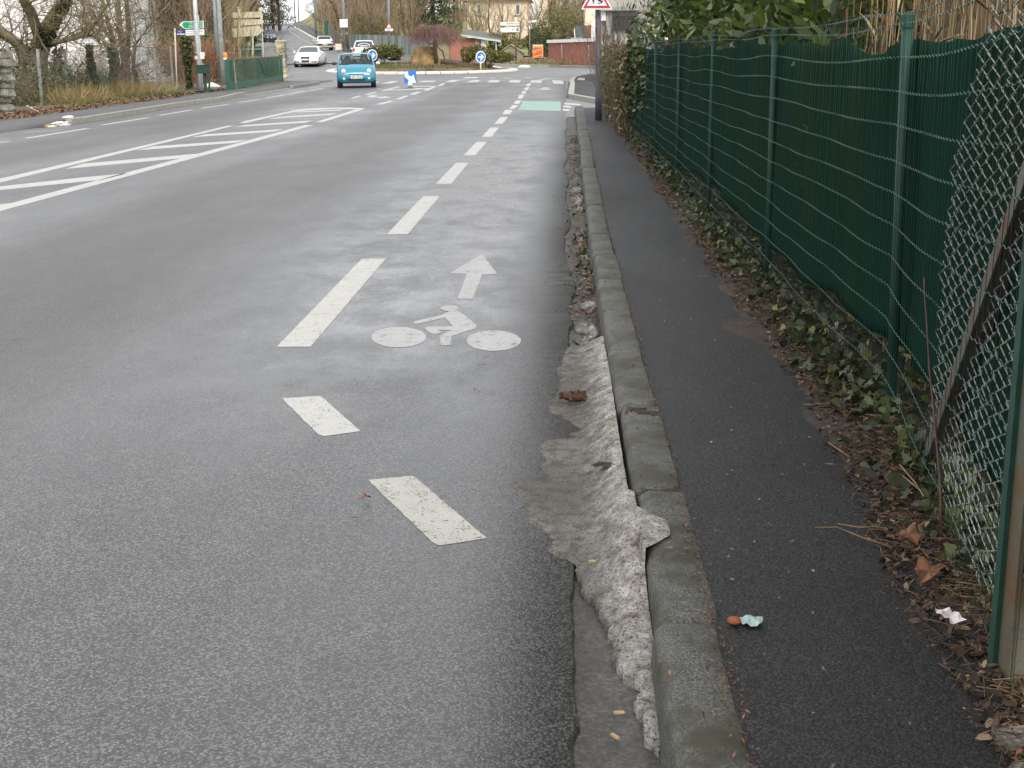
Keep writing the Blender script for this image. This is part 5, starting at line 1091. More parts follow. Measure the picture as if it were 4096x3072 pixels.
# ---- keep-right square sign on the splitter
base = G(1641, 350); kr = thing('keep_right_sign', 'square blue sign with a white diagonal arrow on a low white foot in the road', 'sign', base); inv = -base; dk = base.y
sgn([(1615, 283), (1664, 282), (1666, 333), (1617, 334.5)], dk, 'blue_board', M_blue, kr, inv, .05); sgn([(1617.5, 287), (1632, 286), (1633, 301), (1646, 307), (1653.5, 298), (1664, 331), (1630.5, 332), (1636, 321), (1619, 307)], dk, 'white_arrow', M_signwhite, kr, inv, .006, .01)
MB().box((0, .05, .08), (.17, .12, .24)).build('white_foot', M_white, kr); MB().box((0, -.02, .05), (.2, .06, .08)).build('dark_socket', M_greytxt, kr); MB().box((0, 0, .062), (.14, .085, .03)).build('pale_plate', M_white, kr)
# ---- warning sign on the right footway
M_dkpole = mat('dark_grey_pole', (.055, .055, .065), .55, .2, 8); base = D(2394, 478, 27.35); base.z = .115; ws = thing('warning_sign', 'red-edged triangular pedestrian warning sign on a dark grey pole by the fence end', 'sign', base); inv = -base; dw = 27.2
MB().tube([(0, 0, -.05), (0, 0, .5), (-.005, 0, .55), D(2391, -120, 27.35) + inv], [.072, .07, .058, .055], 16).build('pole', M_dkpole, ws, smooth=True)
tri = sgn([(2326, 35), (2331, 24), (2383, -64), (2392, -64), (2444, 24), (2448, 35), (2444, 38), (2330, 38)], dw - .07, 'sign_plate', M_signwhite, ws, inv, .02); sgn([(2332, 31.5), (2387.5, -58), (2443, 31.5)], dw - .07, 'red_border', M_red, tri, inv, .01, .012); sgn([(2347, 23), (2387.5, -44), (2428, 23)], dw - .07, 'white_field', M_signwhite, tri, inv, .01, .018)
for q in [[(2362, 10), (2371, 13), (2374, 9), (2371, 8), (2369, 2), (2374, -12), (2382, -28), (2390, -28), (2383, -10), (2376, 5), (2377, 14), (2366, 13)], [(2390, 14), (2404, 14), (2410, 10), (2412, 3), (2402, 0), (2394, -14), (2388, -14), (2392, 4), (2404, 8), (2402, 11), (2390, 11)]]: sgn(q, dw - .07, 'pedestrian_figure', M_black, tri, inv, .008, .024)
# ================================================================== cars
def carpaint(name, col, rough=.28): 
    m, t, b = nodes(name); v = objco(t); t.links.new(ramp(t, noise(t, v, 3, 4), [(.3, tuple(c * .93 for c in col)), (.7, col)]), b.inputs['Base Color']); b.inputs['Roughness'].default_value = rough; b.inputs['Coat Weight'].default_value = .5; b.inputs['Coat Roughness'].default_value = .08; return m
M_tyre = mat('tyre_rubber', (.02, .02, .021), .85, .2, 10); M_rim = mat('wheel_rim', (.35, .36, .37), .35, .15, 5, metal=.7); M_trim = mat('black_trim', (.02, .021, .024), .6, .2, 8)
M_lamp = mat('headlamp', (.62, .62, .58), .15, .2, 20, coat=.6); M_tail = mat('tail_lamp', (.50, .02, .025), .2, .15, 10, coat=.5); M_plate = mat('number_plate', (.66, .65, .58), .5, .08, 10)
M_glass = glassmat('car_glass', (.06, .08, .08), .04, .22); M_glass_dark = mat('dark_car_glass', (.035, .045, .05), .06, .2, 3, spec=.8)
M_seat = mat('seat_fabric', (.05, .05, .055), .9, .2, 10)
def car_body(root, st, paint_m, glass_m, ws=(3, 4), rear=(6, 7), sides=((4, 5), (5, 6)), cut=True):
    """st: (y, zb, zbelt, zroof, w, wroof) from nose to tail"""
    def ring(s):
        y, zb, zh, zr, w_, wr = s; c = .022
        return [(0, y, zb), (w_ * .86, y, zb), (w_, y, zb + .12), (w_ * 1.005, y, zb * .45 + zh * .55), (w_ * .975, y, zh), (wr, y, zr), (wr * .62, y, zr + c), (0, y, zr + c * 1.5)]
    R_ = [ring(s) for s in st]; body = MB(); glass = {}
    def surf(a0, a1, b0, b1, u, v):
        p = Vector(a0).lerp(Vector(a1), u); q = Vector(b0).lerp(Vector(b1), u); return p.lerp(q, v)
    for i in range(len(st) - 1):
        for sgn_ in (1, -1):
            m_ = lambda p: (p[0] * sgn_, p[1], p[2])
            for j in range(7):
                A, A1, B, B1 = m_(R_[i][j]), m_(R_[i][j + 1]), m_(R_[i + 1][j]), m_(R_[i + 1][j + 1]); g = None
                if (i, i + 1) == ws and j in (5, 6): g = ('windscreen', j)
                elif (i, i + 1) == rear and j in (5, 6): g = ('rear_window', j)
                elif (i, i + 1) in sides and j == 4: g = ('side_window', 4)
                if g is None: body.add([A, A1, B1, B], [(0, 1, 2, 3)]); continue
                if g[0] == 'side_window': us, vs = (0, .1, .88, 1), (0, .06, .94, 1); inside = lambda a, b: a == 1 and b == 1
                elif g[1] == 5: us, vs = (0, .14, 1), (0, .05, .92, 1); inside = lambda a, b: a == 1 and b == 1
                else: us, vs = (0, 1), (0, .05, .92, 1); inside = lambda a, b: b == 1
                for a in range(len(us) - 1):
                    for b in range(len(vs) - 1):
                        q = [surf(A, A1, B, B1, u, v) for u, v in ((us[a], vs[b]), (us[a + 1], vs[b]), (us[a + 1], vs[b + 1]), (us[a], vs[b + 1]))]
                        key = g[0] + ('' if g[0] != 'side_window' else str((i, sgn_)))
                        if inside(a, b): glass.setdefault((g[0], key), MB()).add(q, [(0, 1, 2, 3)])
                        else: body.add(q, [(0, 1, 2, 3)])
    for r in (R_[0], R_[-1]): body.add(r + [(-p[0], p[1], p[2]) for p in r[1:-1]][::-1], [tuple(range(14))])
    import bmesh
    o = body.build('body', paint_m, root, smooth=True); bm = bmesh.new(); bm.from_mesh(o.data); bmesh.ops.remove_doubles(bm, verts=bm.verts[:], dist=.002); bmesh.ops.recalc_face_normals(bm, faces=bm.faces[:]); bm.to_mesh(o.data); bm.free()
    for p in o.data.polygons: p.use_smooth = True
    for (nm, key), mb in glass.items(): mb.build(nm, glass_m, root)
    return o
def wheels(root, ys_, w_, r=.29):
    for y in ys_:
        for s in (-1, 1):
            x = s * (w_ - .09); t = MB().lathe([(r * .62, -.09), (r * .95, -.095), (r, -.07), (r, .07), (r * .95, .095), (r * .62, .09)], (x, y, r), 'X', 22).build('wheel', M_tyre, root, smooth=True)
            MB().lathe([(0, s * .075), (r * .25, s * .085), (r * .6, s * .08), (r * .66, s * .05)], (x, y, r), 'X', 18).build('rim', M_rim, t, smooth=True)
            MB().lathe([(r * 1.03, -.10), (r * 1.16, -.10), (r * 1.16, .098), (r * 1.03, .098)], (x, y, r + .01), 'X', 22).build('arch', M_trim, root)
def lampdisc(root, name, x, y, z, rx, rz, m, dep=.06):
    mb = MB().lathe([(1, .0), (.96, -.5), (.75, -.8), (.4, -.96), (0, -1)], (0, 0, 0), 'Y', 18); mb.v = [(x + a * rx, y + b * dep, z + c * rz) for a, b, c in mb.v]; return mb.build(name, m, root, smooth=True)
def mirrors(root, y, z, w_, m):
    for s in (-1, 1):
        mb = MB().lathe([(0, -1), (.6, -.8), (.95, -.3), (1, .2), (.8, .5), (0, .55)], (0, 0, 0), 'Y', 12); mb.v = [(s * (w_ + .10) + a * .095, y + b * .05, z + c * .065) for a, b, c in mb.v]; o = mb.build('mirror', m if not isinstance(m, dict) else m[s], root, smooth=True)
        MB().bar((s * (w_ - .03), y, z - .02), (s * (w_ + .06), y, z - .01), .03, .04).build('mirror_arm', M_trim, root)
def place(root, p, heading, rear=False): root.location = p; h = Vector(heading); root.rotation_euler = (0, 0, math.atan2(-h.x, h.y) + math.pi)     # nose looks along -y in the car's own space
# ---- the turquoise city car
M_turq = carpaint('turquoise_paint', (.012, .20, .30))
p = G(1424, 352); tw = thing('turquoise_car', 'small turquoise hatchback driving towards the viewer with its driver visible', 'car'); place(tw, (p.x, p.y + .25, gz(p.x, p.y)), (8.6, -57, 0)); tw.scale = (1.03, 1.03, 1.04)
st = [(0, .27, .46, .52, .60, .50), (.08, .21, .58, .66, .74, .60), (.28, .19, .74, .82, .795, .70), (.72, .19, .86, .925, .815, .765), (1.62, .19, .93, 1.365, .815, .655), (2.4, .19, .94, 1.39, .815, .655), (3.0, .2, .95, 1.35, .80, .64), (3.36, .22, .92, .98, .76, .62), (3.43, .3, .6, .66, .72, .6)]
car_body(tw, st, M_turq, M_glass); wheels(tw, (.62, 2.95), .80, .275)
for s in (-1, 1): lampdisc(tw, 'headlight', s * .53, .13, .665, .112, .115, M_lamp, .13); lampdisc(tw, 'headlight_rim', s * .53, .16, .665, .126, .129, M_trim, .13); lampdisc(tw, 'fog_light', s * .52, .03, .37, .06, .055, M_lamp, .06); lampdisc(tw, 'fog_light_rim', s * .52, .045, .37, .07, .065, M_trim, .06)
pl = MB().box((0, -.012, .43), (.52, .03, .115)).build('number_plate', M_plate, tw, bevel=.005); text('lettering', '9801 ZB 60', .11, pl, M_black, (.02, -.03, .43), width=.44); MB().box((-.245, -.029, .43), (.03, .004, .1)).build('blue_strip', M_blue, pl)
for z, w_ in ((.555, .66), (.355, .76), (.30, .70)): MB().box((0, .0 if z < .5 else .02, z), (w_, .06, .03)).build('air_slot', M_trim, tw, bevel=.008)
MB().box((0, .1, .22), (1.2, .1, .08)).build('lower_lip', M_trim, tw, bevel=.02); lampdisc(tw, 'badge', 0, .11, .64, .042, .05, M_signwhite, .03)
for k in range(3): MB().box((-.50 + .085 * k, .62, .925), (.055, .07, .03)).build('bonnet_vent', M_trim, tw)
mirrors(tw, .98, .98, .82, {-1: M_trim, 1: M_white}); MB().tube([(-.66, .70, .945), (-.2, .745, 1.0), (.15, .72, .985)], .014, 5).build('wiper', M_trim, tw); MB().tube([(.0, .715, .975), (.55, .745, .985)], .014, 5).build('wiper', M_trim, tw); MB().tube([(-.74, .70, .93), (-.45, .69, .952), (0, .69, .966), (.45, .69, .952), (.74, .70, .93)], .016, 5).build('cowl', M_trim, tw)
for x in (-.36, .36):
    s_ = MB().box((x, 1.75, .86), (.46, .14, .62)).build('seat', M_seat, tw, bevel=.05); MB().box((x, 1.78, 1.21), (.24, .10, .16)).build('headrest', M_seat, s_, bevel=.035)
MB().box((0, 1.1, .84), (1.3, .4, .14)).build('dashboard', M_trim, tw, bevel=.03); MB().lathe([(.165, -.012), (.18, 0), (.165, .012), (.15, 0), (.165, -.012)], (.36, 1.28, .98), 'Y', 20).build('steering_wheel', M_trim, tw)
MB().box((-.66, .93, 1.0), (.05, .01, .05)).build('sticker', M_white, tw); MB().box((-.64, 1.0, 1.06), (.05, .01, .05)).build('sticker', M_white, tw)
# driver: one skinned body, hair as a child
M_coat = mat('dark_coat', (.03, .028, .035), .85, .3, 8); M_skin = mat('skin', (.42, .26, .19), .6, .12, 10); M_hair = mat('dark_hair', (.025, .018, .014), .8, .3, 30)
def driver():
    root = thing('person', 'driver in a dark coat holding the steering wheel of the turquoise car', 'person'); root.matrix_world = tw.matrix_basis @ Matrix.Translation((.36, 1.62, .62))
    J = {'pelvis': (0, .04, 0, .14), 'belly': (0, .05, .18, .13), 'chest': (0, .05, .36, .145), 'neck': (0, .03, .50, .055), 'head': (0, .0, .60, .085), 'crown': (0, .01, .70, .075),
         'shl': (-.17, .03, .42, .065), 'ell': (-.23, -.14, .22, .045), 'wrl': (-.14, -.32, .34, .032), 'hal': (-.13, -.35, .38, .03), 'shr': (.17, .03, .42, .065), 'elr': (.23, -.14, .22, .045), 'wrr': (.14, -.32, .34, .032), 'har': (.13, -.35, .38, .03),
         'hil': (-.1, .0, -.02, .095), 'knl': (-.13, -.42, .05, .065), 'anl': (-.13, -.62, -.28, .045), 'hir': (.1, .0, -.02, .095), 'knr': (.13, -.42, .05, .065), 'anr': (.13, -.62, -.28, .045)}
    E_ = [('pelvis', 'belly'), ('belly', 'chest'), ('chest', 'neck'), ('neck', 'head'), ('head', 'crown'), ('chest', 'shl'), ('shl', 'ell'), ('ell', 'wrl'), ('wrl', 'hal'), ('chest', 'shr'), ('shr', 'elr'), ('elr', 'wrr'), ('wrr', 'har'), ('pelvis', 'hil'), ('hil', 'knl'), ('knl', 'anl'), ('pelvis', 'hir'), ('hir', 'knr'), ('knr', 'anr')]
    ks = list(J); me = bpy.data.meshes.new('body'); me.from_pydata([J[k][:3] for k in ks], [(ks.index(a), ks.index(b)) for a, b in E_], []); o = link('body', me, None, root)
    me.materials.append(M_coat)
    sk = o.modifiers.new('skin', 'SKIN'); 
    for i, k in enumerate(ks): me.skin_vertices[0].data[i].radius = (J[k][3], J[k][3] * .9); me.skin_vertices[0].data[i].use_root = k == 'pelvis'
    sb_ = o.modifiers.new('sub', 'SUBSURF'); sb_.levels = 2; sb_.render_levels = 2
    dg = bpy.context.evaluated_depsgraph_get(); nm = bpy.data.meshes.new_from_object(o.evaluated_get(dg)); o.modifiers.clear(); nm.materials.clear(); nm.materials.append(M_coat); nm.materials.append(M_skin); o.data = nm
    for pz in nm.polygons: pz.use_smooth = True; pz.material_index = 1 if (pz.center.z > .49 or (pz.center.y < -.30 and pz.center.z > .28)) else 0
    hm = MB().lathe([(0, .115), (.05, .105), (.085, .07), (.094, .02), (.09, -.03), (.075, -.06)], (0, .025, .64), 'Z', 16); hm.build('hair', M_hair, o, smooth=True)
    fa = MB(); fa.lathe([(0, -.03), (.016, -.02), (.018, 0), (0, .02)], (0, -.085, .595), 'Y', 8); fa.build('nose', M_skin, o, smooth=True)
    for s in (-1, 1): MB().lathe([(0, -.006), (.011, -.003), (0, .004)], (s * .032, -.078, .62), 'Y', 8).build('eye', M_hair, o)
driver()
# ---- white hatchback turning off the roundabout
M_whitep = carpaint('white_car_paint', (.80, .80, .80))
def front_car(name, label, p, heading, paint_m, dims, grille=True):
    w_, h_, l_ = dims; root = thing(name, label, 'car'); place(root, p, heading)
    hw = w_ / 2; st = [(0, .26, .50, .56, hw * .80, hw * .66), (.10, .2, .60, .68, hw * .93, hw * .78), (.5, .18, .76, .83, hw * .985, hw * .82), (1.18, .18, .90, .955, hw, hw * .84), (1.95, .18, .95, h_ - .06, hw, hw * .70), (2.7, .18, .97, h_ - .03, hw, hw * .70), (l_ - .6, .2, .99, h_ - .09, hw * .98, hw * .67), (l_ - .12, .24, .97, 1.03, hw * .94, hw * .76), (l_, .3, .62, .7, hw * .88, hw * .74)]
    car_body(root, st, paint_m, M_glass_dark); wheels(root, (.82, l_ - .82), hw - .01, .315); mirrors(root, 1.35, 1.0, hw, paint_m)
    for s in (-1, 1):
        lampdisc(root, 'headlight', s * hw * .72, .12, .66, .17, .07, M_lamp, .07); MB().box((s * hw * .68, .03, .34), (.36, .1, .075)).build('air_intake', M_trim, root, bevel=.02)
    if grille:
        MB().prism([(-.30, .70), (.30, .70), (.25, .32), (-.25, .32)], .08, 'XZ', -.02).build('grille', M_trim, root); MB().box((0, -.035, .66), (.30, .02, .05)).build('badge', M_rim, root)
    MB().box((0, -.04, .50), (.50, .03, .11)).build('number_plate', M_plate, root, bevel=.004); MB().box((0, .12, .2), (w_ * .8, .12, .06)).build('lower_lip', M_trim, root)
    return root
p = D(1216, 269, 92); front_car('white_car', 'white three-door hatchback with a dark trapezoid grille turning off the roundabout', (p.x, 92.6, gz(p.x, 92.6)), (.02, -1, 0), M_whitep, (1.78, 1.42, 4.2))
M_bluegrey = carpaint('dark_blue_paint', (.035, .05, .075)); p = D(1081, 190, 170); front_car('dark_blue_car', 'dark blue van-like car coming down the hill road', (p.x, 170, gz(p.x, 170) + .03), (.255, -1, 0), M_bluegrey, (1.78, 1.62, 4.2), False)
M_darkp = carpaint('dark_grey_paint', (.05, .055, .06)); p = D(995, 163, 128); front_car('parked_car', 'dark parked car mostly hidden behind the cream direction boards', (p.x, 128, p.z), (.4, -1, 0), M_darkp, (1.7, 1.42, 4.0), False)
def rear_car(name, label, p, heading, dims, sticker=False, bumper=True):
    w_, h_, l_ = dims; root = thing(name, label, 'car'); place(root, p, heading); hw = w_ / 2; rz = .98 if not sticker else 1.0
    st = [(0, .28, .5, .56, hw * .8, hw * .66), (.1, .2, .6, .68, hw * .94, hw * .78), (.5, .18, .76, .82, hw * .98, hw * .82), (1.15, .18, .9, .95, hw, hw * .85), (1.8, .18, .94, h_ - .05, hw, hw * .72), (2.5, .18, .96, h_ - .02, hw, hw * .72), (l_ - .55, .2, .97, h_ - .06, hw * .98, hw * .72), (l_ - .1, .22, rz - .03, rz, hw * .97, hw * .8), (l_, .28, .62, .70, hw * .93, hw * .82)]
    car_body(root, st, M_whitep, M_glass_dark); wheels(root, (.75, l_ - .75), hw - .01, .29); mirrors(root, 1.3, .98, hw, M_whitep if not sticker else M_white)
    for s in (-1, 1): MB().box((s * hw * .84, l_ - .06, .80 if not sticker else .86), (.24 if not sticker else .16, .10, .15 if not sticker else .26)).build('tail_light', M_tail, root, bevel=.025)
    MB().box((0, l_ - .0, .52 if bumper else .42), (w_ * .93, .1, .17 if bumper else .08)).build('bumper_strip', M_trim, root, bevel=.02); MB().box((0, l_ + .055, .53), (.5, .02, .11)).build('number_plate', M_plate, root); MB().box((0, l_ - .1, .22), (w_ * .85, .12, .08)).build('underside', M_trim, root)
    if sticker:
        a, b = Vector((0, l_ - .55, h_ - .06)), Vector((0, l_ - .1, rz)); up_ = (a - b).normalized(); nr = Vector((0, up_.z, -up_.y)); c = b.lerp(a, .42) + nr * .035; mb = MB(); n = 16; V = []
        for k in range(n + 1):
            t = math.pi * k / n
            for r_ in (.36, .42): q = c + Vector((math.cos(t) * r_, 0, 0)) + up_ * (math.sin(t) * r_ * .62 - .1); V.append(q)
        mb.add(V, [(2 * k, 2 * k + 1, 2 * k + 3, 2 * k + 2) for k in range(n)]); mb.build('window_lettering', M_signwhite, root); MB().box(c + up_ * -.1 + nr * .01, (.5, .008, .06)).build('window_lettering', M_signwhite, root)
    return root
p = D(1290, 205, 138); rear_car('white_saloon', 'white hatchback with a black bumper strip driving away up the hill', (p.x, 138, gz(p.x, 138) + .03), (-.25, 1, 0), (1.69, 1.38, 4.0))
p = D(1463, 247, 97); rear_car('white_mini_car', 'rounded white small car seen from behind with a half-circle sticker on its window', (p.x, 97, gz(p.x, 97) - .0), (-.12, 1, 0), (1.66, 1.52, 3.6), True, False)

# ================================================================== island planting
rp = np.random.default_rng(51)
M_box = leafmat('evergreen_leaf', [(0, (.02, .035, .01)), (.4, (.06, .08, .016)), (.75, (.16, .16, .028)), (1, (.28, .24, .045))], .55, .15)
def bush(label, px0, px1, ptop, pbase, d_, seed, lobes):
    cx_ = (px0 + px1) / 2; base = D(cx_, pbase, d_); root = thing('evergreen_bush', label, 'bush', base); r = np.random.default_rng(seed); wdt = (px1 - px0) * d_ / F; hh = (pbase - ptop) * d_ / F; S = []; P = []
    for k in range(8): grow(r, (r.normal() * .08, r.normal() * .08, 0), (r.normal() * .7, r.normal() * .5, 1), hh * .75, .03, 0, S, 1, .2, .03, (3, 0), .6, .5, 4, .01)
    for (u, v, ru, rv) in lobes:
        c = np.array([(u - .5) * wdt, 0, v * hh]); n = int(1100 * ru / .3); q = r.normal(size=(n, 3)); q /= np.linalg.norm(q, axis=1)[:, None]; q *= (.55 + .45 * r.random(n) ** .5)[:, None]; P.append(c + q * np.array([ru * wdt, ru * wdt * .8, rv * hh]) * (1 + .12 * np.sin(q[:, :1] * 9)))
    seg_obj('branches', [s[:4] for s in S], M_bark_dark, root, 4); leaf_obj('foliage', r, np.concatenate(P), .10, .05, M_box, root, axis=(0, -.2, .7), spread=.7, shape='oval')
bush('rounded yellow-green evergreen bush on stems at the left of the island', 1448, 1608, 184, 270, 86.5, 1, [(.25, .60, .26, .32), (.5, .68, .3, .33), (.75, .68, .27, .30), (.9, .6, .14, .22), (.12, .5, .16, .26)])
bush('wide flat-topped evergreen bush at the right of the island', 1850, 2050, 191, 276, 84.5, 2, [(.15, .68, .2, .32), (.33, .75, .22, .3), (.55, .6, .22, .3), (.75, .5, .2, .28), (.9, .48, .14, .22), (.1, .45, .1, .2)])
M_rock = mat('lichen_rock', (.34, .22, .09), .95, .55, 1.8, .8, 8, col2=(.12, .09, .045))
base = D(1695, 262, 86.8); mb = MB(); r = np.random.default_rng(4); V = []; NU_, NV_ = 22, 10; hh = 70 * 86.8 / F
for j in range(NV_ + 1):
    v = j / NV_
    for i in range(NU_):
        a = 2 * math.pi * i / NU_; k = 1 + .10 * math.sin(3 * a + 1 + v * 2) + .07 * math.sin(5 * a + 6 * v) + r.normal() * .025; ta = 1.0 - .42 * v ** 1.3; V.append((math.cos(a) * 1.02 * ta * k + .08 * v, math.sin(a) * .75 * ta * k, hh * v + .05 * math.sin(4 * a) * v))
mb.add(V, [(j * NU_ + i, j * NU_ + (i + 1) % NU_, (j + 1) * NU_ + (i + 1) % NU_, (j + 1) * NU_ + i) for j in range(NV_) for i in range(NU_)] + [tuple(NV_ * NU_ + i for i in range(NU_))]); o = mb.build('boulder', M_rock, None, smooth=False); o.location = base; tag(o, 'big ochre boulder standing upright in the middle of the island', 'rock')
# weeping tree
M_wtwig = leafmat('weeping_twig', [(0, (.13, .07, .055)), (.5, (.23, .135, .11)), (1, (.32, .20, .16))], .9, 0)
base = D(1745, 255, 86.2); wt = thing('weeping_tree', 'bare umbrella-shaped weeping tree with pinkish drooping twigs beside the boulder', 'tree', base); inv = -base
MB().tube([(0, 0, 0), D(1742, 200, 86.2) + inv, D(1736, 140, 86.2) + inv], [.14, .12, .09], 10).build('trunk', M_bark, wt, smooth=True)
MB().tube([D(1737, 175, 86.2) + inv, D(1715, 176, 86.2) + inv, D(1700, 150, 86.2) + inv], [.05, .04, .03], 6).build('limb', M_bark_dark, wt); MB().tube([D(1742, 145, 86.4) + inv, D(1752, 190, 86.6) + inv, D(1770, 205, 86.8) + inv, D(1780, 240, 87) + inv], [.03, .035, .04, .045], 6).build('limb', M_bark, wt)
S = []; top = D(1735, 125, 86.2) + inv
for k in range(420):
    a = rp.random() * 6.283; R_ = (.7 + 1.35 * rp.random()); pk = .12 + .45 * rp.random(); q = np.array(top) + np.array([0, 0, -.25 + .1 * rp.random()]); prev = q; nn = 7; drop = .35 + .55 * rp.random()
    for i in range(1, nn + 1):
        u = i / nn; n_ = np.array(top) + np.array([math.cos(a) * R_ * u, math.sin(a) * R_ * u * .9, pk * math.sin(u * math.pi * .8) - drop * u * u]) + rp.normal(size=3) * .035; S.append((prev, n_, .011 - .005 * u, .010 - .005 * u)); prev = n_
        if i > 2:
            for _ in range(2): S.append((n_, n_ + np.array([rp.normal() * .12, rp.normal() * .12, -.12 - .25 * rp.random()]), .005, .003))
seg_obj('crown', S, M_wtwig, wt, 3)
a, b_ = D(1765, 246, 85), D(1888, 268, 84.2); tag(MB().tube([a, a.lerp(b_, .5) + Vector((0, 0, .06)), b_], [.16, .19, .2], 10).build('fallen_log', M_bark, smooth=True), 'fallen pale log lying across the island bed', 'log')
def isle_pts(n, r0, r1, a0=0., a1=6.283, seed=1):
    r = np.random.default_rng(seed); a = a0 + (a1 - a0) * r.random(n); q = r0 + (r1 - r0) * r.random(n); return np.stack([IC.x + np.cos(a) * q, IC.y + np.sin(a) * q, [gz(IC.x + math.cos(t) * u, IC.y + math.sin(t) * u) + .26 for t, u in zip(a, q)]], 1)
o = leaf_obj('island_ground_cover', rp, isle_pts(3800, 2.5, 4.6), .24, .03, leafmat('island_plant', [(0, (.05, .06, .02)), (.5, (.13, .13, .04)), (1, (.24, .20, .09))], .8, .2), None, axis=(0, 0, 1), spread=.5, shape='needle'); tag(o, 'low olive ground cover planted over the island', 'plants', kind='stuff')
o = leaf_obj('island_dry_stems', rp, isle_pts(900, .5, 3.6, seed=2), .35, .02, M_drygrass, None, axis=(0, 0, .5), spread=.8, shape='needle'); tag(o, 'dry straw stems around the boulder and log', 'plants', kind='stuff')

# ================================================================== sheds, garage, fences behind the roundabout
def bricks(name, lo, hi, mort, sc):
    m, t, b = nodes(name); v = objco(t); br = N(t, 'ShaderNodeTexBrick', Scale=sc); br.inputs['Color1'].default_value = (*lo, 1); br.inputs['Color2'].default_value = (*hi, 1); br.inputs['Mortar'].default_value = (*mort, 1); br.inputs['Mortar Size'].default_value = .015
    mp_ = t.nodes.new('ShaderNodeMapping'); mp_.inputs['Rotation'].default_value = (math.pi / 2, 0, 0); t.links.new(v, mp_.inputs[0]); t.links.new(mp_.outputs[0], br.inputs['Vector']); c = mixc(t, 1., br.outputs['Color'], ramp(t, noise(t, v, 1.5, 5), [(.3, .75), (.7, 1.15)]), 'MULTIPLY'); t.links.new(c, b.inputs['Base Color']); b.inputs['Roughness'].default_value = .85; return m
M_brick = bricks('red_brick', (.33, .12, .085), (.40, .16, .115), (.30, .17, .13), 4.5)
M_fascia = mat('white_fascia', (.88, .87, .85), .6, .1, 2); M_roof = mat('grey_roofing', (.12, .115, .11), .9, .3, 2); M_gutterg = mat('pale_green_gutter', (.45, .52, .46), .6, .15, 3); M_render = mat('cream_render', (.74, .62, .46), .9, .18, 1.2, .2, 20); M_whitewall = mat('white_render', (.80, .79, .77), .9, .08, .8); M_concpanel = mat('concrete_panel', (.30, .26, .17), .9, .25, 1.5, .3, 20); M_window = mat('window_glass', (.10, .12, .12), .08, .3, 2, spec=.8); M_frame = mat('window_frame', (.70, .69, .65), .6, .1, 3); M_brownwall = mat('brown_wall', (.22, .12, .06), .9, .25, 2)
def block(root, name, A, B, depth, z0, z1, m, inv):
    """upright slab from plan point A to B, going back by depth"""
    d = (B - A); d.z = 0; n_ = Vector((-d.y, d.x, 0)).normalized() * depth
    if n_.y < 0: n_ = -n_
    P = [A, B, B + n_, A + n_]; return MB().add([(p.x, p.y, z0) for p in P] + [(p.x, p.y, z1) for p in P], [(3, 2, 1, 0), (4, 5, 6, 7), (0, 1, 5, 4), (1, 2, 6, 5), (2, 3, 7, 6), (3, 0, 4, 7)]).xform(Matrix.Translation(inv)).build(name, m, root)
A, B = D(2193, 248, 104), D(2420, 262, 93.5); gr = thing('brick_garage', 'low red brick garage with a thick white flat roof edge', 'garage', A); inv = -A; zt = D(2193, 171, 104).z
block(gr, 'wall', A, B, 6, A.z - 1, zt, M_brick, inv)
dv2 = (B - A).normalized(); A2, B2 = A - dv2 * .1 + Vector((-.08, -.12, 0)), B + dv2 * .1 + Vector((-.08, -.12, 0)); block(gr, 'roof_edge', A2, B2, 6.3, zt - .02, zt + .21, M_fascia, inv); block(gr, 'roof', A + Vector((.3, .6, 0)), B + Vector((.3, .6, 0)), 5.2, zt + .15, zt + .26, M_roof, inv)
for i, (px, py, lab) in enumerate([(2250, 251, 'bent thin fence stake beside the brick garage'), (2354, 258, 'straight thin fence stake beside the brick garage')]):
    d_ = 100.5 - i * 6; pole('fence_stake', lab, D(px, py, d_), D(px - (4 if i == 0 else 0), 179, d_), .04, .035, M_oldpost, 'stake', None, 6)
A, B = D(1801, 236, 108), D(1926, 236, 108); sh = thing('brick_shed', 'long red brick shed with a pale green gutter and sloping roof', 'shed', A); inv = -A
block(sh, 'wall', A, B, 4, A.z - .6, D(1860, 152, 108).z, M_brick, inv); block(sh, 'left_wall', D(1738, 232, 108.2), D(1800, 232, 108.2), 4, A.z - .6, D(1760, 165, 108).z, M_concpanel, inv)
rf = MB(); P = [D(1742, 150, 107.6), D(1842, 137, 107.6), D(2004, 162, 107.6)]; P = [p + inv for p in P]
for (p, q) in ((P[1], P[2]),): rf.add([p, q, q + Vector((0, 4.6, .5)), p + Vector((0, 4.6, .5))] + [v_ - Vector((0, 0, .12)) for v_ in (p, q, q + Vector((0, 4.6, .5)), p + Vector((0, 4.6, .5)))], [(0, 1, 2, 3), (7, 6, 5, 4), (0, 4, 5, 1), (1, 5, 6, 2), (2, 6, 7, 3), (3, 7, 4, 0)])
rfo = rf.build('roof', M_roof, sh); MB().bar(P[1] + Vector((0, -.06, -.06)), P[2] + Vector((0, -.06, -.06)), .14, .15).build('gutter', M_gutterg, rfo); MB().bar(P[0] + Vector((0, .1, -.03)), P[1] + Vector((-.4, .1, -.25)), .1, .22).build('left_roof_edge', M_oldpost, rfo)
MB().tube([P[2] + Vector((-.03, 0, -.05)), P[2] + Vector((.02, 0, -.3)), P[2] + Vector((-.25, 0, -.4))], .04, 6).build('downpipe', M_gutterg, rfo); block(sh, 'door', D(1925, 200, 107.9), D(1943, 200, 107.9), .1, D(1930, 236, 107.9).z, D(1930, 160, 107.9).z, M_frame, inv); MB().bar(D(1987, 240, 107.8) + inv, D(1984, 168, 107.8) + inv, .11, .11).build('carport_post', M_gutterg, sh)
MB().box(D(1908, 165, 107.9) + inv, (.35, .06, .5)).build('wall_lamp', M_concpanel, sh)
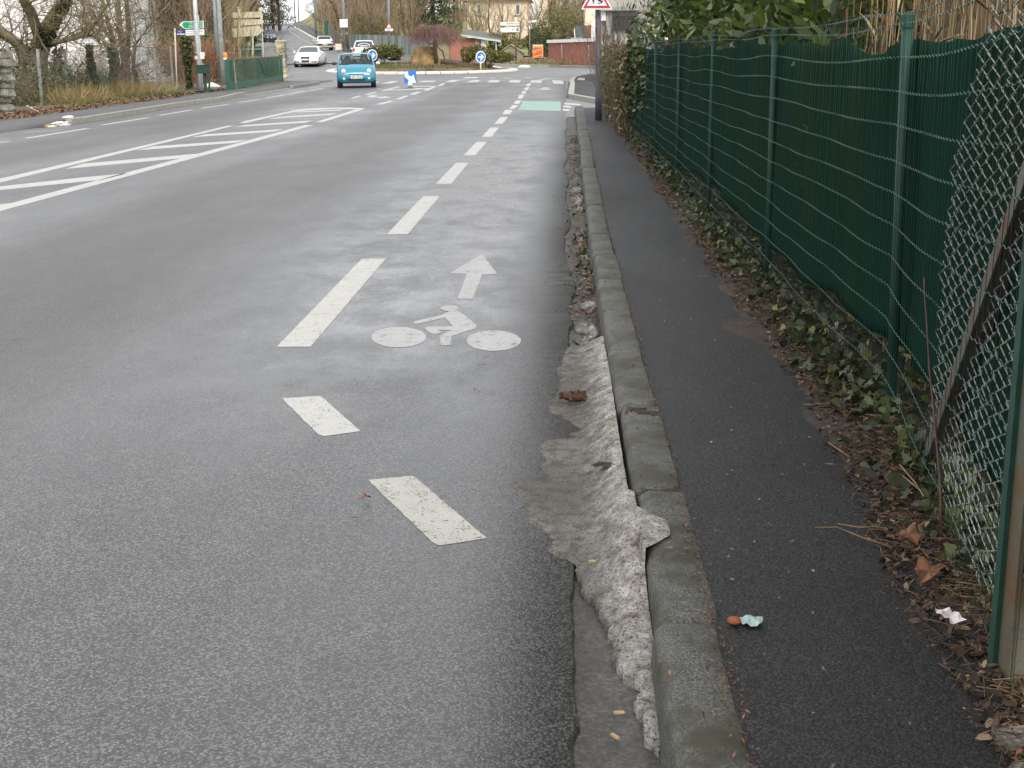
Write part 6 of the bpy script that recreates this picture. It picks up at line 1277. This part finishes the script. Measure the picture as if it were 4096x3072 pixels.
for px in (1952, 1962, 1972): MB().bar(D(px, 238, 109.5) + inv, D(px, 178, 109.5) + inv, .06, .06).build('back_post', M_gategreen, sh)
# little gabled shed
A, B = D(1996, 252, 104.5), D(2091, 252, 104.5); gs = thing('gabled_shed', 'small grey-brown concrete shed with a low gable', 'shed', A); inv = -A; ea = D(2043, 208, 104.5).z; ap = D(2043, 178, 104.5)
MB().add([p + inv for p in (Vector((A.x, A.y, A.z - .5)), Vector((B.x, B.y, A.z - .5)), Vector((B.x, B.y, ea)), ap, Vector((A.x, A.y, ea)))] + [p + inv + Vector((0, 3, 0)) for p in (Vector((A.x, A.y, A.z - .5)), Vector((B.x, B.y, A.z - .5)), Vector((B.x, B.y, ea)), ap, Vector((A.x, A.y, ea)))], [(0, 1, 2, 3, 4), (9, 8, 7, 6, 5), (0, 5, 6, 1), (1, 6, 7, 2), (4, 3, 8, 9), (2, 7, 8, 3), (0, 4, 9, 5)]).build('walls', M_concpanel, gs)
for s_ in (-1, 1):
    q = Vector((A.x - .12 if s_ < 0 else B.x + .12, A.y - .12, ea - .06)) + inv; t_ = ap + inv + Vector((0, -.12, .06)); MB().add([t_, q, q + Vector((0, 3.3, 0)), t_ + Vector((0, 3.3, 0))] + [v_ - Vector((0, 0, .09)) for v_ in (t_, q, q + Vector((0, 3.3, 0)), t_ + Vector((0, 3.3, 0)))], [(0, 1, 2, 3), (7, 6, 5, 4), (0, 4, 5, 1), (1, 5, 6, 2), (2, 6, 7, 3), (3, 7, 4, 0)]).build('roof_panel', M_concpanel, gs)
for px in (2020, 2050, 2075): MB().bar(D(px, 253, 104.42) + inv, D(px, 200, 104.42) + inv, .07, .05).build('panel_joint', M_oldpost, gs)
# direction sign CENTRE VILLE / ZOO
base = D(2063, 254, 101.5); cv = thing('town_direction_sign', 'white arrow boards reading CENTRE VILLE and ZOO on a cream and brown post', 'sign', base); inv = -base; dc = 101.3
MB().tube([(0, 0, -.2), D(2064, 150, 101.5) + inv], .085, 10).build('brown_post', mat('brown_post', (.10, .07, .045), .8, .3, 6), cv, smooth=True); MB().tube([D(2064, 151, 101.5) + inv, D(2063, 70, 101.5) + inv], .065, 10).build('cream_post', M_cream, cv, smooth=True)
for q, s_, sz, wd, cx_ in [([(1999, 96), (2005, 88.5), (2077, 87.5), (2077, 101), (2004, 102)], 'CENTRE VILLE', .17, .98, 2050), ([(1999, 120), (2006, 110.5), (2078, 109), (2078, 127.5), (2009, 129.5)], 'ZOO', .17, .29, 2054)]:
    bd = sgn(q, dc, 'arrow_board', M_signwhite, cv, inv, .05); ym = (q[2][1] + q[3][1]) / 2; c = D(cx_, ym + .4, dc) + inv; text('lettering', s_, sz, bd, M_greytxt, (c.x, c.y - .012, c.z), width=wd, bold=.004)
    sgn([(q[0][0] - 2, q[0][1]), (q[0][0], q[0][1]), (q[4][0], q[4][1]), (q[4][0] - 1, q[4][1] + 1)], dc, 'dark_edge', M_greytxt, bd, inv, .04, -.01)
bd = sgn([(2065, 112), (2075, 111.5), (2075, 124.5), (2065, 125)], dc, 'animal_pictogram', M_greytxt, cv, inv, .006, .01); sgn([(2067, 122), (2068, 115), (2071, 114), (2073, 117), (2073, 122), (2071.5, 122), (2071, 119.5), (2069.5, 119.5), (2069, 122)], dc, 'pictogram_figure', M_oldpost, bd, inv, .006, .016)
# orange poster panel
M_or = mat('poster_orange', (.85, .13, .02), .5, .1, 5); M_ye = mat('poster_yellow', (.90, .42, .03), .5, .1, 5)
base = D(2152, 250, 102.5); po = thing('poster_panel', 'bright orange poster panel on thin legs beside the brick garage', 'poster', base); inv = -base; dq = 102.4
bd = sgn([(2131, 179), (2172, 179), (2172, 230), (2131, 230)], dq, 'board', M_signwhite, po, inv, .04); fc_ = sgn([(2132, 182.5), (2171, 182), (2170.5, 229), (2132, 229.2)], dq, 'orange_print', M_or, bd, inv, .006, .008)
for q in [[(2133, 185), (2170, 184.5), (2170, 189), (2133, 189)], [(2133, 205), (2170, 195), (2170, 198), (2133, 208)], [(2133, 227), (2145, 221), (2168, 216), (2170, 219), (2150, 224), (2134, 229)], [(2134, 210), (2144, 207), (2144, 211), (2134, 213)]]: sgn(q, dq, 'yellow_print', M_ye, fc_, inv, .004, .013)
for q in [[(2133, 191), (2150, 189.5), (2160, 193), (2150, 196), (2133, 200)], [(2152, 228), (2156, 222.5), (2162, 222), (2168, 227)]]: sgn(q, dq, 'dark_print', M_greytxt, fc_, inv, .004, .013)
for (u0, v0, u1, v1, n_) in [(2134, 208, 2168, 199, 7), (2134, 215, 2168, 207, 8), (2134, 220, 2166, 213, 12)]:
    for k in range(n_):
        u = u0 + (u1 - u0) * k / n_; v = v0 + (v1 - v0) * k / n_; sgn([(u, v), (u + 2.2, v - .5), (u + 2.2, v + 3.0), (u, v + 3.4)], dq, 'print', M_red, fc_, inv, .004, .016)
for px in (2138, 2150, 2163): MB().bar(D(px + 2, 252, 102.5) + inv, D(px, 229, 102.5) + inv, .04, .04).build('leg', M_bark_dark, po)
bsp = pole('bus_stop_pole', 'thin pole with a small red and white sign and a pale cross board', D(2119, 240, 105), D(2119, 84, 105), .035, .03, M_concpanel, 'pole'); inv = -Vector(bsp.location)
sgn([(2116, 100), (2120, 99), (2122, 119), (2117, 120)], 104.9, 'red_rim', M_red, bsp, inv, .02); sgn([(2116.5, 104), (2120, 103), (2121, 117), (2117.5, 117.5)], 104.87, 'white_plate', M_signwhite, bsp, inv, .01); sgn([(2112, 84), (2124, 82.5), (2124, 90), (2112, 91)], 104.9, 'green_plate', M_gutterg, bsp, inv, .02); sgn([(2128, 82), (2146, 80), (2146, 87), (2128, 90)], 105.2, 'pale_plate', M_fascia, bsp, inv, .02)
# plank fences
M_plank = leafmat('grey_green_plank', [(0, (.13, .17, .155)), (.5, (.19, .23, .21)), (1, (.27, .29, .27))], .85, 0)
def gpt_(px, d_): p = D(px, 150, d_); p.z = gz(p.x, p.y); return p
def plankfence(name, label, A, B, ht, hb, w_, material, seed):
    root = thing(name, label, 'fence', A); d = B - A; n = int(d.length / w_); r = np.random.default_rng(seed); dn_ = d.normalized(); me_pool = []
    for k in range(6):
        mb = MB().box((0, 0, .5), (w_ * .94, .025, 1)); me = bpy.data.meshes.new('plank'); me.from_pydata(mb.v, [], mb.f); a_ = me.attributes.new('rnd', 'FLOAT', 'FACE'); a_.data.foreach_set('value', np.full(6, k / 5., 'f')); me.materials.append(material); me_pool.append(me)
    for i in range(n):
        o = link('plank', me_pool[r.integers(0, 6)], None, root); u = (i + .5) / n; q = d * u; o.location = (q.x, q.y + r.normal() * .008, q.z - .1); o.rotation_euler = (0, r.normal() * .008, math.atan2(d.y, d.x)); o.scale = (1, 1, ht + (hb - ht) * u + r.normal() * .02)
    for zf in (.3, .8): MB().bar(Vector((0, .04, ht * zf)), d + Vector((0, .04, hb * zf)), .04, .07).build('rail', M_bark_dark, root)
plankfence('plank_fence', 'weathered grey-green plank fence behind the roundabout', D(1399, 190, 120), D(1784, 236, 109.5), 1.25, 1.85, .22, M_plank, 3)
M_greyplank = leafmat('grey_plank', [(0, (.16, .14, .12)), (1, (.30, .27, .24))], .9, 0); plankfence('hill_plank_fence', 'leaning grey plank fence stepping up the grass bank', gpt_(1362, 132), gpt_(1314, 172), 1.7, 2.2, .25, M_greyplank, 4)
base = gpt_(1308, 176); gn = thing('garden_screen', 'tall bright green screen panel at the end of the hill fence', 'screen', base); MB().box((0, 0, 1.1), (.5, .3, 2.5)).build('panel', M_gategreen, gn); MB().box((-.1, -.2, -.1), (.2, .2, 1.2)).build('stump', M_concpanel, gn)
fb2 = D(940, 215, 80); gf = thing('green_panel_fence', 'dark green panel fence behind the orange shrubs by the gate', 'fence', fb2); 
for k in range(3): MB().box(D(964 + 33 * k, 206, 80) - fb2, (.5, .04, .6)).build('panel', M_gategreen, gf); MB().box(D(964 + 33 * k, 196.5, 79.95) - fb2, (.52, .06, .04)).build('top_rail', M_gutterg, gf)
# far side kerb and footway behind the roundabout
ff = thing('far_footway_kerb', None, None); tag(ff, 'pale kerb on the far side of the roundabout', kind='structure')
pth = [(1590, 239), (1640, 241), (1700, 246), (1850, 258), (2040, 263), (2200, 267), (2430, 276)]
for p, q in zip(pth[:-1], pth[1:]):
    a, b_ = G(*p), G(*q); strip(a, b_, .22, -.05, .14, 'kerb_stone', M_kerb_left, ff); nrm_ = Vector((-(b_ - a).y, (b_ - a).x, 0)).normalized() * 1.0; strip(a + nrm_, b_ + nrm_, 1.8, -.05, .11, 'footway_strip', M_walk_left, ff)
gr_ = np.random.default_rng(77)
def band(n, px0, px1, py0, py1, d0_, d1_, r): 
    out = []
    for k in range(n): p = D(px0 + (px1 - px0) * r.random(), py0 + (py1 - py0) * r.random(), d0_ + (d1_ - d0_) * r.random()); out.append((p.x, p.y, p.z))
    return out
o = leaf_obj('far_verge_grass', gr_, band(1700, 2060, 2400, 247, 262, 98, 103, gr_), .3, .03, M_drygrass, None, axis=(0, 0, 1), spread=.5, shape='needle'); tag(o, 'tawny grass strip in front of the brick garage', 'grass', kind='stuff')

# ================================================================== houses
def house(name, label, pxl, pxr, pyt, pyb, d_, wall_m, windows=(), depth=8, roof=None, shear=0.):
    A, B = D(pxl, pyb, d_), D(pxr, pyb, d_ + shear); root = thing(name, label, 'house', A); inv = -A; zt = D(pxl, pyt, d_).z; block(root, 'wall', A, B, depth, A.z - 4, zt, wall_m, inv)
    for (x0, y0, x1, y1) in windows:
        f0 = D((x0 + x1) / 2, (y0 + y1) / 2, d_ - .02) + inv; ww, hh = (x1 - x0) * d_ / F, (y1 - y0) * d_ / F; f = MB().box(f0, (ww, .10, hh)).build('window', M_frame, root); MB().box(f0 + Vector((ww * .06, -.04, 0)), (ww * .55, .06, hh * .9)).build('pane', M_window, f); MB().box(f0 + Vector((0, -.06, -hh / 2 - .05)), (ww * 1.2, .22, .08)).build('sill', M_creamstone, f)
    if roof:
        mb = MB(); e = .5; zr_ = zt + roof; P = [A + Vector((-e, -e, 0)), B + Vector((e, -e, 0)), B + Vector((e, depth + e, 0)), A + Vector((-e, depth + e, 0))]; P = [Vector((p.x, p.y, zt)) + inv for p in P]; r0 = (P[0] + P[3]) / 2 + Vector((1.5, 0, roof)); r1 = (P[1] + P[2]) / 2 + Vector((-1.5, 0, roof)); mb.add(P + [r0, r1], [(0, 1, 5, 4), (1, 2, 5), (2, 3, 4, 5), (3, 0, 4), (3, 2, 1, 0)]).build('roof', M_tile, root)
    return root
M_tile = mat('brown_roof_tile', (.20, .10, .07), .85, .3, 3, .3, 20)
house('white_house', 'large plain white gable end behind the bare trees on the left', -420, 532, -260, 330, 66, M_whitewall, depth=12)
house('cream_house', 'cream rendered house with one shuttered window above the sheds', 1870, 2109, 4, 110, 138, M_render, [(2060, 19, 2081, 56), (1905, 19, 1926, 56)], 9, 3.)
house('white_annexe', 'white house wing with a tiny dark window right of the cream house', 2112, 2165, -80, 54, 150, M_whitewall, [(2119, 17, 2127, 25)], 8); house('pale_annexe', 'pale yellow wall next to the white house wing', 2165, 2188, -60, 36, 151, M_render, (), 8)
M_villa = mat('stained_render', (.36, .34, .30), .9, .3, 1.2)
M_darkhole = mat('dark_window', (.02, .02, .022), .2, .2, 3)
hb = house('brick_house', 'cream and brown house seen beside the warning sign pole', 2341, 2470, 34, 100, 104, M_render, (), 8, None); inv = -Vector(hb.location)
block(hb, 'brown_base', D(2340, 155, 103.9), D(2470, 155, 103.9), 8, D(2340, 175, 104).z, D(2340, 101, 104).z, M_brownwall, inv); MB().box(D(2373, 125, 103.8) + inv, (.3, .1, 1.2)).build('window', M_frame, hb); MB().box(D(2320, 128, 103.6) + inv, (.85, .1, .9)).build('glazed_porch', M_window, hb); MB().bar(D(2300, 152, 103.5) + inv, D(2297, 116, 103.5) + inv, .06, .06).build('porch_post', M_fascia, hb); MB().bar(D(2284, 153, 103.5) + inv, D(2330, 152, 103.5) + inv, .1, .06).build('porch_rail', M_gutterg, hb)
hw_ = house('white_villa', 'pale house with a wide dark window partly hidden behind the conifer', 2406, 2660, -150, 165, 62, M_villa, (), 8); inv = -Vector(hw_.location)
MB().box(D(2495, 92, 61.9) + inv, (1.35, .12, .62)).build('dark_window', M_darkhole, hw_); MB().box(D(2436, 92, 61.8) + inv, (.26, .2, 1.1)).build('grey_pillar', M_oldpost, hw_); MB().box(D(2475, 36, 61.7) + inv, (1.9, .5, .16)).build('canopy_slab', M_oldpost, hw_); MB().box(D(2413, 60, 61.8) + inv, (.22, .15, .5)).build('white_box', M_fascia, hw_); MB().box(D(2403, 100, 61.8) + inv, (.05, .05, 1.5)).build('red_white_pole', M_red, hw_)

# ================================================================== trees of the background
M_twig_brown = leafmat('brown_twig', [(0, (.20, .14, .09)), (.5, (.32, .235, .15)), (1, (.46, .36, .25))], .9, 0)
M_twig_olive = leafmat('olive_twig', [(0, (.18, .15, .07)), (.5, (.29, .245, .115)), (1, (.42, .36, .19))], .9, 0)
def bare_mesh(seed, h, kind):
    r = np.random.default_rng(seed); S = []
    if kind == 'up':
        for k in range(5): grow(r, (r.normal() * .15, r.normal() * .15, 0), (r.normal() * .16, r.normal() * .16, 1), h * (.75 + .3 * r.random()), .07, 0, S, 3, .07, .05, (11, 7, 4, 0), .42, .42, 8, .008)
    else: grow(r, (0, 0, 0), (r.normal() * .05, 0, 1), h, .16, 0, S, 3, .12, .05, (12, 8, 6, 0), .8, .52, 8, .008)
    V, F_ = segs_mesh([s[:4] for s in S if s[4] <= 0], 6); tm = np_mesh('trunk', V, F_, smooth=True); V, F_ = segs_mesh([s[:4] for s in S if s[4] > 0], 3); cm = np_mesh('crown', V, F_, r.random(len(F_))); return tm, cm
protos = []
for i, (h, kd, bm_, tmn) in enumerate([(8, 'up', M_twig_brown, M_bark), (9, 'spread', M_twig_brown, M_bark), (7, 'up', M_twig_olive, M_mossbark), (10, 'spread', M_twig_olive, M_mossbark), (6, 'up', M_twig_brown, M_bark)]):
    tm, cm = bare_mesh(200 + i, h, kd); tm.materials.append(tmn); cm.materials.append(bm_); protos.append((tm, cm))
LAB = {'wood': ('leafless brown tree in the wood behind the direction sign', 'bare trees of the left wood'), 'hill': ('leafless tree on the slope behind the plank fence', 'bare trees on the slope'), 'town': ('leafless tree between the sheds and the cream house', 'bare trees by the houses'), 'crest': ('leafless tree along the hill road towards its top', 'bare trees by the hill road')}
rt = np.random.default_rng(88)
def put_tree(px, py, d_, key, proto=None, sc=1.):
    k = rt.integers(0, len(protos)) if proto is None else proto; p = D(px, py, d_); z = min(p.z, gz(p.x, p.y) + 1) if py is not None else 0; z = gz(p.x, p.y) - .1; root = thing('bare_tree', LAB[key][0], 'tree', (p.x, p.y, z), rt.random() * 6.28, LAB[key][1]); s_ = sc * (.8 + .45 * rt.random()); root.scale = (s_, s_, s_)
    for nm, me in zip(('trunk', 'crown'), protos[k]): link(nm, me, None, root)
for px in range(540, 950, 20):
    for d_ in (70 + rt.random() * 8, 92 + rt.random() * 14):
        if d_ > 80 or px < 890: put_tree(px + rt.normal() * 10, 250, d_, 'wood', None, 1.0)
for px in range(905, 1060, 26): put_tree(px + rt.normal() * 6, 180, 225 + rt.random() * 40, 'crest', None, 1.5)
for px in range(1390, 1680, 18): put_tree(px + rt.normal() * 9, 150, 134 + rt.random() * 40, 'hill', None, 1.15)
for px in range(1335, 1400, 16): put_tree(px + rt.normal() * 4, 150, 200 + rt.random() * 30, 'hill', None, 1.3)
for px in range(1400, 1700, 40): put_tree(px + rt.normal() * 9, 150, 122 + rt.random() * 8, 'hill', None, .8)
for px in range(1800, 2340, 44): put_tree(px + rt.normal() * 9, 150, 118 + rt.random() * 14, 'town', None, .7)
for px in range(1800, 2400, 40): put_tree(px + rt.normal() * 9, 150, 160 + rt.random() * 30, 'town', 1, 1.3)
for (px, d_, lab) in [(1120, 215, 'dark drooping conifer beside the hilltop road'), (1095, 205, 'brown-tinged conifer left of the drooping one by the hill road'), (1735, 127, 'broad dark green fir behind the weeping tree'), (1010, 150, 'tall dark conifer above the cream direction boards'), (900, 120, 'dark conifer deep in the left wood')]:
    p = D(px, 150, d_); zb = gz(p.x, p.y) - .2; root = thing('fir_tree', lab, 'tree', (p.x, p.y, zb)); r = np.random.default_rng(int(px)); hh = {1120: 15, 1095: 14, 1735: 12, 1010: 13, 900: 12}[px]; bw = {1120: 3.0, 1095: 2.6, 1735: 2.7, 1010: 2.5, 900: 2.4}[px]; z0_ = 1.2 if px != 1735 else D(1735, 112, 127).z - zb
    MB().tube([(0, 0, 0), (0, 0, hh * .5), (0, 0, hh)], [.25, .16, .02], 8).build('trunk', M_bark_dark, root); P = []
    for k in range(230):
        u = r.random() ** .85; z = z0_ + (hh - z0_) * u; a = r.random() * 6.283; R_ = bw * (1 - u) ** .8 * (.6 + .5 * r.random()) + .2
        for q in range(30): t = r.random() ** .7; P.append((math.cos(a) * R_ * t + r.normal() * .13, math.sin(a) * R_ * t + r.normal() * .13, z - .35 * t * R_ * .6 + r.normal() * .14))
    leaf_obj('crown', r, P, .34, .11, M_fir if False else leafmat('fir_needle_%d' % px, [(0, (.012, .022, .012)), (.5, (.03, .05, .022)), (1, (.07, .10, .035))] if px != 1095 else [(0, (.05, .035, .025)), (.5, (.11, .075, .05)), (1, (.16, .12, .08))], .8, .1), root, axis=(0, 0, -.4), spread=.8, shape='needle')
# evergreen shrubs on the slopes and orange hedge by the gate
def shrub(name, label, px, py, d_, w_, h_, stops, seed, size=.22, n=1500, group=None):
    p = D(px, py, d_); root = thing(name, label, 'shrub', (p.x, p.y, min(p.z, gz(p.x, p.y) + .1) if py > 200 else gz(p.x, p.y)), 0, group); r = np.random.default_rng(seed); q = r.normal(size=(n, 3)); q /= np.linalg.norm(q, axis=1)[:, None]; q *= (.35 + .65 * r.random(n) ** .5)[:, None]; lob = 1 + .25 * np.sin(q[:, 0] * 7 + seed) * np.cos(q[:, 2] * 6); P = q * np.array([w_ / 2, w_ / 2.4, h_ / 2]) * lob[:, None] + np.array([0, 0, h_ * .52])
    leaf_obj('foliage', r, P, size, size * .4, leafmat('shrub_leaf_%d' % seed, stops, .7, .15), root, axis=(0, -.1, .4), spread=.8, shape='oval'); S = []
    for k in range(9): grow(r, (r.normal() * .1, r.normal() * .1, 0), (r.normal() * .5, r.normal() * .5, 1), h_ * .8, .03, 0, S, 1, .2, .03, (4, 0), .6, .5, 4, .01)
    seg_obj('branches', [s[:4] for s in S], M_bark, root, 3)
M_orange_twig = leafmat('orange_twig', [(0, (.16, .075, .04)), (.5, (.30, .16, .085)), (1, (.42, .26, .15))], .9, 0)
def twig_hedge(label, px, py, d_, w_, h_, seed):
    p = D(px, py, d_); root = thing('rusty_hedge', label, 'shrub', (p.x, p.y, gz(p.x, p.y) + .05)); r = np.random.default_rng(seed); S = []
    for k in range(70): grow(r, ((r.random() - .5) * w_ * .8, r.normal() * .25, 0), (r.normal() * .25, r.normal() * .25, 1), h_ * (.7 + .4 * r.random()), .012, 0, S, 2, .15, .04, (6, 4, 0), .6, .4, 5, .005)
    seg_obj('stems', [s[:4] for s in S], M_orange_twig, root, 3)
    P = np.stack([(r.random(500) - .5) * w_, r.normal(size=500) * .3, h_ * r.random(500)], 1); leaf_obj('dry_leaves', r, P, .07, .035, M_cane, root, shape='oval')
OL = [(0, (.08, .08, .03)), (.5, (.17, .165, .06)), (1, (.28, .25, .10))]; DG = [(0, (.03, .05, .018)), (.5, (.075, .105, .035)), (1, (.15, .18, .06))]; OR = [(0, (.09, .04, .02)), (.5, (.20, .10, .045)), (1, (.30, .18, .08))]
for i, (lab, px, py, d_, w_, h_, st_) in enumerate([('olive shrub behind the bus stop pole', 2200, 200, 114, 3.4, 4.2, OL), ('olive green shrub rising over the brick garage', 2265, 190, 112, 3.2, 4.6, OL), ('dark green shrub behind the orange poster', 2150, 210, 112, 2.6, 2.6, DG), ('bright green shrub near the far brown house', 2300, 120, 122, 3.6, 4.2, DG), ('yellow-green hedge behind the gabled shed', 2020, 215, 110, 3.2, 2.4, [(0, (.05, .05, .012)), (.6, (.16, .15, .03)), (1, (.26, .20, .05))]), ('green ivy mass under the bare trees left of the triangle sign', 1490, 150, 124, 4.4, 3.4, OL), ('ivy covered shrub beside the triangle sign post', 1440, 140, 128, 4, 3.6, DG), ('dark shrub at the top of the grass bank', 1340, 90, 190, 5, 5.5, DG), ('dense olive thicket on the crest of the grass bank', 1290, 45, 225, 6, 5, OL), ('round green shrub between the garage and far house', 2330, 160, 108, 2.4, 2.0, OL), ('dark evergreen hedge behind the direction sign', 760, 230, 66, 3.4, 2.6, DG), ('green shrub deep behind the twin utility poles', 690, 200, 74, 3.6, 3.6, DG)]): shrub('evergreen_shrub', lab, px, py, d_, w_, h_, st_, 300 + i, .13, 4000)
for i, (lab, px, py, d_, w_, h_) in enumerate([('orange-brown winter hedge left of the gate beacon', 850, 335, 62, 2.2, 1.9), ('rusty leafless hedge right behind the gate', 960, 300, 70, 2.0, 1.25), ('rusty shrub behind the middle of the gate', 1030, 290, 72, 2.0, 1.15), ('low rusty shrub beside the stone pillar', 1095, 290, 72, 1.4, 1.1), ('brown hedge behind the letter box', 800, 330, 60, 2.6, 2.0), ('brown hedge between brambles and driveway', 735, 335, 60, 2.6, 2.1)]): twig_hedge(lab, px, py, d_, w_, h_, 400 + i)
sp = thing('multi_stem_shrub', 'bare many-stemmed shrub in front of the cream direction boards', 'shrub', D(965, 290, 70)); S = []
for k in range(9): grow(rt, (rt.normal() * .12, rt.normal() * .12, 0), (rt.normal() * .22, rt.normal() * .2, 1), 3.4, .026, 0, S, 2, .07, .04, (5, 3, 0), .4, .45, 6, .007)
seg_obj('stems', [s[:4] for s in S], M_twig_olive, sp, 3)
# twig mass far up the slopes
S = []
for k in range(2600):
    px = 540 + 430 * rt.random() if k % 3 == 0 else (1280 + 420 * rt.random() if k % 3 == 1 else 1760 + 600 * rt.random()); d_ = (110 + 60 * rt.random()) if px < 1100 else 175 + 70 * rt.random(); p = D(px, 150, d_); z = gz(p.x, p.y); grow(rt, (p.x, p.y, z), (rt.normal() * .12, rt.normal() * .1, 1), 7 + 6 * rt.random(), .035, 0, S, 1, .08, .03, (9, 0), .45, .35, 6, .014)
o = seg_obj('distant_woodland', [s[:4] for s in S], M_twig_brown, None, 3); tag(o, 'hazy brown mass of leafless woodland far up the slopes', 'wood', kind='stuff')
